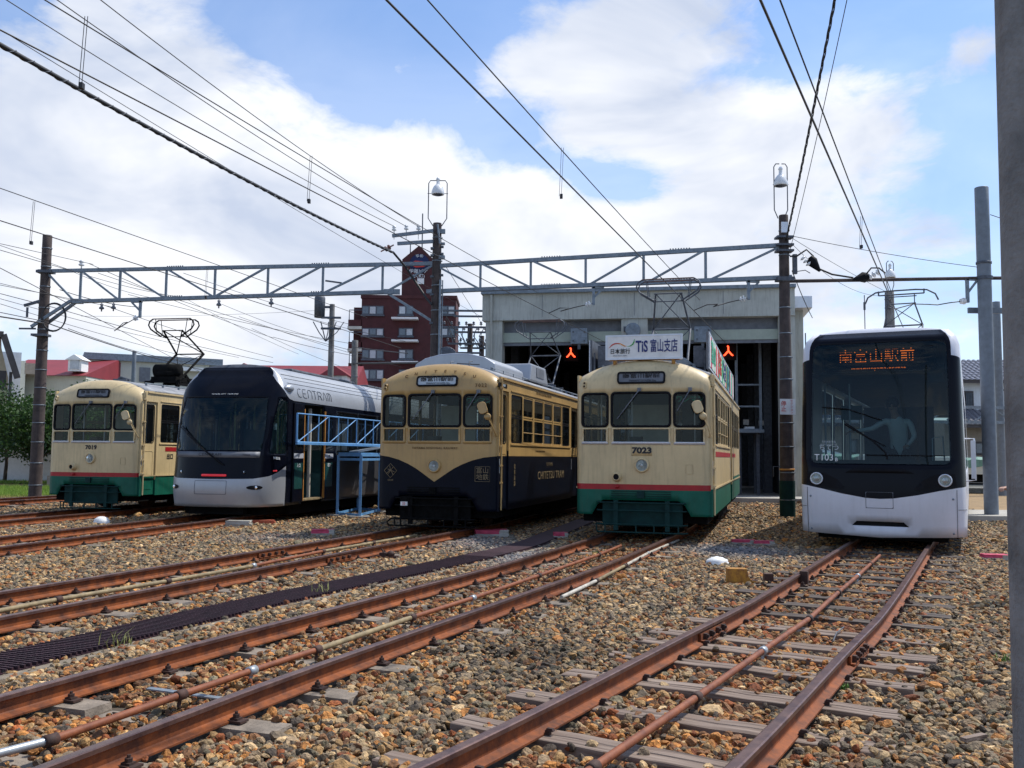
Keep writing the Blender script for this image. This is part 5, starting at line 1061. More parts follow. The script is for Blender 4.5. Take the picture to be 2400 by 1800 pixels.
# wipers
q = MB(); A = HT.p(.13, 1.42, .04); q.tube([A, HT.p(.10, 1.52, .06), HT.p(-.10, 1.72, .06), HT.p(-.50, 1.96, .06)], .014, 6); q.tube([HT.p(-.85, 2.24, .05), HT.p(-.45, 2.20, .05), HT.p(.06, 2.02, .05)], .009, 5); q.tube([HT.p(-.48, 1.98, .06), HT.p(-.15, 1.75, .05), HT.p(.1, 1.62, .05)], .009, 5); q.tube([HT.p(-.18, 1.475, .03), HT.p(.95, 1.47, .03)], .009, 5); q.build('wiper', 'black', tt)
q = MB(); q.b2((.72, .42, 2.62), (.95, .44, 2.9)); q.build('sun_visor', 'interdk', tt)
it = MB(); it.b2((-1.12, .5, .36), (1.12, LEN, .40), 0); it.b2((-1.05, .45, 2.78), (1.05, LEN, 2.82), 0); it.b2((-1.0, .22, 1.1), (1.0, .55, 1.40), 0); it.b2((-.35, 1.55, 1.0), (.75, 1.60, 2.3), 0)
for xx in (-.95, -.55): it.tube([(xx, 1.3, .4), (xx, 1.3, 2.7)], .018, 6, 1)
it.b2((-.75, 1.8, 2.1), (-.40, 1.84, 2.35), 2)
for yy in (3.4, 4.4, 6.2, 7.2): it.b2((.5, yy, .44), (1.1, yy+.5, 1.0), 2); it.b2((-1.1, yy, .44), (-.5, yy+.5, 1.0), 2)
it.tube([(.75, .6, 1.4), (.75, .6, 1.75), (.9, .6, 1.78), (.92, .6, 1.4)], .012, 5, 1); it.b2((.05, 1.45, 1.1), (.50, 1.52, 2.05), 0); it.build('interior', ['interdk', 'sill', 'seat'], tt)
q = MB(); q.b2((-.95, .25, .16), (.95, LEN, .38)); q.build('underframe', 'under', tt)
q = MB(); q.b2((-.80, 1.5, 3.47), (.82, 5.2, 3.60)); q.build('roof_equipment', 'steel', tt, bevel=.02); 
q = MB(); q.tube([(-.24, .9, 3.46), (-.24, .9, 4.15)], .008, 5); q.tube([(-.24, .9, 3.9), (-.24, .9, 4.03)], .02, 6); q.build('antenna', 'steeldk', tt)
pantograph(tt, 6.6, 3.62, 5.15, 1.50, .5, horns=True)
q = MB(); q.tube([(1.19, 1.0, 1.75), (1.34, .88, 1.75), (1.35, .86, 1.10), (1.22, .95, 1.08)], .014, 6); q.b2((1.29, .82, 1.12), (1.36, .90, 1.72)); q.build('mirror', 'sill', tt, bevel=.01)
q = MB(); q.b2((1.212, 1.0, .8), (1.216, 1.2, 1.0)); q.build('side_label', 'inkgrey', tt)
# the driver
J = {'pelvis': ((0, 0, .0), (.16, .12)), 'waist': ((.0, -.03, .20), (.145, .11)), 'chest': ((-.02, -.10, .44), (.17, .12)), 'neck0': ((-.05, -.15, .60), .07), 'neck': ((-.07, -.18, .68), .052), 'head': ((-.09, -.21, .80), (.085, .095)), 'crown': ((-.09, -.20, .87), (.07, .08)),
     'shL': ((-.21, -.15, .54), .06), 'elL': ((-.40, -.34, .40), .045), 'wrL': ((-.66, -.46, .36), .028), 'shR': ((.16, -.11, .54), .06), 'elR': ((.24, -.18, .28), .045), 'wrR': ((.14, -.38, .12), .028),
     'hipL': ((-.10, -.02, -.03), .09), 'knL': ((-.15, -.44, .0), .065), 'anL': ((-.15, -.46, -.42), .045), 'toL': ((-.15, -.60, -.45), .035), 'hipR': ((.10, -.02, -.03), .09), 'knR': ((.15, -.44, .0), .065), 'anR': ((.15, -.46, -.42), .045), 'toR': ((.15, -.60, -.45), .035)}
E_ = [('pelvis', 'waist', 1), ('waist', 'chest', 1), ('chest', 'neck0', 1), ('neck0', 'neck', 0), ('neck', 'head', 0), ('head', 'crown', 0), ('chest', 'shL', 1), ('shL', 'elL', 1), ('elL', 'wrL', 1), ('chest', 'shR', 1), ('shR', 'elR', 1), ('elR', 'wrR', 1),
      ('pelvis', 'hipL', 2), ('hipL', 'knL', 2), ('knL', 'anL', 2), ('anL', 'toL', 2), ('pelvis', 'hipR', 2), ('hipR', 'knR', 2), ('knR', 'anR', 2), ('anR', 'toR', 2)]
hand(J, E_, 'a', 'wrL', (-.9, -.2, -.1), 1, (0, -.3, -1)); hand(J, E_, 'b', 'wrR', (-.2, -.8, 0), -1, (0, -.3, -1))
pd = at((5.70, 14.42), 26.3, .24, 1.22, 1.55); person('driver in pale shirt with one arm out behind the white tram windscreen', J, E_, pd, hd(27), (-.09, -.21, .81))
q = MB(); q.b2((.0, 1.0, .4), (.48, 1.45, 1.45)); q.build('driver_seat', 'interdk', tt)
# ------------------------------------------------------------------ poles and gantry
PL = Vector((-14.2, 27.8, .05)); PM = Vector((-2.13, 25.5, 0)); PR = Vector((6.88, 23.19, 0)); P2 = Vector((11.80, 22.9, .12))
def pole(p, top, r0, r1, m, label, straps=0, sm='steel', cat='pole', name='line_pole'):
    root = thing(name, label, cat, tuple(p)); mb = MB(); h = top-p.z; mb.lathe([(r0, -.1)]+[(r0+(r1-r0)*k/10, h*k/10) for k in range(1, 11)]+[(r1*.96, h+.01), (0, h+.015)], n=22); mb.build('shaft', m, root)
    for k in range(straps):
        z = h*(k+.7)/(straps+.5)+.1*math.sin(k*7); r = r0+(r1-r0)*z/h; s = MB(); s.lathe([(r+.004, z-.012), (r+.010, z-.010), (r+.010, z+.010), (r+.004, z+.012)], n=20); s.box((r+.015, 0, z), (.03, .03, .03)); s.build('steel_strap', sm, root)
    return root
pl = pole(PL, 8.02, .185, .135, 'brownpole', 'tarred brown round pole at the left end of the lattice gantry', 13)
pm = pole(PM, 7.92, .17, .12, 'brownpole', 'dark round pole with bell lamp between the two lattice beams', 12)
pr = pole(PR, 7.62, .185, .115, 'brownpole', 'dark round pole with stop plate standing left of the white tram', 12)
p2 = pole(P2, 8.3, .165, .165, 'greypaintpole', 'plain grey steel tube pole standing right of the white tram', 0)
q = MB(); q.lathe([(.17, 0), (.185, .005), (.185, .06), (.17, .065)], (0, 0, 2.55-.12+3.8), n=20); q.build('steel_strap', 'steeldk', p2)
p3 = pole(Vector((20.05, 38.0, 0)), 8.0, .17, .145, 'greypaintpole', 'grey steel pole partly hidden behind the first grey tube pole', 0)
p0 = pole(Vector((2.275, 3.86, -.05)), 9.0, .205, .145, 'concpole', 'rough concrete pole close by at the right edge of the view', 0)
pT = pole(Vector((12.95, 31.5, 0)), 7.2, .19, .15, 'concpole', 'concrete pole rising behind the roof of the white tram', 3)
pA = pole(atY(770, 1075, 42)*1.0, 8.3, .15, .12, 'concpole', 'far concrete pole carrying transformer and wires left of the brick tower', 2)
pB = pole(atY(826, 1075, 36), 5.9, .14, .12, 'concpole', 'low concrete pole directly left of the red brick block', 2)
pC = pole(atY(1098, 1075, 50), 8.6, .17, .14, 'brownpole', 'rusty pole with crossarms left of the hall, left one of two', 2); pD = pole(atY(1126, 1075, 52), 8.2, .17, .14, 'brownpole', 'rusty pole with crossarms left of the hall, right one of two', 2)
pE = pole(atY(305, 1070, 46), 6.5, .11, .10, 'greypaintpole', 'slim grey pole in front of the long cream building', 0)
q = MB(); b_ = -pT.location
for z in (6.9, 6.6): q.tube([(-.03, -.2, z), (-.25, -.2, z)], .02, 6)
q.tube([(-.22, -.22, 0), (-.22, -.22, 7.1)], .03, 6); q.build('conduit', 'steeldk', pT)
def bell(root, c, hw, hb, up, m='porc', lampz=None):
    x, y, z = c; q = MB(); q.tube([(x-hw*.45, y, z), (x-hw, y, z+.22), (x-hw, y, z+up-.08), (x-hw+.05, y, z+up), (x-.03, y, z+up)], .014, 6); q.tube([(x+hw*.45, y, z), (x+hw, y, z+.22), (x+hw, y, z+up-.08), (x+hw-.05, y, z+up), (x+.03, y, z+up)], .014, 6); q.tube([(x-hw-.03, y, z+hb), (x+hw+.03, y, z+hb)], .009, 5)
    a = q.build('lamp_hoop', 'steeldk', root); q = MB(); k = z+hb; q.lathe([(.175, -.03), (.185, 0), (.17, .08), (.13, .18), (.07, .25), (.045, .27), (.045, .38), (.06, .40), (.03, .46), (0, .46)], (x, y, k), n=22); q.build('lamp_shade', 'porc' if m == 'porc' else m, a); q = MB(); q.lathe([(.15, 0), (.10, -.035), (0, -.05)], (x, y, k-.02), n=18); q.build('lamp_glass', 'steeldk', a)
bell(pm, (0, 0, 7.85), .26, .93, 1.30); bell(pr, (-.06, 0, 7.55), .17, .88, 1.42)
bell(pT, (.0, -.1, 7.2), .12, .50, 1.05)
def insul(q, c, s=1., up=1, m=0, m2=1): 
    x, y, z = c; q.lathe([(.012*s, 0), (.012*s, .05*s*up), (.05*s, .06*s*up), (.055*s, .085*s*up), (.025*s, .10*s*up), (.045*s, .12*s*up), (.045*s, .14*s*up), (.015*s, .17*s*up)], (x, y, z), n=10, m=m)
TH = .85   # truss depth
def truss(A, B, zt0, zt1, zb0, zb1, label, fr, dirs, ends, name='gantry_beam'):
    A = Vector(A); B = Vector(B); root = thing(name, label, 'gantry', (A.x, A.y, 0)); o = Vector((A.x, A.y, 0)); AB = (B-A); AB.z = 0
    T = lambda f: Vector((AB.x*f, AB.y*f, zt0+(zt1-zt0)*f)); Bt = lambda f: Vector((AB.x*f, AB.y*f, zb0+(zb1-zb0)*f))
    n = Vector((AB.y, -AB.x, 0)).normalized()*.05
    q = MB(); q.beam(T(ends[0])-n, T(ends[1])-n, .012, .10); q.beam(T(ends[0])-n+Vector((0, 0, .045)), T(ends[1])-n+Vector((0, 0, .045)), .09, .012)
    q.beam(T(ends[0])+n, T(ends[1])+n, .012, .10); q.build('top_chord', 'steel', root)
    q = MB(); q.beam(Bt(ends[2])-n, Bt(ends[3])-n, .012, .10); q.beam(Bt(ends[2])-n-Vector((0, 0, .045)), Bt(ends[3])-n-Vector((0, 0, .045)), .09, .012); q.beam(Bt(ends[2])+n, Bt(ends[3])+n, .012, .10); q.build('bottom_chord', 'steel', root)
    for f in fr: q = MB(); q.beam(T(f), Bt(f), .065, .05); q.build('upright', 'steel', root)
    for (f0, s0), (f1, s1) in dirs: q = MB(); q.beam((T if s0 else Bt)(f0)+n*.5, (T if s1 else Bt)(f1)+n*.5, .05, .055); q.build('diagonal', 'steel', root)
    for f in (.35, .72):
        for Z in (T, Bt):
            q = MB(); 
            for k in range(8): q.box(Z(f)+AB.normalized()*(k*.07-.25)-n*1.5+Vector((0, 0, .0)), (.03, .03, .03)); q.box(Z(f)+AB.normalized()*(k*.07-.25)+Vector((0, 0, .06)), (.03, .03, .05))
            q.build('splice_bolts', 'steeldk', root)
    return root, T, Bt
fr1 = [.098, .205, .328, .455, .59, .727, .872]
g1, T1, B1 = truss(PL, PM, 6.93, 6.79, 5.97, 6.03, 'grey steel lattice beam spanning from the left pole to the lamp pole', fr1,
   [((.0, 1), (.085, 0)), ((fr1[0], 1), (fr1[1], 0)), ((fr1[1], 1), (fr1[2], 0)), ((fr1[2], 1), (fr1[3], 0)), ((fr1[3], 0), (fr1[4], 1)), ((fr1[4], 0), (fr1[5], 1)), ((fr1[5], 0), (fr1[6], 1)), ((fr1[6]+.01, 0), (1.0, 1))], (-.02, 1.0, .085, .90))
AB1 = PM-PL; AB1.z = 0; nn_ = Vector((AB1.y, -AB1.x, 0)).normalized()
q = MB(); q.beam(B1(.08)+nn_*.12, Vector((0, 0, 5.2))+nn_*.2-AB1.normalized()*.25, .06, .09); q.beam(B1(.08)-nn_*.12, Vector((0, 0, 5.2))-nn_*.2-AB1.normalized()*.25, .06, .09); q.box(B1(.09), (.35, .14, .14)); q.build('knee_brace', 'steel', g1)
q = MB(); q.beam(B1(.88), Vector((AB1.x, AB1.y, 5.1)), .06, .07); q.box(B1(.895), (.45, .10, .14)); q.build('knee_brace', 'steel', g1)
fr2 = [.137, .29, .452, .618, .79]
g2, T2, B2 = truss(PM, PR, 6.72, 6.86, 6.01, 6.03, 'grey steel lattice beam spanning from the lamp pole across the hall front', fr2,
   [((.0, 1), (fr2[0], 0)), ((fr2[0], 1), (fr2[1], 0)), ((fr2[1], 1), (fr2[2], 0)), ((fr2[2]+.01, 0), (fr2[3], 1)), ((fr2[3]+.01, 0), (fr2[4], 1)), ((fr2[4]+.01, 0), (1.0, 1))], (0, 1.0, -.03, 1.02))
# bar to the right pole
root = thing('tube_beam', 'thin dark tube with hooked end spanning from the stop-plate pole to the grey pole', 'beam', (PR.x, PR.y, 0)); d = P2-PR; d.z = 0
q = MB(); dn = d.normalized(); q.tube([Vector((0, 0, 5.93)), d+dn*.1+Vector((0, 0, 6.0)), d+dn*.42+Vector((0, 0, 6.0)), d+dn*.60+Vector((0, 0, 5.95)), d+dn*.68+Vector((0, 0, 5.80)), d+dn*.70+Vector((0, 0, 5.62))], .045, 10); q.build('tube', 'brownpole', root)
q = MB(); q.lathe([(.20, -.04), (.20, .04)], (d.x, d.y, 6.0), n=16); q.build('clamp', 'steeldk', root)
q = MB(); q.beam(P2+Vector((-.3, .25, 5.1)), Vector((17.2, 23.4, 5.25)), .08, .14); o = q.build('cross_beam', 'greypaintpole'); tag(o, 'grey steel cross beam running off behind the concrete pole from the grey tube pole', 'beam')
q = MB(); q.beam((14.5, 36.2, 3.55), (22.5, 38.2, 3.6), .05, .12); q.beam((14.5, 36.2, 2.95), (22.5, 38.2, 3.0), .05, .12)
for k in range(8): q.beam((14.5+k, 36.2+k*.25, 3.55 if k % 2 else 2.95), (15.5+k, 36.45+k*.25, 2.95 if k % 2 else 3.55), .04, .04)
o = q.build('low_lattice_beam', 'steel'); tag(o, 'low light steel lattice beam beyond the grey poles at the right', 'beam')
# arms, insulators and stays at the lamp pole
q = MB(); q.beam((-.1, -.15, 7.68), (-1.25, -.05, 7.55), .07, .09); q.beam((-.1, -.15, 7.38), (-1.10, -.05, 7.33), .07, .09); q.box((.12, -.08, 7.68), (.22, .1, .12)); q.box((.14, -.06, 6.95), (.18, .1, .10)); q.box((.12, 0, 7.35), (.2, .1, .06)); q.tube([(.02, -.2, 7.85), (.10, -.22, 7.3)], .03, 6); arm = q.build('crossarm', 'steel', pm)
for x in (-1.2, -.86, -.52): q = MB(); insul(q, (x, -.05, 7.63-(.0 if x < -1 else -.03)), 1.25); q.tube([(x, -.05, 7.45), (x, -.05, 7.65)], .012, 5); q.build('insulator', 'porc', arm)
q = MB(); c0 = Vector((-1.20, -.1, 7.28)); c1 = Vector((-1.52, -.3, 7.05)); q.tube([c0, c1], .02, 6); 
for k in (.35, .6): p = c0.lerp(c1, k); q.tube([p-(c1-c0)*.02, p+(c1-c0)*.04], .075, 10)
q.build('strain_insulator', 'porcbrown', arm)
q = MB(); q.tube([(.10, -.16, 0.), (.12, -.16, 6.3)], .035, 8); q.tube([(.17, -.1, 0.), (.18, -.1, 6.3)], .018, 6); q.build('conduit', 'steel', pm)
q = MB(); q.lathe([(.22, -.06), (.30, -.07), (.30, .07), (.22, .06)], (.32, -.05, 4.15), axis='y', n=20); q.lathe([(.0, -.02), (.22, -.02), (.22, .02), (0, .02)], (.32, -.05, 4.15), axis='y', n=20); q.build('cable_reel', 'steeldk', pm)
q = MB()
for z in (5.1, 5.9, 6.4, 7.0, 7.2): q.box((-.12, -.05, z), (.10, .16, .05)); q.box((.15, -.05, z+.05), (.08, .12, .05))
q.build('bracket_band', 'steeldk', pm)
q = MB(); q.b2((-.10, -.17, 7.15), (.06, -.13, 7.42), 1)
q.build('number_box', ['steeldk', 'sill'], pr)
for z in (6.85, 7.05, 6.7, 6.0, 5.95): q = MB(); q.box((.0, -.02, z), (.42, .30, .05)); q.build('clamp_plate', 'steeldk', pr)
q = MB(); q.box((.24, -.1, 6.35), (.10, .1, .5)); q.tube([(.2, -.1, 6.15), (.5, -.1, 6.2), (.62, -.12, 6.12)], .012, 5); q.build('switch_box', 'steeldk', pr)
q = MB(); q.b2((-.215, -.21, 2.54), (.17, -.195, 2.93)); sg = q.build('stop_plate', 'whitem', pr); text('停\n止', .135, (-.125, -.214, 2.735), (R(90), 0, 0), 'inkred', sg, bold=.001)
for i, ch in enumerate('セクション'): text(ch, .07, (.075, -.214, 2.885-i*.075), (R(90), 0, 0), 'inkred', sg)
q = MB(); q.lathe([(.19, 0), (.191, .9)], (0, 0, .0), n=20); q.build('green_band', 'greendk', pr)
q = MB(); q.tube([(-.19, -.1, 1.25), (-.38, -.15, 1.25), (-.38, -.15, 1.0)], .012, 5); q.build('hook', 'steeldk', pr)
q = MB(); q.lathe([(.178, .0), (.186, .0), (.186, .04), (.178, .04)], (0, 0, 1.16), n=20); q.build('orange_band', 'door_or', pr)
# brackets with contact wire arms
def arm_set(P, zt, h, tip, side, label):
    root = thing('steady_arm', label, 'arm', (P.x, P.y, 0)); q = MB(); q.box((0, 0, zt-h/2), (.07, .07, h)); q.beam((side*-.05, 0, zt-.02), (side*.28, 0, zt-.03), .07, .07); q.beam((side*.25, 0, zt-.06), (side*.0, 0, zt-h*.62), .04, .05); q.build('bracket', 'steel', root)
    q = MB(); e = Vector((0, 0, zt-h+.05)); t_ = Vector(tip)-Vector((P.x, P.y, 0)); dd = (t_-e).normalized(); 
    for k, r in ((.06, .03), (.10, .085), (.13, .03), (.17, .07), (.20, .03)): q.tube([e+dd*k, e+dd*(k+.03)], r, 12)
    q.build('insulator', 'porc', root); q = MB(); q.tube([e, e+dd*.5, e+dd*.9+Vector((0, 0, -.02)), e+(t_-e)*.55+Vector((0, 0, .02)), e+(t_-e)*.75+Vector((0, 0, .07)), t_], .013, 6); q.build('arm_rod', 'copper', root)
def bracket_on(g0, Z, f, h, px, zc, side, label): P = Vector((g0.x, g0.y, 0))+Vector((Z(f).x, Z(f).y, 0)); tip = onz(px[0], px[1], zc); arm_set(P, Z(f).z-.04, h, tip, side, label)
bracket_on(PL, B1, .262, .50, (275, 770), 5.12, -1, 'steady arm and glass insulator under the left lattice beam over tram 7019')
bracket_on(PM, B2, .475, .50, (1286, 734), 5.25, 1, 'steady arm under the right lattice beam, middle one, reaching over tram 7022')
bracket_on(PM, B2, .905, .50, (1625, 728), 5.25, 1, 'steady arm under the right lattice beam beside the stop-plate pole')
P = P2-dn*.42; arm_set(Vector((P.x, P.y, 0)), 6.0, .62, onz(2098, 724, 5.12), 1, 'steady arm at the grey tube pole reaching left over the white tram')
for f in (.158, .19, .467, .60): 
    P = Vector((PL.x, PL.y, 0))+B1(f); q = MB(); q.lathe([(.012, .10), (.012, -.06), (.05, -.08), (.03, -.14), (.07, -.18), (.075, -.22), (.02, -.24), (.02, -.30), (0, -.30)], (0, 0, 0), n=12); o = q.build('hanging_insulator', 'grille', None, P+Vector((0, 0, -.03))); tag(o, {.158: 'hanging insulator under the left lattice beam nearest the left pole', .19: 'hanging insulator second from the left pole under the lattice beam', .467: 'hanging insulator just right of the steady arm bracket over tram 7019', .60: 'hanging insulator nearest the transformer pole under the left lattice beam'}[f], 'insulator', 'insulators under the left lattice beam')
P = Vector((PL.x, PL.y, 0))+T1(.098); q = MB(); insul(q, (0, 0, .05), 1.6); o = q.build('post_insulator', 'porc', None, P); tag(o, 'white porcelain insulator standing on top of the left lattice beam', 'insulator')
q = MB()
for k in range(3): q.tube([(.42+.36*math.cos(a)+k*.01, -.25, 5.42+.42*math.sin(a)+k*.012) for a in [i*math.pi/12 for i in range(24)]], .018, 6, closed=True)
o = q.build('cable_coil', 'wire', pl)
q = MB(); q.beam((-.55, -.1, 5.8), (-.05, -.1, 5.95), .06, .08); q.box((-.45, -.1, 5.6), (.05, .05, .3)); q.build('hanger_bracket', 'steeldk', pl); q = MB(); q.box((0, -.1, 4.9), (.45, .35, .07)); q.build('clamp_plate', 'steeldk', pl); q = MB(); q.box((0, 0, 6.85), (.45, .32, .08)); q.build('clamp_plate', 'steeldk', pl); q = MB(); q.box((-.42, -.1, 5.1), (.5, .04, .05)); q.build('side_bracket', 'steeldk', pl)
# feeder cables at the right pole (black sleeves)
def cable(P, r, label, m='wire', cat='wire', n=6, group=None, name='overhead_wire'):
    P = [Vector(p) for p in P]; o0 = P[0]; q = MB(); q.tube([p-o0 for p in P], r, n); o = q.build(name, m, None, o0); tag(o, label, cat, group); return o
def sagline(a, b, sag, n=16): return [Vector(a).lerp(Vector(b), i/n)-Vector((0, 0, sag*4*(i/n)*(1-i/n))) for i in range(n+1)]
a = PR+Vector((.22, -.1, 6.45)); b = onz(1920, 628, 6.15); b = atY(1915, 628, 22.9); c = atY(1990, 650, 22.8); e = atY(2045, 652, 22.6)
fe = thing('feeder_cable', 'black feeder cable with two rubber sleeves sagging right of the stop-plate pole', 'cable', tuple(a)); z_ = lambda p: p-a
q = MB(); q.tube([z_(a+Vector((-.1, 0, .1))), z_(atY(1868, 600, 23)), z_(atY(1890, 585, 23)), z_(atY(1906, 600, 23)), z_(atY(1912, 622, 23))], .022, 6); q.tube([z_(b)]+[z_(p) for p in (atY(1950, 643, 22.9), atY(2000, 651, 22.8))], .024, 6); q.tube([z_(atY(2028, 645, 22.7)), z_(atY(2042, 628, 22.6)), z_(atY(2060, 628, 22.5)), z_(atY(2075, 640, 22.4))], .02, 6); q.build('cable_run', 'wire', fe)
for p1, p2 in (((1896, 604), (1922, 636)), ((2034, 648), (2000, 655))): q = MB(); A = atY(*p1, 22.9); B = atY(*p2, 22.9); q.tube([z_(A), z_(A.lerp(B, .3)), z_(B)], [.10, .14, .03], 10); q.build('rubber_sleeve', 'black', fe)
for p1, p2 in (((1880, 603), (1898, 622)), ((2036, 650), (2062, 636))):
    A = atY(*p1, 22.85); B = atY(*p2, 22.85); q = MB()
    for k in (0, .35, .7): q.tube([z_(A.lerp(B, k)), z_(A.lerp(B, k+.1)), z_(A.lerp(B, k+.22))], [.04, .085, .04], 10)
    q.build('insulator', 'porc', fe)
# ------------------------------------------------------------------ wires
def W(p1, z1, p2, z2, r, label, sag=.0, e1=0., e2=0., m='wire', group='overhead line wires'):
    A = onz(*p1, z1) if not isinstance(p1, Vector) else p1; B = onz(*p2, z2) if not isinstance(p2, Vector) else p2; d = (B-A); l = d.length; d = d/l
    A2 = A-d*e1; B2 = B+d*e2; P = sagline(A2, B2, sag, 20); cable(P, r, label, m, group=group); return A, B
def dropper(p1, z1, p2, z2, label):
    A = onz(*p1, z1); B = Vector(onz(*p2, z2)); B = Vector((A.x+(B.x-A.x)*.0, A.y, z2)); q = MB(); q.tube([Vector((0, 0, 0)), Vector((-.03, 0, (z2-z1)))], .004, 4); q.tube([Vector((.03, 0, 0)), Vector((.0, 0, z2-z1))], .004, 4); q.box((0, 0, z2-z1), (.04, .06, .06)); o = q.build('dropper', 'wire', None, A); tag(o, label, 'dropper')
CZ = 5.25; MZ = 5.95
# contact and messenger wires: one pair over each track
W((0, 70), CZ, (1286, 734), CZ, .009, 'contact wire over the track of the ochre and navy tram', 0, 6, 8, 'copper'); W((140, 0), MZ+.05, (1037, 549), 6.0, .008, 'messenger wire over the track of the ochre and navy tram', .12, 6, 7)
W((906, 0), CZ, (1626, 728), CZ, .011, 'contact wire running over the tram with the roof board', 0, 9, 7, 'copper'); W((1020, 0), MZ, (1541, 591), 6.05, .008, 'messenger wire running over the tram with the roof board', .10, 9, 7)
W((1948, 380), 5.2, (2098, 724), 5.15, .012, 'contact wire running over the white tram', 0, 16, 9, 'copper'); W((1973, 380), 5.75, (2072, 640), 5.75, .009, 'messenger wire running over the white tram', .0, 16, 3)
W((0, 517), 5.15, (484, 671), 5.15, .009, 'contact wire above the black and silver tram', 0, 6, 12, 'copper'); W((0, 441), 5.9, (723, 696), 5.9, .008, 'messenger wire above the black and silver tram', 0, 6, 4)
W((0, 628), 5.15, (275, 771), 5.12, .009, 'contact wire passing low over tram 7019', 0, 8, 14, 'copper')
# power lines to the lamp pole
top = PM+Vector((0, 0, 7.8))
for (p1, x, lb) in (((77, 0), -1.2, 'outermost'), ((190, 0), -.86, 'middle'), ((287, 0), -.52, 'innermost')):
    E1 = PM+Vector((x, -.05, 7.82)); A = onz(*p1, 8.6); P = sagline(A+(A-E1).normalized()*6, E1, .30, 24); cable(P, .009, lb+' power line coming down to the insulators of the lamp pole', group='overhead line wires')
E1 = onz(922, 592, 6.95); A = onz(0, 88, 6.6); P = sagline(A+(A-E1).normalized()*3, E1, .15, 60)
cb = thing('bundled_cable', 'thick black cable with spiral binding coming down from the upper left to the gantry', 'cable', tuple(P[0])); o0 = P[0]; q = MB(); q.tube([p-o0 for p in P], .030, 8); q.build('cable_core', 'wire', cb)
q = MB(); n = 900; L_ = (P[-1]-P[0]).length; hp = []
for i in range(n+1): f = i/n*60; k = min(int(f), 59); p = P[k].lerp(P[k+1], f-k); a = i/n*L_/.32*2*math.pi; hp.append(p-o0+Vector((math.cos(a)*.034, 0, math.sin(a)*.034)))
q.tube(hp, .007, 4); q.build('spiral_binding', 'steeldk', cb)
P = [E1, atY(950, 625, 25.6), atY(1000, 700, 25.5), PM+Vector((-.1, -.2, 5.6))]; q = MB(); q.tube([p-o0 for p in P], .032, 8); q.build('cable_tail', 'wire', cb)
W((0, 52), 6.9, (678, 466), 6.9, .006, 'thin line running close beneath the thick spiral-bound cable', .15, 6, 18)
# wires past the left pole
for i, (p1, z1, p2, z2, r, lb) in enumerate([((0, 571), 7.0, (207, 617), 7.1, .008, 'line to the porcelain insulator on the left beam'), ((0, 575), 6.4, (162, 632), 6.4, .007, 'upper thin line crossing the left pole'), ((0, 586), 6.2, (162, 633), 6.2, .008, 'second thin line crossing the left pole'),
        ((0, 664), 5.7, (160, 702), 5.7, .007, 'third line crossing the left pole'), ((0, 668), 5.3, (246, 716), 5.3, .007, 'fourth line crossing the left pole'), ((0, 688), 6.0, (115, 718), 6.0, .010, 'dark line ending at the left pole'), ((0, 732), 5.0, (98, 752), 5.0, .010, 'lower dark line crossing the left pole'), ((0, 742), 4.9, (90, 756), 4.9, .018, 'thick low cable crossing the left pole')]):
    A = onz(*p1, z1); B = onz(*p2, z2); 
    if B.y > 34 or A.y > 40: B = atY(*p2, 28); A = atY(*p1, 22)
    d = (B-A).normalized(); P = sagline(A-d*3, B+d*.2, 0, 4); cable(P, r, lb, group='overhead line wires')
def far(p1, Y1, p2, Y2, r, lb, sag=.1): cable(sagline(atY(*p1, Y1), atY(*p2, Y2), sag, 14), r, lb, group='overhead line wires')
far((207, 617), 28, (640, 792), 44, .010, 'long line running down from the top insulator of the left beam'); far((162, 632), 29, (430, 697), 36, .009, 'line sloping down behind the left beam'); far((162, 633), 28, (362, 699), 36, .008, 'lower line sloping down behind the left beam')
far((140, 679), 28, (330, 720), 34, .012, 'line with clamps behind the left bracket'); far((246, 716), 27, (640, 838), 45, .009, 'line passing under the left beam towards the brick block'); far((116, 718), 28, (640, 850), 46, .010, 'line passing behind the pantograph of tram 7019')
far((110, 757), 27, (475, 867), 42, .016, 'heavy cable falling behind the roof of tram 7019'); far((160, 770), 27, (480, 852), 42, .010, 'thinner cable falling behind the roof of tram 7019', .2); far((430, 697), 36, (700, 830), 50, .008, 'far wire above the long cream building'); far((520, 713), 34, (770, 800), 44, .008, 'far wire leading to the transformer pole')
far((230, 640), 30, (826, 822), 36, .009, 'wire leading to the low pole left of the brick block'); far((590, 770), 45, (830, 870), 60, .010, 'lowest wire running toward the brick block'); far((640, 790), 44, (940, 852), 40, .010, 'wire crossing the front of the brick block')
far((190, 741), 40, (770, 726), 42, .006, 'level wire from the left pole to the transformer pole'); far((826, 852), 36, (1010, 850), 25.5, .030, 'pale tube stay from the low pole to the lamp pole', 0); far((826, 812), 36, (955, 828), 25.6, .014, 'pale stay above the tube stay', .02)
far((1045, 740), 25.5, (1090, 800), 50, .012, 'cable from the lamp pole down to the rusty poles'); far((1045, 625), 25.5, (1130, 760), 50, .008, 'thin stay from the lamp pole to the rusty poles', .0); far((1045, 745), 25.5, (1085, 815), 50, .010, 'second cable from the lamp pole down to the rusty poles', .3)
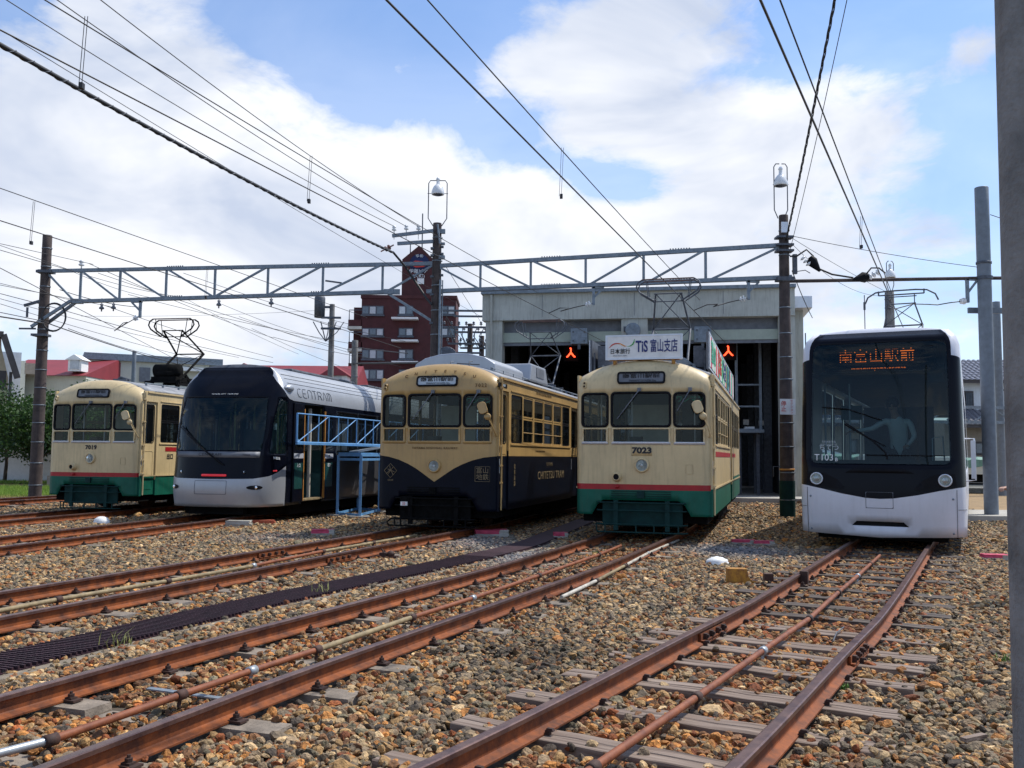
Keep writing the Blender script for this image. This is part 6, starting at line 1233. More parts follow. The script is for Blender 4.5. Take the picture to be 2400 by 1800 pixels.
# spiral bundle rising from the right pole and the thin lines beside it
A = onz(1954, 0, 8.4); B = PR+Vector((.05, 0, 6.95)); P = sagline(A+(A-B).normalized()*3, B, .12, 40); bb = thing('cable_bundle', 'bundle of twisted black cables rising steeply from the stop-plate pole', 'cable', tuple(P[0])); o0 = P[0]
for ph in (0, 2.1, 4.2):
    q = MB(); n = 260; hp = []
    for i in range(n+1): f = i/n*40; k = min(int(f), 39); p = P[k].lerp(P[k+1], f-k); a = i/n*22*math.pi+ph; hp.append(p-o0+Vector((math.cos(a)*.016, 0, math.sin(a)*.016)))
    q.tube(hp, .012, 4); q.build('cable_strand', 'wire', bb)
A = onz(1985, 0, 8.2); B = PR+Vector((.12, 0, 6.6)); cable(sagline(A, B, .1), .007, 'thin line right of the twisted bundle at the stop-plate pole', group='overhead line wires')
cable(sagline(PR+Vector((.2, 0, 7.1)), P2+Vector((-.1, 0, 6.15)), .05), .008, 'upper thin stay from the stop-plate pole to the grey tube pole'); cable(sagline(PR+Vector((.2, 0, 7.05)), Vector((12.9, 31.3, 7.1)), .05), .007, 'lower thin stay from the stop-plate pole to the pole behind the white tram'); cable(sagline(P2+Vector((.2, 0, 6.3+1.2)), Vector((15.5, 22.4, 6.2)), .0), .010, 'stay from the grey tube pole running behind the concrete pole')
cable(sagline(PR+Vector((.2, 0, 6.2)), atY(1904, 745, 31), .05), .012, 'line from the stop-plate pole to the hall corner bracket')
cable(sagline(PR+Vector((.2, 0, 6.9)), atY(2080, 693, 31.3), .4), .006, 'faint slack line from the stop-plate pole to the pole behind the white tram')
for i, (a_, Ya, b_, Yb, lb) in enumerate((((0, 700), 30, (560, 838), 48, 'thin wire low behind the left pole, upper of two'), ((0, 712), 30, (500, 850), 48, 'thin wire low behind the left pole, lower of two'), ((300, 690), 34, (826, 806), 40, 'wire from behind the left beam to the low pole'), ((640, 720), 44, (950, 800), 40, 'wire right of the transformer pole sloping over the brick block'), ((560, 742), 44, (940, 860), 44, 'wire passing the foot of the brick block'), ((430, 640), 30, (820, 760), 40, 'wire crossing the lattice beam towards the brick block'))): far(a_, Ya, b_, Yb, .009, lb)
for (p1, z1, z2, lb) in (((199, 38), 6.0, CZ, 'dropper pair between the upper left wires, nearest one'), ((727, 365), 5.95, CZ, 'dropper pair between the upper left wires, farther one'), ((1316, 346), 5.98, CZ, 'dropper pair between the wires over the tram with the roof board'), ((78, 472), 5.9, 5.15, 'dropper at the far left wires'), ((2017, 507), 5.75, 5.2, 'dropper between the wires over the white tram'), ((485, 624), 5.9, 5.15, 'dropper behind the left lattice beam')): dropper(p1, z1, p1, z2, lb)
# pole fittings far away
q = MB(); 
for z in (6.4, 5.9): q.box((0, -.2, z), (.9, .09, .09)); 
q.beam((-.3, -.2, 8.1), (.45, -.2, 8.0), .07, .07)
for k in range(5): q.tube([(-.8+k*.35, -.25, 6.2), (-.5+k*.2, -.35, 5.7), (-.2, -.3, 5.3)], .025, 4)
q.build('crossarm', 'steeldk', pA); q = MB(); q.lathe([(.0, -.5), (.24, -.48), (.25, .4), (.22, .48), (0, .5)], (-.55, -.1, 6.9), n=16); q.box((-.3, -.1, 6.9), (.4, .1, .1)); q.build('transformer', 'steeldk', pA)
for P_ in (pC, pD):
    q = MB()
    for z in (8.0, 7.1, 6.2, 5.7): q.box((-.3, -.2, z), (2.6 if z > 7 else 1.8, .12, .10))
    for k in range(7): insul(q, (-1.4+k*.4, -.2, 7.15), 1.6); insul(q, (-1.2+k*.35, -.2, 6.25), 1.5)
    for k in range(6): q.tube([(-1.2+k*.4, -.3, 7.1), (-1.0+k*.3, -.35, 6.6), (-.9+k*.35, -.3, 6.2)], .03, 4)
    q.build('crossarm', 'steeldk', P_)
# ------------------------------------------------------------------ tram hall
HD = 10.3; HO = onz(1870, 1171, 0); HO = atY(1870, 1171, 31.8); HO.z = 0
wL = None
def hl(x, y, z=0): return at(HO, HD, x, y, z)
# width: left corner seen at column 1131
dl = ray(1131, 685); th_ = R(HD); A_ = np.array([[dl.x, math.cos(th_)], [dl.y, -math.sin(th_)]]); sol = np.linalg.solve(A_, np.array([HO.x, HO.y])); WD = float(sol[1]); 
print('hall width', WD)
hall = thing('tram_hall', 'pale concrete tram hall with two dark open bays behind the trams', 'hall', tuple(HO), hd(HD)); H1 = 7.35; DP = 30
xs = lambda px: -float(np.linalg.solve(np.array([[ray(px, 800).x, math.cos(th_)], [ray(px, 800).y, -math.sin(th_)]]), np.array([HO.x, HO.y]))[1])
x1, x2, x3, x4 = xs(1176), xs(1456), xs(1518), xs(1826)
q = MB(); q.b2((-WD, 0, 6.42), (0, .5, H1)); q.b2((-WD-.02, -.04, H1), (.02, .6, H1+.08)); q.b2((-WD, -.015, 6.40), (0, .5, 6.46)); q.build('fascia', 'plaster', hall)
for a, b in ((-WD+.12, x1), (x2, x3), (x4, 0)): q = MB(); q.b2((a, .06, 0), (b, .62, 6.42)); q.build('pillar', 'plaster', hall)
for x in (-WD*.80, -WD*.5, -WD*.22): q = MB(); q.b2((x, -.004, 6.5), (x+.02, .0, H1-.02)); q.build('fascia_joint', 'grille', hall)
for a, b in ((x1, x2), (x3, x4)):
    q = MB(); q.b2((a, .30, 5.62), (b, .62, 5.98)); q.build('door_beam', 'plasterg', hall); q = MB(); q.b2((a, .45, 5.98), (b, .62, 6.42)); q.b2((a, .34, 5.50), (b, .40, 5.62)); q.build('lintel', 'grille', hall)
q = MB(); q.b2((-WD+.05, .5, 0), (-WD+.2, DP, H1-.2)); q.b2((-.2, .6, 0), (-.02, DP, H1-.2)); q.b2((-WD, DP, 0), (0, DP+.2, H1-.2)); q.b2((-WD+.02, .4, H1-.25), (-.02, DP, H1-.1)); q.build('wall', 'plaster', hall)
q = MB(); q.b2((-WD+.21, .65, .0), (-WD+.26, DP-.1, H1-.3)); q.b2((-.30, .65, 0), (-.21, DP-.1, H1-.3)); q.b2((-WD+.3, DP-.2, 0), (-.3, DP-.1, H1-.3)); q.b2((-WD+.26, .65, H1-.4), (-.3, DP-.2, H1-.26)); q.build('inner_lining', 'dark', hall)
q = MB(); q.b2((-WD+.2, .0, -.05), (-.0, DP, .12)); q.build('floor_slab', 'conc', hall); q = MB(); q.b2((x4-2.6, -1.9, -.05), (0.2, .0, .16)); q.build('apron', 'paving', hall)
for k in range(6):
    for x in (-WD+.5, (x2+x3)/2, -.6): q = MB(); q.b2((x-.15, 4+k*4.4, .1), (x+.15, 4.3+k*4.4, H1-.9)); q.build('column', 'steeldk', hall)
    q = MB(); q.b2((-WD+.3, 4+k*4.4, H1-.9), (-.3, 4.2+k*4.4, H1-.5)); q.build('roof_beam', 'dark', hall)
q = MB(); q.b2((-WD-.03, -.16, H1+.02), (.03, -.04, H1+.14)); q.build('gutter', 'steel', hall)
for x in (-WD+.35, x4+.25): q = MB(); q.tube([(x, -.08, H1), (x, -.06, 6.3), (x, .02, 6.1), (x, .02, .2)], .05, 8); q.build('drain_pipe', 'plaster', hall)
for k in range(5): q = MB(); q.b2((x3+.5+k*.9, 14+k, .1), (x3+.9+k*.9, 14.3+k, 2.2+.4*(k % 3))); q.build('locker', ['bluepaint', 'steel', 'whitem', 'steeldk', 'conc'][k], hall)
def gantry_box(px, label=None): x = xs(px); q = MB(); q.b2((x-.55, -.16, 5.48), (x+.05, .29, 6.05)); o = q.build('junction_box', 'steel', hall, bevel=.02); q = MB(); [q.box((x-.25+sx*.2, -.18, 5.76+sz*.16), (.05, .04, .05)) for sx in (-1, 1) for sz in (-1, 1)]; q.b2((x-.3, -.1, 5.3), (x-.2, 0, 5.48)); q.build('bolt_heads', 'steeldk', o)
gantry_box(1374); gantry_box(1664)
x = xs(1484); q = MB(); q.lathe([(.25, .0), (.27, -.25), (.26, -.30), (.22, -.30)], (x, .0, 5.93), axis='y', n=24); f_ = q.build('floodlight', 'steel', hall); q = MB(); q.lathe([(.24, -.28), (0, -.30)], (x, .0, 5.93), axis='y', n=24); q.build('lamp_glass', 'grille', f_); q = MB(); q.box((x, .0, 6.1), (.12, .1, .2)); q.box((x-.28, .02, 6.02), (.12, .06, .18)); q.tube([(x-.27, -.1, 5.75), (x-.27, .0, 5.45), (x+.27, .0, 5.45), (x+.27, -.1, 5.75)], .02, 5); q.build('lamp_bracket', 'steeldk', f_)
def signal(px, py, Y, label):
    p = atY(px, py, Y); r_ = thing('signal_lamp', label, 'signal', tuple(p), hd(HD)); r_.scale = (.82, .82, .82); q = MB(); q.b2((-.35, .06, -.38), (.35, .16, .40)); q.build('lamp_housing', 'black', r_); q = MB()
    q.tube([(0, 0, .24), (0, 0, .02)], .034, 6); q.tube([(0, 0, .03), (-.17, 0, -.17)], .034, 6); q.tube([(0, 0, .03), (.17, 0, -.17)], .034, 6); q.tube([(-.05, 0, .24), (0, 0, .24)], .03, 6); q.tube([(-.17, 0, -.17), (-.21, 0, -.17)], .03, 6); q.tube([(.17, 0, -.17), (.21, 0, -.17)], .03, 6); q.build('lamp_tube', 'redlamp', r_)
    q = MB(); q.tube([(0, .1, .4), (0, .1, 2.2)], .03, 5); q.build('lamp_hanger', 'steeldk', r_)
signal(1338, 828, 36, 'red three-armed signal glowing in the left bay of the hall'); signal(1707, 824, 34, 'red three-armed signal glowing in the right bay of the hall')
# stair and platform in the right bay
xa, xb = xs(1735)+.0, xs(1790); st = thing('maintenance_platform', 'grey steel maintenance platform inside the right bay of the hall', 'platform', tuple(hl(xs(1733), 2.0)), hd(HD)); w_ = (xs(1790)-xs(1733))*1.04
q = MB()
for x in (0, w_): q.b2((x-.05, -.05, 2.45), (x+.05, .05, 5.7))
for z in (2.5, 3.35, 4.15): q.b2((0, -.04, z-.03), (w_, .04, z+.03))
q.b2((-.1, -.3, 2.38), (w_+.1, 1.6, 2.5)); q.build('railing', 'steel', st); q = MB(); q.b2((.3, .3, 2.5), (w_-.2, .9, 2.62), 0); q.box((.35, .3, 2.78), (.2, .2, .2), 1); q.box((.9, .35, 2.75), (.18, .18, .18), 1); q.build('stored_items', ['whitem', 'conc'], st)
q = MB()
for x in (.1, w_-.1): q.b2((x-.06, .1, .1), (x+.06, .22, 2.4)); q.b2((x-.06, 1.3, .1), (x+.06, 1.42, 2.4))
q.build('platform_leg', 'steeldk', st)
for k, (dx_, h_) in enumerate(((1.9, 2.6), (2.25, 3.0), (2.5, 2.2))):
    o = hl(xs(1750)+dx_*.5, 5+k*.8); q = MB(); q.tube([(0, 0, .1), (.05, .3, h_)], .05, 6); ob = q.build('leaning_pipe', 'steeldk', None, o); tag(ob, ['shorter pipe leaning in the dark right bay, left of three', 'tallest pipe leaning in the dark right bay of the hall', 'shortest pipe leaning in the dark right bay, right of three'][k], 'pipe', 'pipes leaning inside the hall')
# annex on the right of the hall
ax = thing('hall_annex', 'pale annex wall with boxed eaves rising behind the right end of the hall', 'annex', tuple(HO), hd(HD)); q = MB(); q.b2((.01, 1.2, 0), (.42, 12, 6.9)); q.build('wall', 'plaster', ax); q = MB(); q.b2((.01, .6, 6.75), (.66, 13, 7.18)); q.build('eaves', 'sill', ax, bevel=.02)
q = MB(); q.tube([(.42, 1.4, 4.95), (1.05, 1.0, 4.95)], .05, 6, 0); q.tube([(1.0, 1.0, 4.8), (1.0, 1.0, 5.15)], .03, 6, 0); q.build('bracket', 'pinkpaint', ax); q = MB(); insul(q, (1.0, 1.0, 4.98), 3.2); insul(q, (1.0, 1.0, 5.4), 2.2); q.build('insulator', 'porcbrown', ax)
q = MB(); q.b2((.44, .9, 3.4), (.47, 1.0, 5.9)); q.build('drain_pipe', 'steel', ax)
# ------------------------------------------------------------------ brick apartment block and tower
BY = 95.
def bp(px, py, Y=BY): return atY(px, py, Y)
apt = thing('apartment_block', 'dark red brick apartment block with a pointed sign tower behind the lamp pole', 'building', tuple(Vector((bp(945, 1000).x, BY, 0)))); o0 = apt.location.copy()
def rel(px, py, Y=BY): p = bp(px, py, Y); return (p.x-o0.x, p.z)
x0, zt_ = rel(848, 699); x1b, _ = rel(1069, 705); 
q = MB(); q.b2((x0, 0, 0), (x1b, 5, zt_)); q.b2((x0-.1, -.1, zt_), (x1b+.1, 5.1, zt_+.35)); q.build('wall', 'brick', apt)
xt0, ztw = rel(940, 603); xt1, _ = rel(1015, 603); xm, zap = rel(982, 570); xm = (xt0+xt1)/2*.4+xm*.6
q = MB(); q.prism([(xt0, zt_), (xt1, zt_), (xt1, ztw), (xm, zap), (xt0, ztw)], lambda u, v, w_: (u, w_, v), 1.0, 8.0); q.build('tower', 'brick', apt)
xl0, zl = rel(824, 715); q = MB(); q.b2((xl0, 1.5, 0), (x0, 12, zl)); q.build('wing', 'brick', apt)
for k, (ya, yb) in enumerate(((717, 738), (769, 788), (819, 842), (866, 890))):
    for j, (xa_, xb_) in enumerate(((849, 899), (935, 968), (1034, 1066))):
        a = rel(xa_, ya); b = rel(xb_, yb); q = MB(); q.b2((a[0], -.12, b[1]), (b[0], .0, a[1])); q.b2((a[0]-.1, -.2, b[1]-.15), (b[0]+.1, 0, b[1])); f_ = q.build('window', 'steeldk', apt); n_ = 3 if j == 0 else 2
        for i in range(n_): w0 = a[0]+(b[0]-a[0])*i/n_+.08; w1 = a[0]+(b[0]-a[0])*(i+1)/n_-.08; q = MB(); q.b2((w0, -.14, b[1]+.1), (w1, -.12, a[1]-.1)); q.build('pane', 'curtain' if (i+j+k) % 2 else 'panegrey', f_) if 'curtain' in M else None
    a = rel(920, ya+29); b = rel(981, ya+34); q = MB(); q.b2((a[0], -1.0, b[1]), (b[0], 0, a[1])); q.build('balcony_ledge', 'whitem', apt)
    a = rel(823, ya+32); b = rel(848, ya+48); q = MB(); q.b2((a[0]-.3, 0, b[1]), (b[0], 1.5, a[1])); bl_ = q.build('balcony', 'brick', apt); q = MB(); q.b2((a[0]-.35, -.1, b[1]-.3), (b[0], 1.5, b[1])); q.build('balcony_slab', 'creamwall', bl_); q = MB(); q.tube([(a[0]-.2, 0, a[1]), (a[0]-.2, 0, a[1]+1), (b[0], 0, a[1]+1)], .06, 4); q.build('balcony_rail', 'steeldk', bl_)
q = MB(); q.tube([(xm, 4, zap), (xm, 4, zap+4.2)], .07, 5); q.tube([(xt0+.5, 4, ztw), (xt0+.5, 4, ztw+2.6)], .06, 5); q.build('mast', 'steeldk', apt)
def r3(px, py): a = rel(px, py); return (a[0], .97, a[1])
q = MB(); c = r3(981, 614); q.lathe([(1.05, 0), (1.05, -.04), (0, -.04)], (c[0], .98, c[2]), axis='y', n=24); sg = q.build('sign_disc', 'inkdark', apt); q = MB(); q.prism([(-1.9, 0), (-.8, .75), (.6, .6), (1.9, .1), (.7, -.6), (-.7, -.7)], lambda u, v, w_: (c[0]+u*.56, w_, c[2]-.05+v*.5), .86, .92); q.build('sign_emblem', 'inkred', sg)
q = MB(); q.prism([(-2.3, -.15), (2.3, -.15), (2.3, .45), (-2.3, .45)], lambda u, v, w_: (c[0]+u*.85, w_, c[2]+.35+v), .935, .99) if False else None
text('ゆめ', .42, (c[0], .90, c[2]+.82), (R(90), 0, 0), 'inkwhite', sg, ext=.01); c2 = r3(981, 632); text('伊藤ピア', .50, (c2[0]-.1, .95, c2[2]), (R(90), 0, 0), 'inkwhite', apt, ext=.01); c2 = r3(981, 643); text('(大町)', .50, (c2[0]-.1, .95, c2[2]), (R(90), 0, 0), 'inkwhite', apt, ext=.01); a = rel(976, 655); q = MB(); q.b2((a[0], .9, a[1]-.3), (a[0]+.7, 1.0, a[1]+.3)); q.build('tower_vent', 'whitem', apt)
# ------------------------------------------------------------------ buildings at the left
def house(name, label, cat, Y, px0, px1, pytop, depth=10, m='creamwall', head=0.):
    a = atY(px0, pytop, Y); b = atY(px1, pytop, Y); r_ = thing(name, label, cat, (a.x, Y, 0)); q = MB(); q.b2((0, 0, 0), (b.x-a.x, depth, a.z)); q.build('wall', m, r_); return r_, b.x-a.x, a.z
M['gables'] = mat('beige_render', (.42, .36, .26), .85, var=.08, streak=.1); M['rooftile'] = mat('dark_brown_roof', (.07, .06, .06), .7, var=.2, vs=2); M['tile'] = mat('glazed_grey_roof_tile', (.16, .16, .185), .35, var=.25, vs=4, coat=.2); M['wallwhite'] = mat('white_house_wall', (.66, .68, .70), .8, var=.05, streak=.12); M['walltan'] = mat('tan_ground_floor_wall', (.30, .25, .20), .8, var=.1)
Y = 62.; r_, wd, h = house('long_building', 'long cream building with a flat grey parapet behind the left trams', 'building', Y, 204, 480, 842, 9); r_.rotation_euler = (0, 0, .47); wd = 8.6
q = MB(); q.b2((-.2, -.3, h), (wd+.2, 12.2, h+.45)); q.build('parapet', 'steel', r_); 
for px in (330, 340): a = atY(px, 870, Y); q = MB(); q.b2((a.x-r_.location.x-.35, -.1, a.z-.6), (a.x-r_.location.x+.35, 0, a.z+.4)); q.build('vent', 'grille', r_); break
q = MB(); q.b2((wd*.62, -.6, h-.5), (wd+.3, -.05, h-.25)); q.build('canopy', 'whitem', r_)
for k in range(4): q = MB(); x = .8+k*1.9; q.b2((x, -.06, 2.0), (x+1.1, 0, 3.4)); q.build('window', 'panegrey', r_)
Y = 58.; a = atY(102, 830, Y); b = atY(204, 830, Y); e = atY(102, 877, Y)
r_ = thing('red_roof_house', 'white house with red metal roof and a small dormer behind the left pole', 'house', (a.x-3, Y, 0)); wd = b.x-a.x+3; q = MB(); q.b2((0, 0, 0), (wd, 9, e.z)); q.build('wall', 'creamwall', r_); q = MB(); q.prism([(-.4, e.z-.1), (4.5, a.z+.1), (9.4, e.z-.1)], lambda u, v, w_: (w_, u, v), -.3, wd+.05); q.build('roof', 'redroof', r_)
c = atY(178, 850, Y); cx_ = c.x-a.x+3; dz = c.z; q = MB(); q.b2((cx_-.42, -.15, dz-.55), (cx_+.42, .8, dz+.2)); q.prism([(-.56, .16), (0, .50), (.56, .16)], lambda u, v, w_: (cx_+u, w_, dz+v), -.30, .9, 0); dm = q.build('dormer', 'whitem', r_); q = MB(); q.b2((cx_-.27, -.2, dz-.42), (cx_+.27, -.15, dz+.16)); q.build('window', 'curtain', dm)
q = MB(); [q.b2((x, -.08, 1.5), (x+1.0, 0, 2.8)) for x in (1.2, 3.6)]; q.build('windows', 'panegrey', r_)
Y = 80.; a = atY(440, 862, Y); b = atY(830, 862, Y); t_ = atY(500, 850, Y); r_ = thing('red_roof_terrace', 'row with red roof and dormers seen above the black and silver tram', 'building', (a.x, Y, 0)); wd = b.x-a.x; q = MB(); q.b2((0, 0, 0), (wd, 10, a.z-1.6)); q.build('wall', 'creamwall', r_); q = MB(); q.prism([(-.4, a.z-1.8), (5, a.z+.75), (10.4, a.z-1.8)], lambda u, v, w_: (w_, u, v), -.3, wd); q.build('roof', 'redroof', r_)
for px in (441, 574, 785):
    c = atY(px, 872 if px != 785 else 878, Y-.5); cx_ = c.x-a.x; q = MB(); q.b2((cx_-1.0, -.6, c.z-1.2), (cx_+1.0, 3, c.z)); q.prism([(-1.3, -.1), (0, .75), (1.3, -.1)], lambda u, v, w_: (cx_+u, w_, c.z+v), -.9, 3.4, 1); dm = q.build('dormer', ['whitem', 'redroof'], r_); q = MB(); q.b2((cx_-.6, -.65, c.z-1.0), (cx_+.6, -.6, c.z-.1)); q.build('window', 'curtain', dm)
Y = 46.; a = atY(-40, 795, Y); b = atY(22, 850, Y); t_ = atY(14, 790, Y); r_ = thing('gabled_house', 'beige gabled house with dark roof edge at the far left edge', 'house', (b.x-6*.88, Y-6*.48, 0), hd(-28.7)); q = MB(); q.prism([(0, 0), (6, 0), (6, 5.1), (5.55, 6.95), (0, 6.95)], lambda u, v, w_: (u, w_, v), 0, 9); q.build('wall', 'gables', r_)
g1_ = atY(16, 787, Y).z; q = MB(); q.beam((6.4, -.3, 5.1), (5.7, -.3, g1_), .5, .28); q.beam((5.7, -.3, g1_), (-1, -.3, g1_+.2), .5, .28); q.b2((-1, -.3, g1_-.2), (5.6, 9.3, g1_+.05)); q.beam((6.1, -.12, 0), (6.1, -.12, 5.4), .14, .14); q.build('roof', 'rooftile', r_); c = atY(4, 888, Y); q = MB(); q.b2((c.x-b.x+6-.3, -.05, c.z-.5), (c.x-b.x+6+.25, 0, c.z+.4)); q.build('window', 'rooftile', r_)
Y = 54.; a = atY(22, 823, Y); b = atY(43, 823, Y); r_ = thing('white_block', 'narrow white block standing between the gabled house and the left pole', 'building', (a.x-1, Y, 0), hd(-28.0)); q = MB(); q.b2((0, 0, 0), (b.x-a.x+1, 8, a.z)); q.build('wall', 'wallwhite', r_); q = MB(); q.b2((b.x-a.x+1, 1, 0), (b.x-a.x+1.25, 7, a.z-.4)); q.build('side_wall', 'creamwall', r_); c = atY(50, 866, Y); q = MB(); q.b2((b.x-a.x+1.2, 1, c.z-.1), (b.x-a.x+1.9, 3, c.z+.55)); q.build('awning', 'walltan', r_)
# garden wall behind the trees and a low blue-grey hill
q = MB(); q.b2((0, 0, 0), (7, .2, 2.3)); o = q.build('garden_wall', 'wallwhite', None, (-25.5, 45.5, 0)); tag(o, 'pale grey garden wall behind the trees at left', 'wall')
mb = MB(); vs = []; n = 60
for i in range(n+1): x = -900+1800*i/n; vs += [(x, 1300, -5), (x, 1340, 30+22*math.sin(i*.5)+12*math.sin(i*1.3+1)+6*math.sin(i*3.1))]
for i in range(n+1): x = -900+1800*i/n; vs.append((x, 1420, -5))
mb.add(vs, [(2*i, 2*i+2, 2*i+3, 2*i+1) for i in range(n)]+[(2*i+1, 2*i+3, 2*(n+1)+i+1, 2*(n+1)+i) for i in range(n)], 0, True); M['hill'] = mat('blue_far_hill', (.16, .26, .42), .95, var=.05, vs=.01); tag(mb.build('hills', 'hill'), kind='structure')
# ------------------------------------------------------------------ tiled house, lorry and yard at the right
Y = 60.; a = atY(2255, 905, Y); r_ = thing('tiled_house', 'two-storey house with grey tiled roofs behind the poles at the right', 'house', (a.x-1.5, Y, 0)); W_ = 11.
hz1 = atY(2320, 893, Y).z; hr = atY(2370, 833, Y).z; hz2 = atY(2320, 998, Y).z; he2 = atY(2320, 962, Y).z; 
q = MB(); q.b2((0, 0, he2-.1), (W_, 9, hz1)); q.build('upper_wall', 'wallwhite', r_); q = MB(); q.b2((0, -.6, 0), (W_, 9, hz2+.3)); q.build('lower_wall', 'walltan', r_)
def tiles(y0, z0, y1, z1, x0, x1f, x1t, nm):
    q = MB(); q.add([(x0-.4, y0, z0), (x1f+.4, y0, z0), (x1t, y1, z1), (x0+1.0, y1, z1), (x0-.4, y0, z0-.2), (x1f+.4, y0, z0-.2), (x1t, y1, z1-.2), (x0+1., y1, z1-.2)], [(0, 1, 2, 3), (7, 6, 5, 4), (0, 4, 5, 1), (1, 5, 6, 2), (2, 6, 7, 3), (3, 7, 4, 0)]); rf_ = q.build(nm, 'rooftile', r_)
    rows = 9; shared = None; nn = 0
    for r in range(rows):
        f = (r+.0)/rows; yy = y0+(y1-y0)*f; zz = z0+(z1-z0)*f; xa_ = x0-.4+1.4*f; xb_ = x1f+.4+(x1t-x1f-.4)*f; c = xa_+(.17 if r % 2 else 0)
        while c < xb_ and nn < 290:
            if shared is None:
                t = MB(); t.prism([(-.16, .0), (-.10, .055), (.0, .07), (.09, .03), (.16, .0), (.16, -.02), (-.16, -.02)], lambda u, v, w_: (u, w_, v+.03-w_*.05), -.06, (y1-y0)/rows+.02); ang = math.atan2(z1-z0, y1-y0); o = t.build('roof_tile', 'tile', rf_); shared = o.data
            else: o = link('roof_tile', shared, rf_)
            o.location = (c, yy, zz); o.rotation_euler = (math.atan2(z1-z0, y1-y0), 0, 0); c += .34; nn += 1
tiles(-.7, hz1, 3.2, hr, 0, W_, W_-1, 'upper_roof'); tiles(-2.0, hz2, -.2, he2, 0, 7.5, 7.5, 'lower_roof')
q = MB(); q.b2((0, 3.2, hz1), (W_, 9, hr-.1)); q.build('roof_back', 'rooftile', r_)
c = atY(2265, 850, Y); q = MB(); q.b2((c.x-a.x+1.0, 4, hr-2.2), (c.x-a.x+2.2, 5, c.z+.6)); q.build('chimney', 'whitem', r_)
for px0, px1, y0_, y1_, cur in ((2262, 2275, 921, 960, 0), (2337, 2363, 917, 955, 1), (2343, 2360, 1040, 1068, 0), (2275, 2290, 1040, 1062, 0)):
    A = atY(px0, y1_, Y); B = atY(px1, y0_, Y); X0 = A.x-a.x+1.5; yy = -.05 if y0_ < 1000 else -.65; q = MB(); q.b2((X0-.12, yy-.08, A.z-.12), (X0+B.x-A.x+.12, yy, B.z+.12)); f_ = q.build('window', 'rooftile', r_); q = MB(); q.b2((X0, yy-.10, A.z), (X0+B.x-A.x, yy-.08, B.z)); q.build('pane', 'curtain' if cur else 'panegrey', f_)
    if px0 == 2262: 
        q = MB(); [q.b2((X0+k*.1, yy-.16, A.z), (X0+k*.1+.03, yy-.13, B.z)) for k in range(5)]; q.build('window_bars', 'steeldk', f_)
# lorry with green tarpaulin
Y = 40.; a = atY(2258, 1155, Y); lo = thing('flatbed_lorry', 'flatbed lorry with a green tarpaulin parked beyond the grey poles', 'lorry', (a.x, Y, 0.05)); q = MB(); q.b2((0, 0, .85), (6.0, 2.0, 1.25)); q.b2((-.1, -.02, .80), (6.1, 2.02, .86)); q.build('load_bed', 'creamwall', lo); q = MB()
n = 26; vs = []
rr = random.Random(3)
for i in range(n+1):
    x = 6.0*i/n; vs += [(x, -.05+rr.uniform(-.03, .03), 1.12+rr.uniform(-.06, .06)), (x, .02, 1.42+rr.uniform(-.03, .03)), (x, .6, 1.52+rr.uniform(-.05, .07)), (x, 2.0, 1.45)]
q.add(vs, [(i*4+j, i*4+4+j, i*4+5+j, i*4+1+j) for i in range(n) for j in range(3)]); M['tarp'] = mat('green_tarpaulin', (.13, .25, .17), .5, var=.15, vs=6, bump=.3, bs=8); q.build('tarpaulin', 'tarp', lo)
q = MB(); q.lathe([(0, -.14), (.40, -.14), (.43, -.10), (.43, .10), (.40, .14), (0, .14)], (4.6, .35, .42), axis='y', n=20); q.lathe([(0, -.14), (.40, -.14), (.43, -.10), (.43, .10), (.40, .14), (0, .14)], (-1.2, .35, .42), axis='y', n=20); q.build('wheel', 'black', lo); q = MB(); q.b2((-2.0, .3, .45), (6.0, 1.7, .80)); q.build('chassis', 'under', lo)
q = MB(); q.prism([(-2.1, .5), (-.15, .5), (-.15, 1.55), (-1.7, 1.55), (-2.1, 1.1)], lambda u, v, w_: (u, w_, v), .05, 1.95); q.build('cab', 'whitem', lo, bevel=.05); q = MB(); q.prism([(1.4, 1.5), (2.2, 1.68), (3.6, 1.72), (4.4, 1.5)], lambda u, v, w_: (u, w_, v), .4, 1.6); q.build('covered_load', 'steel', lo, bevel=.06)
for x in (1.3, 2.9): q = MB(); q.tube([(x, -.08, 1.3), (x-.15, -.08, 1.0), (x-.35, -.06, .85)], .02, 5); q.build('tie_rope', 'wire', lo)
# yard surfaces at the right
def sheet(name, pts, z, m, h=None): q = MB(); q.add([(x, y, z) for x, y in pts], [tuple(range(len(pts)))]); return tag(q.build(name, m), kind='structure')
sheet('yard_road', [(-12, 42), (60, 42), (60, 48), (-12, 48)], .04, 'paving'); sheet('dry_verge', [(9.5, 24.5), (26, 24.5), (34, 41.5), (12, 41.5)], .02, 'drysoil')
q = MB(); q.b2((9.0, 22.2, -.1), (15.2, 25.0, .13)); o = q.build('paving_slab', 'paving'); tag(o, kind='structure'); q = MB(); q.b2((8.5, 41.2, -.1), (40, 41.45, .22)); tag(q.build('kerb', 'conc'), kind='structure')
p = onz(2334, 1177, .13); 
# fixing wooden block
q = MB(); q.box((0, 0, .06), (.5, .16, .12)); o = q.build('timber_block', 'wood', None, Vector((p.x, 26.5, .03))); tag(o, 'short tan timber block lying on the dry verge beside the grey pole', 'timber block')
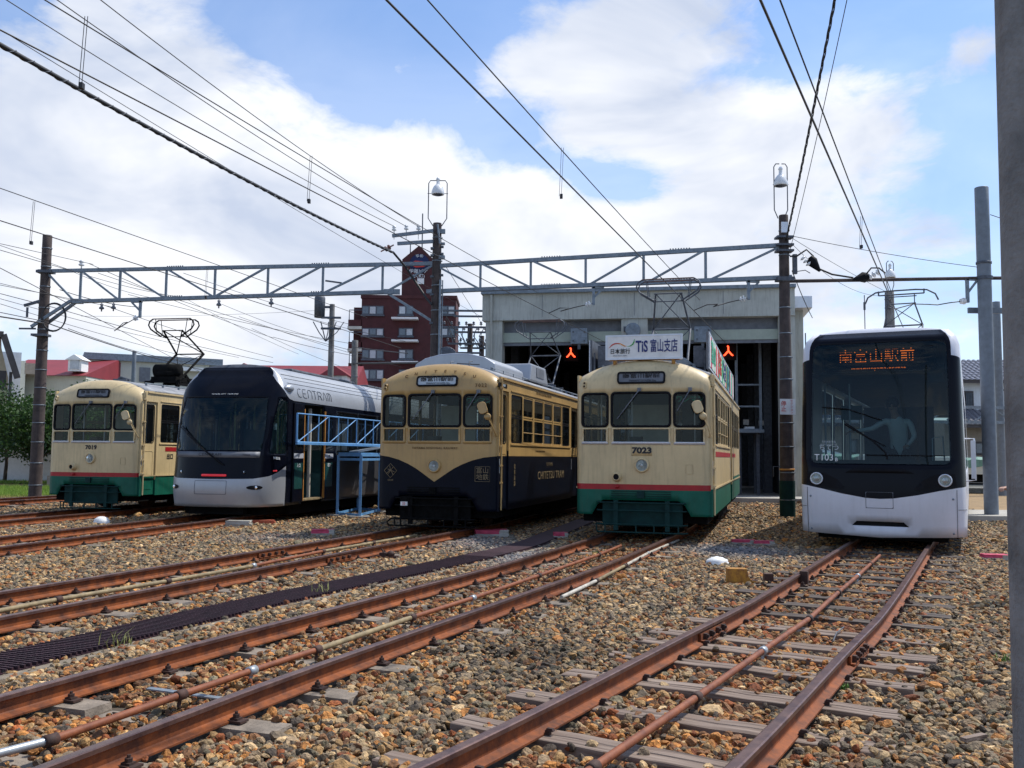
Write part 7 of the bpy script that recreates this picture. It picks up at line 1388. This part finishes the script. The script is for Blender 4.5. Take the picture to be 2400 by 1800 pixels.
# person by the near pole: only a hand shows past it
J = {'pelvis': ((0, 0, .95), (.17, .12)), 'waist': ((0, 0, 1.12), (.15, .11)), 'chest': ((0, .01, 1.36), (.18, .12)), 'neck0': ((0, 0, 1.50), .07), 'neck': ((0, -.01, 1.57), .055), 'head': ((0, -.02, 1.68), (.085, .095)), 'crown': ((0, 0, 1.76), (.07, .08)),
     'shL': ((-.19, 0, 1.44), .06), 'elL': ((-.24, .0, 1.16), .045), 'wrL': ((-.46, -.10, 1.17), .03), 'shR': ((.19, 0, 1.44), .06), 'elR': ((.24, .02, 1.16), .045), 'wrR': ((.25, -.06, .92), .03),
     'hipL': ((-.10, 0, .88), .09), 'knL': ((-.11, -.02, .48), .065), 'anL': ((-.11, .02, .09), .045), 'toL': ((-.12, -.14, .045), .038), 'hipR': ((.10, 0, .88), .09), 'knR': ((.11, -.02, .48), .065), 'anR': ((.11, .02, .09), .045), 'toR': ((.12, -.14, .045), .038)}
E_ = [('pelvis', 'waist', 1), ('waist', 'chest', 1), ('chest', 'neck0', 1), ('neck0', 'neck', 0), ('neck', 'head', 0), ('head', 'crown', 0), ('chest', 'shL', 1), ('shL', 'elL', 1), ('elL', 'wrL', 1), ('chest', 'shR', 1), ('shR', 'elR', 1), ('elR', 'wrR', 1), ('pelvis', 'hipL', 2), ('hipL', 'knL', 2), ('knL', 'anL', 2), ('anL', 'toL', 2), ('pelvis', 'hipR', 2), ('hipR', 'knR', 2), ('knR', 'anR', 2), ('anR', 'toR', 2)]
hand(J, E_, 'a', 'wrL', (-1, -.2, .1), 1, (.2, -.3, -1)); hand(J, E_, 'b', 'wrR', (0, -.1, -1), -1, (-.6, -.3, 0), up=Vector((0, 1, 0)))
hp_ = atY(2352, 1143, 9.6); M['darkshirt'] = mat('dark_green_grey_jacket', (.04, .05, .05), .8)
person('person in dark jacket mostly hidden by the near concrete pole', J, E_, Vector((hp_.x+.55, 9.75, hp_.z-1.18)), 0, (0, -.02, 1.69), parts=('skin', 'darkshirt', 'trousers'))
# ------------------------------------------------------------------ blue steel stand and railing
def xf(deg, o): t_ = R(deg); return lambda x, y, z: Vector((o[0]+x*math.cos(t_)+y*math.sin(t_), o[1]-x*math.sin(t_)+y*math.cos(t_), z))
A = atY(697, 969, 19.5); ZT = A.z; bx_ = thing('platform_railing', 'light blue steel platform railing beside the open door of the black and silver tram', 'railing', (A.x, A.y, 0), hd(16.5)); LR = 9.6
q = MB(); q.tube([(0, 0, ZT), (0, LR, ZT)], .017, 8); q.build('top_rail', 'bluepaint', bx_); q = MB(); q.tube([(0, 0, 1.70), (0, LR, 1.70)], .022, 8); q.box((0, LR/2, 1.68), (.05, LR, .05)); q.build('bottom_rail', 'bluepaint', bx_)
k = 0; y = 0
while y < LR:
    q = MB(); q.tube([(0, y, 1.70), (0, y, ZT)], .022 if k == 0 else .014, 6); q.build('baluster', 'bluepaint', bx_)
    if k % 3 == 0 and y+1.4 < LR: q = MB(); q.tube([(0, y+.05, 1.71), (0, y+1.40, ZT-.01)], .013, 6); q.build('diagonal', 'bluepaint', bx_)
    y += .47; k += 1
q = MB(); [q.tube([(.05, yy, 0), (.05, yy, 1.7)], .03, 6) for yy in (5.2, 7.4, 9.4)]; q.build('post', 'bluepaint', bx_)
q = MB(); q.b2((.0, 4.6, 1.62), (.9, LR, 1.68)); q.build('walkway', 'steel', bx_)
C0 = onz(790, 1208, .02); C1 = onz(843, 1212, .02); C2 = onz(888, 1200, .02); C3 = C0+(C2-C1); sd = thing('work_stand', 'light blue angle-iron work stand with four legs left of tram 7022', 'stand', tuple(C0)); P4 = [p-C0 for p in (C0, C1, C2, C3)]
for p in P4: q = MB(); q.beam(p, p+Vector((0, 0, 1.42)), .06, .012); q.beam(p+Vector((.02, .03, 0)), p+Vector((.02, .03, 1.42)), .012, .06); q.build('leg', 'bluepaint', sd)
for z in (.05, 1.32, 1.42):
    q = MB(); [q.beam(P4[i]+Vector((0, 0, z)), P4[(i+1) % 4]+Vector((0, 0, z)), .02, .055) for i in range(4)]; q.build('frame_bar', 'bluepaint', sd)
q = MB(); q.add([p+Vector((0, 0, z)) for z in (1.45, 1.48) for p in P4], [(3, 2, 1, 0), (4, 5, 6, 7), (0, 1, 5, 4), (1, 2, 6, 5), (2, 3, 7, 6), (3, 0, 4, 7)]); q.build('stand_top', 'bluepaint', sd); q = MB(); m_ = (P4[0]+P4[2])/2; q.beam(P4[0]*.3+m_*.7+Vector((0, 0, 1.50)), P4[2]+Vector((0, 0, 1.62)), .28, .03); q.build('ramp_board', 'steel', sd)
for p, k in ((C0, 0), (C1, 1), (C2, 2)): q = MB(); q.box((0, 0, .0), (.45, .28, .05)); o = q.build('base_slab', 'conc', None, p+Vector((.0, 0, -.0)), .3*k); tag(o, ['rough concrete slab under the left leg of the blue stand', 'rough concrete slab under the front leg of the blue stand', 'rough concrete slab under the right leg of the blue stand'][k], 'concrete slab')
# ------------------------------------------------------------------ verge, grass, trees
sheet('grass_verge', [(-40, 24.0), (-16.4, 24.0), (-14.0, 30), (-10.5, 41), (-40, 41)], .03, 'drysoil'); sheet('garden_lawn', [(-40, 41.0), (-12.5, 41.0), (-12.5, 45), (-40, 45)], .05, 'drysoil')
def leafmat(name, a, b):
    m = bpy.data.materials.new(name); m.use_nodes = True; t = m.node_tree; s = t.nodes['Principled BSDF']; g_ = t.nodes.new('ShaderNodeNewGeometry'); rp = t.nodes.new('ShaderNodeValToRGB'); t.links.new(g_.outputs['Random Per Island'], rp.inputs[0]); rp.color_ramp.elements[0].color = (*a, 1); rp.color_ramp.elements[1].color = (*b, 1); t.links.new(rp.outputs[0], s.inputs['Base Color']); s.inputs['Roughness'].default_value = .6
    tl = t.nodes.new('ShaderNodeBsdfTranslucent'); t.links.new(rp.outputs[0], tl.inputs[0]); mx_ = t.nodes.new('ShaderNodeMixShader'); mx_.inputs[0].default_value = .35; o_ = t.nodes['Material Output']; t.links.new(s.outputs[0], mx_.inputs[1]); t.links.new(tl.outputs[0], mx_.inputs[2]); t.links.new(mx_.outputs[0], o_.inputs[0]); return m
M['leafA'] = leafmat('mid_green_leaf', (.035, .11, .014), (.14, .30, .04)); M['leafB'] = leafmat('dark_green_leaf', (.012, .038, .010), (.05, .115, .02)); M['grassb'] = leafmat('bright_grass_blade', (.12, .24, .03), (.26, .40, .06)); M['bark'] = mat('dark_bark', (.06, .045, .035), .9, bump=.4)
def grass(n, fn, h, label, m='grassb'):
    U = rng.random((n, 5)); V = []; F = []
    for i in range(n):
        x, y = fn(U[i, 0], U[i, 1]); a = U[i, 2]*6.283; l = h*(.5+U[i, 3]); w_ = .012; dx, dy = math.cos(a)*w_, math.sin(a)*w_; b = (U[i, 4]-.5)*l; V += [(x-dx, y-dy, .02), (x+dx, y+dy, .02), (x+b, y+b*.5, l)]; F.append((3*i, 3*i+1, 3*i+2))
    q = MB(); q.v = V; q.f = F; q.m = [0]*n; q.sm = [False]*n; o = q.build('grass', m); tag(o, label, kind='stuff'); return o
grass(26000, lambda u, v: (-27+(12.0)*u+(v*3.5), 29.3+v*7.5), .16, 'bright green grass on the verge left of the left pole'); grass(9000, lambda u, v: (-27+12*u, 41+v*3), .14, 'green grass at the foot of the trees'); grass(4500, lambda u, v: (-20+4.5*u+v*2, 24.5+v*5), .10, 'dry straw coloured grass along the far track', 'drygrass')
def tree(P, h, r, n, m, label, seed, trunk=.09, low=.25, name='garden_tree', group='garden trees at the left'):
    rr = np.random.default_rng(seed); root = thing(name, label, 'tree', tuple(P), 0, group); q = MB(); q.tube([(0, 0, -.05), (.05, 0, h*.25), (-.03, .04, h*.5), (.04, 0, h*.85)], [trunk, trunk*.8, trunk*.6, trunk*.2], 8)
    cl = []
    for k in range(9): a = k*2.4; z = h*(.3+.06*k); e = Vector((math.cos(a)*r*.75, math.sin(a)*r*.75, z+r*.35)); q.tube([(0, 0, z), e*.5+Vector((0, 0, z*.5)), e], [trunk*.4, trunk*.25, trunk*.1], 5); cl.append(e)
    q.build('trunk', 'bark', root)
    for k in range(22): a = rr.uniform(0, 6.28); rad = r*math.sqrt(rr.random())*.9; cl.append(Vector((math.cos(a)*rad, math.sin(a)*rad, h*(low+(1-low)*rr.random()**.8*(1-.35*rad/r)))))
    C_ = np.array([tuple(c) for c in cl]); idx = rr.integers(0, len(C_), n); d = rr.normal(0, 1, (n, 3)); d /= np.linalg.norm(d, axis=1)[:, None]; P_ = C_[idx]+d*(r*.36*rr.random((n, 1))**.45)*np.array([1, 1, .75]); P_[:, 2] = np.maximum(P_[:, 2], .15)
    A = rr.normal(0, 1, (n, 3)); A /= np.linalg.norm(A, axis=1)[:, None]; B = np.cross(A, rr.normal(0, 1, (n, 3))); B /= np.linalg.norm(B, axis=1)[:, None]; s = rr.uniform(.05, .11, (n, 1)); V = np.stack([P_-A*s, P_+B*s*.5, P_+A*s, P_-B*s*.5], 1).reshape(-1, 3)
    q = MB(); q.v = V.tolist(); q.f = [(4*i, 4*i+1, 4*i+2, 4*i+3) for i in range(n)]; q.m = [0]*n; q.sm = [False]*n; c = q.build('crown', m, root); c['kind'] = 'stuff'
tree(Vector((-20.6, 40.5, 0)), 4.0, 2.6, 15000, 'leafB', 'leafy green tree at the far left edge, darker one', 1); tree(Vector((-18.6, 43.0, 0)), 4.2, 2.2, 12000, 'leafA', 'bright green tree directly left of the left pole', 2); tree(Vector((-16.4, 39.0, 0)), 4.1, 1.6, 14000, 'leafA', 'bright green bush-like tree between the left pole and tram 7019', 3, low=.12); tree(Vector((-23.4, 43, 0)), 3.8, 2.4, 10000, 'leafB', 'dark green tree in front of the beige gabled house', 4)
tree(Vector((-17.0, 46, 0)), 4.9, 1.2, 6000, 'leafA', 'slender green tree whose top shows over tram 7019', 6); tree(Vector((-14.8, 36.5, 0)), 2.2, 1.2, 6000, 'leafB', 'low dark shrub at the front left corner of tram 7019', 5, low=.05)
q = MB(); q.b2((0, 0, 0), (1.6, .8, .45)); o = q.build('planter_box', 'walltan', None, (-19.2, 38.5, 0.02)); tag(o, 'brown planter box under the trees at left', 'planter')
bpy.context.view_layer.update(); dg = bpy.context.evaluated_depsgraph_get()       # lettering becomes plain mesh
for o in [o for o in col.objects if o.type == 'FONT']:
    me = bpy.data.meshes.new_from_object(o.evaluated_get(dg)); n_ = o.name; o2 = bpy.data.objects.new('tmp', me); col.objects.link(o2); o2.parent = o.parent; o2.matrix_basis = o.matrix_basis.copy(); bpy.data.objects.remove(o); o2.name = n_
print('objects', len(bpy.data.objects))
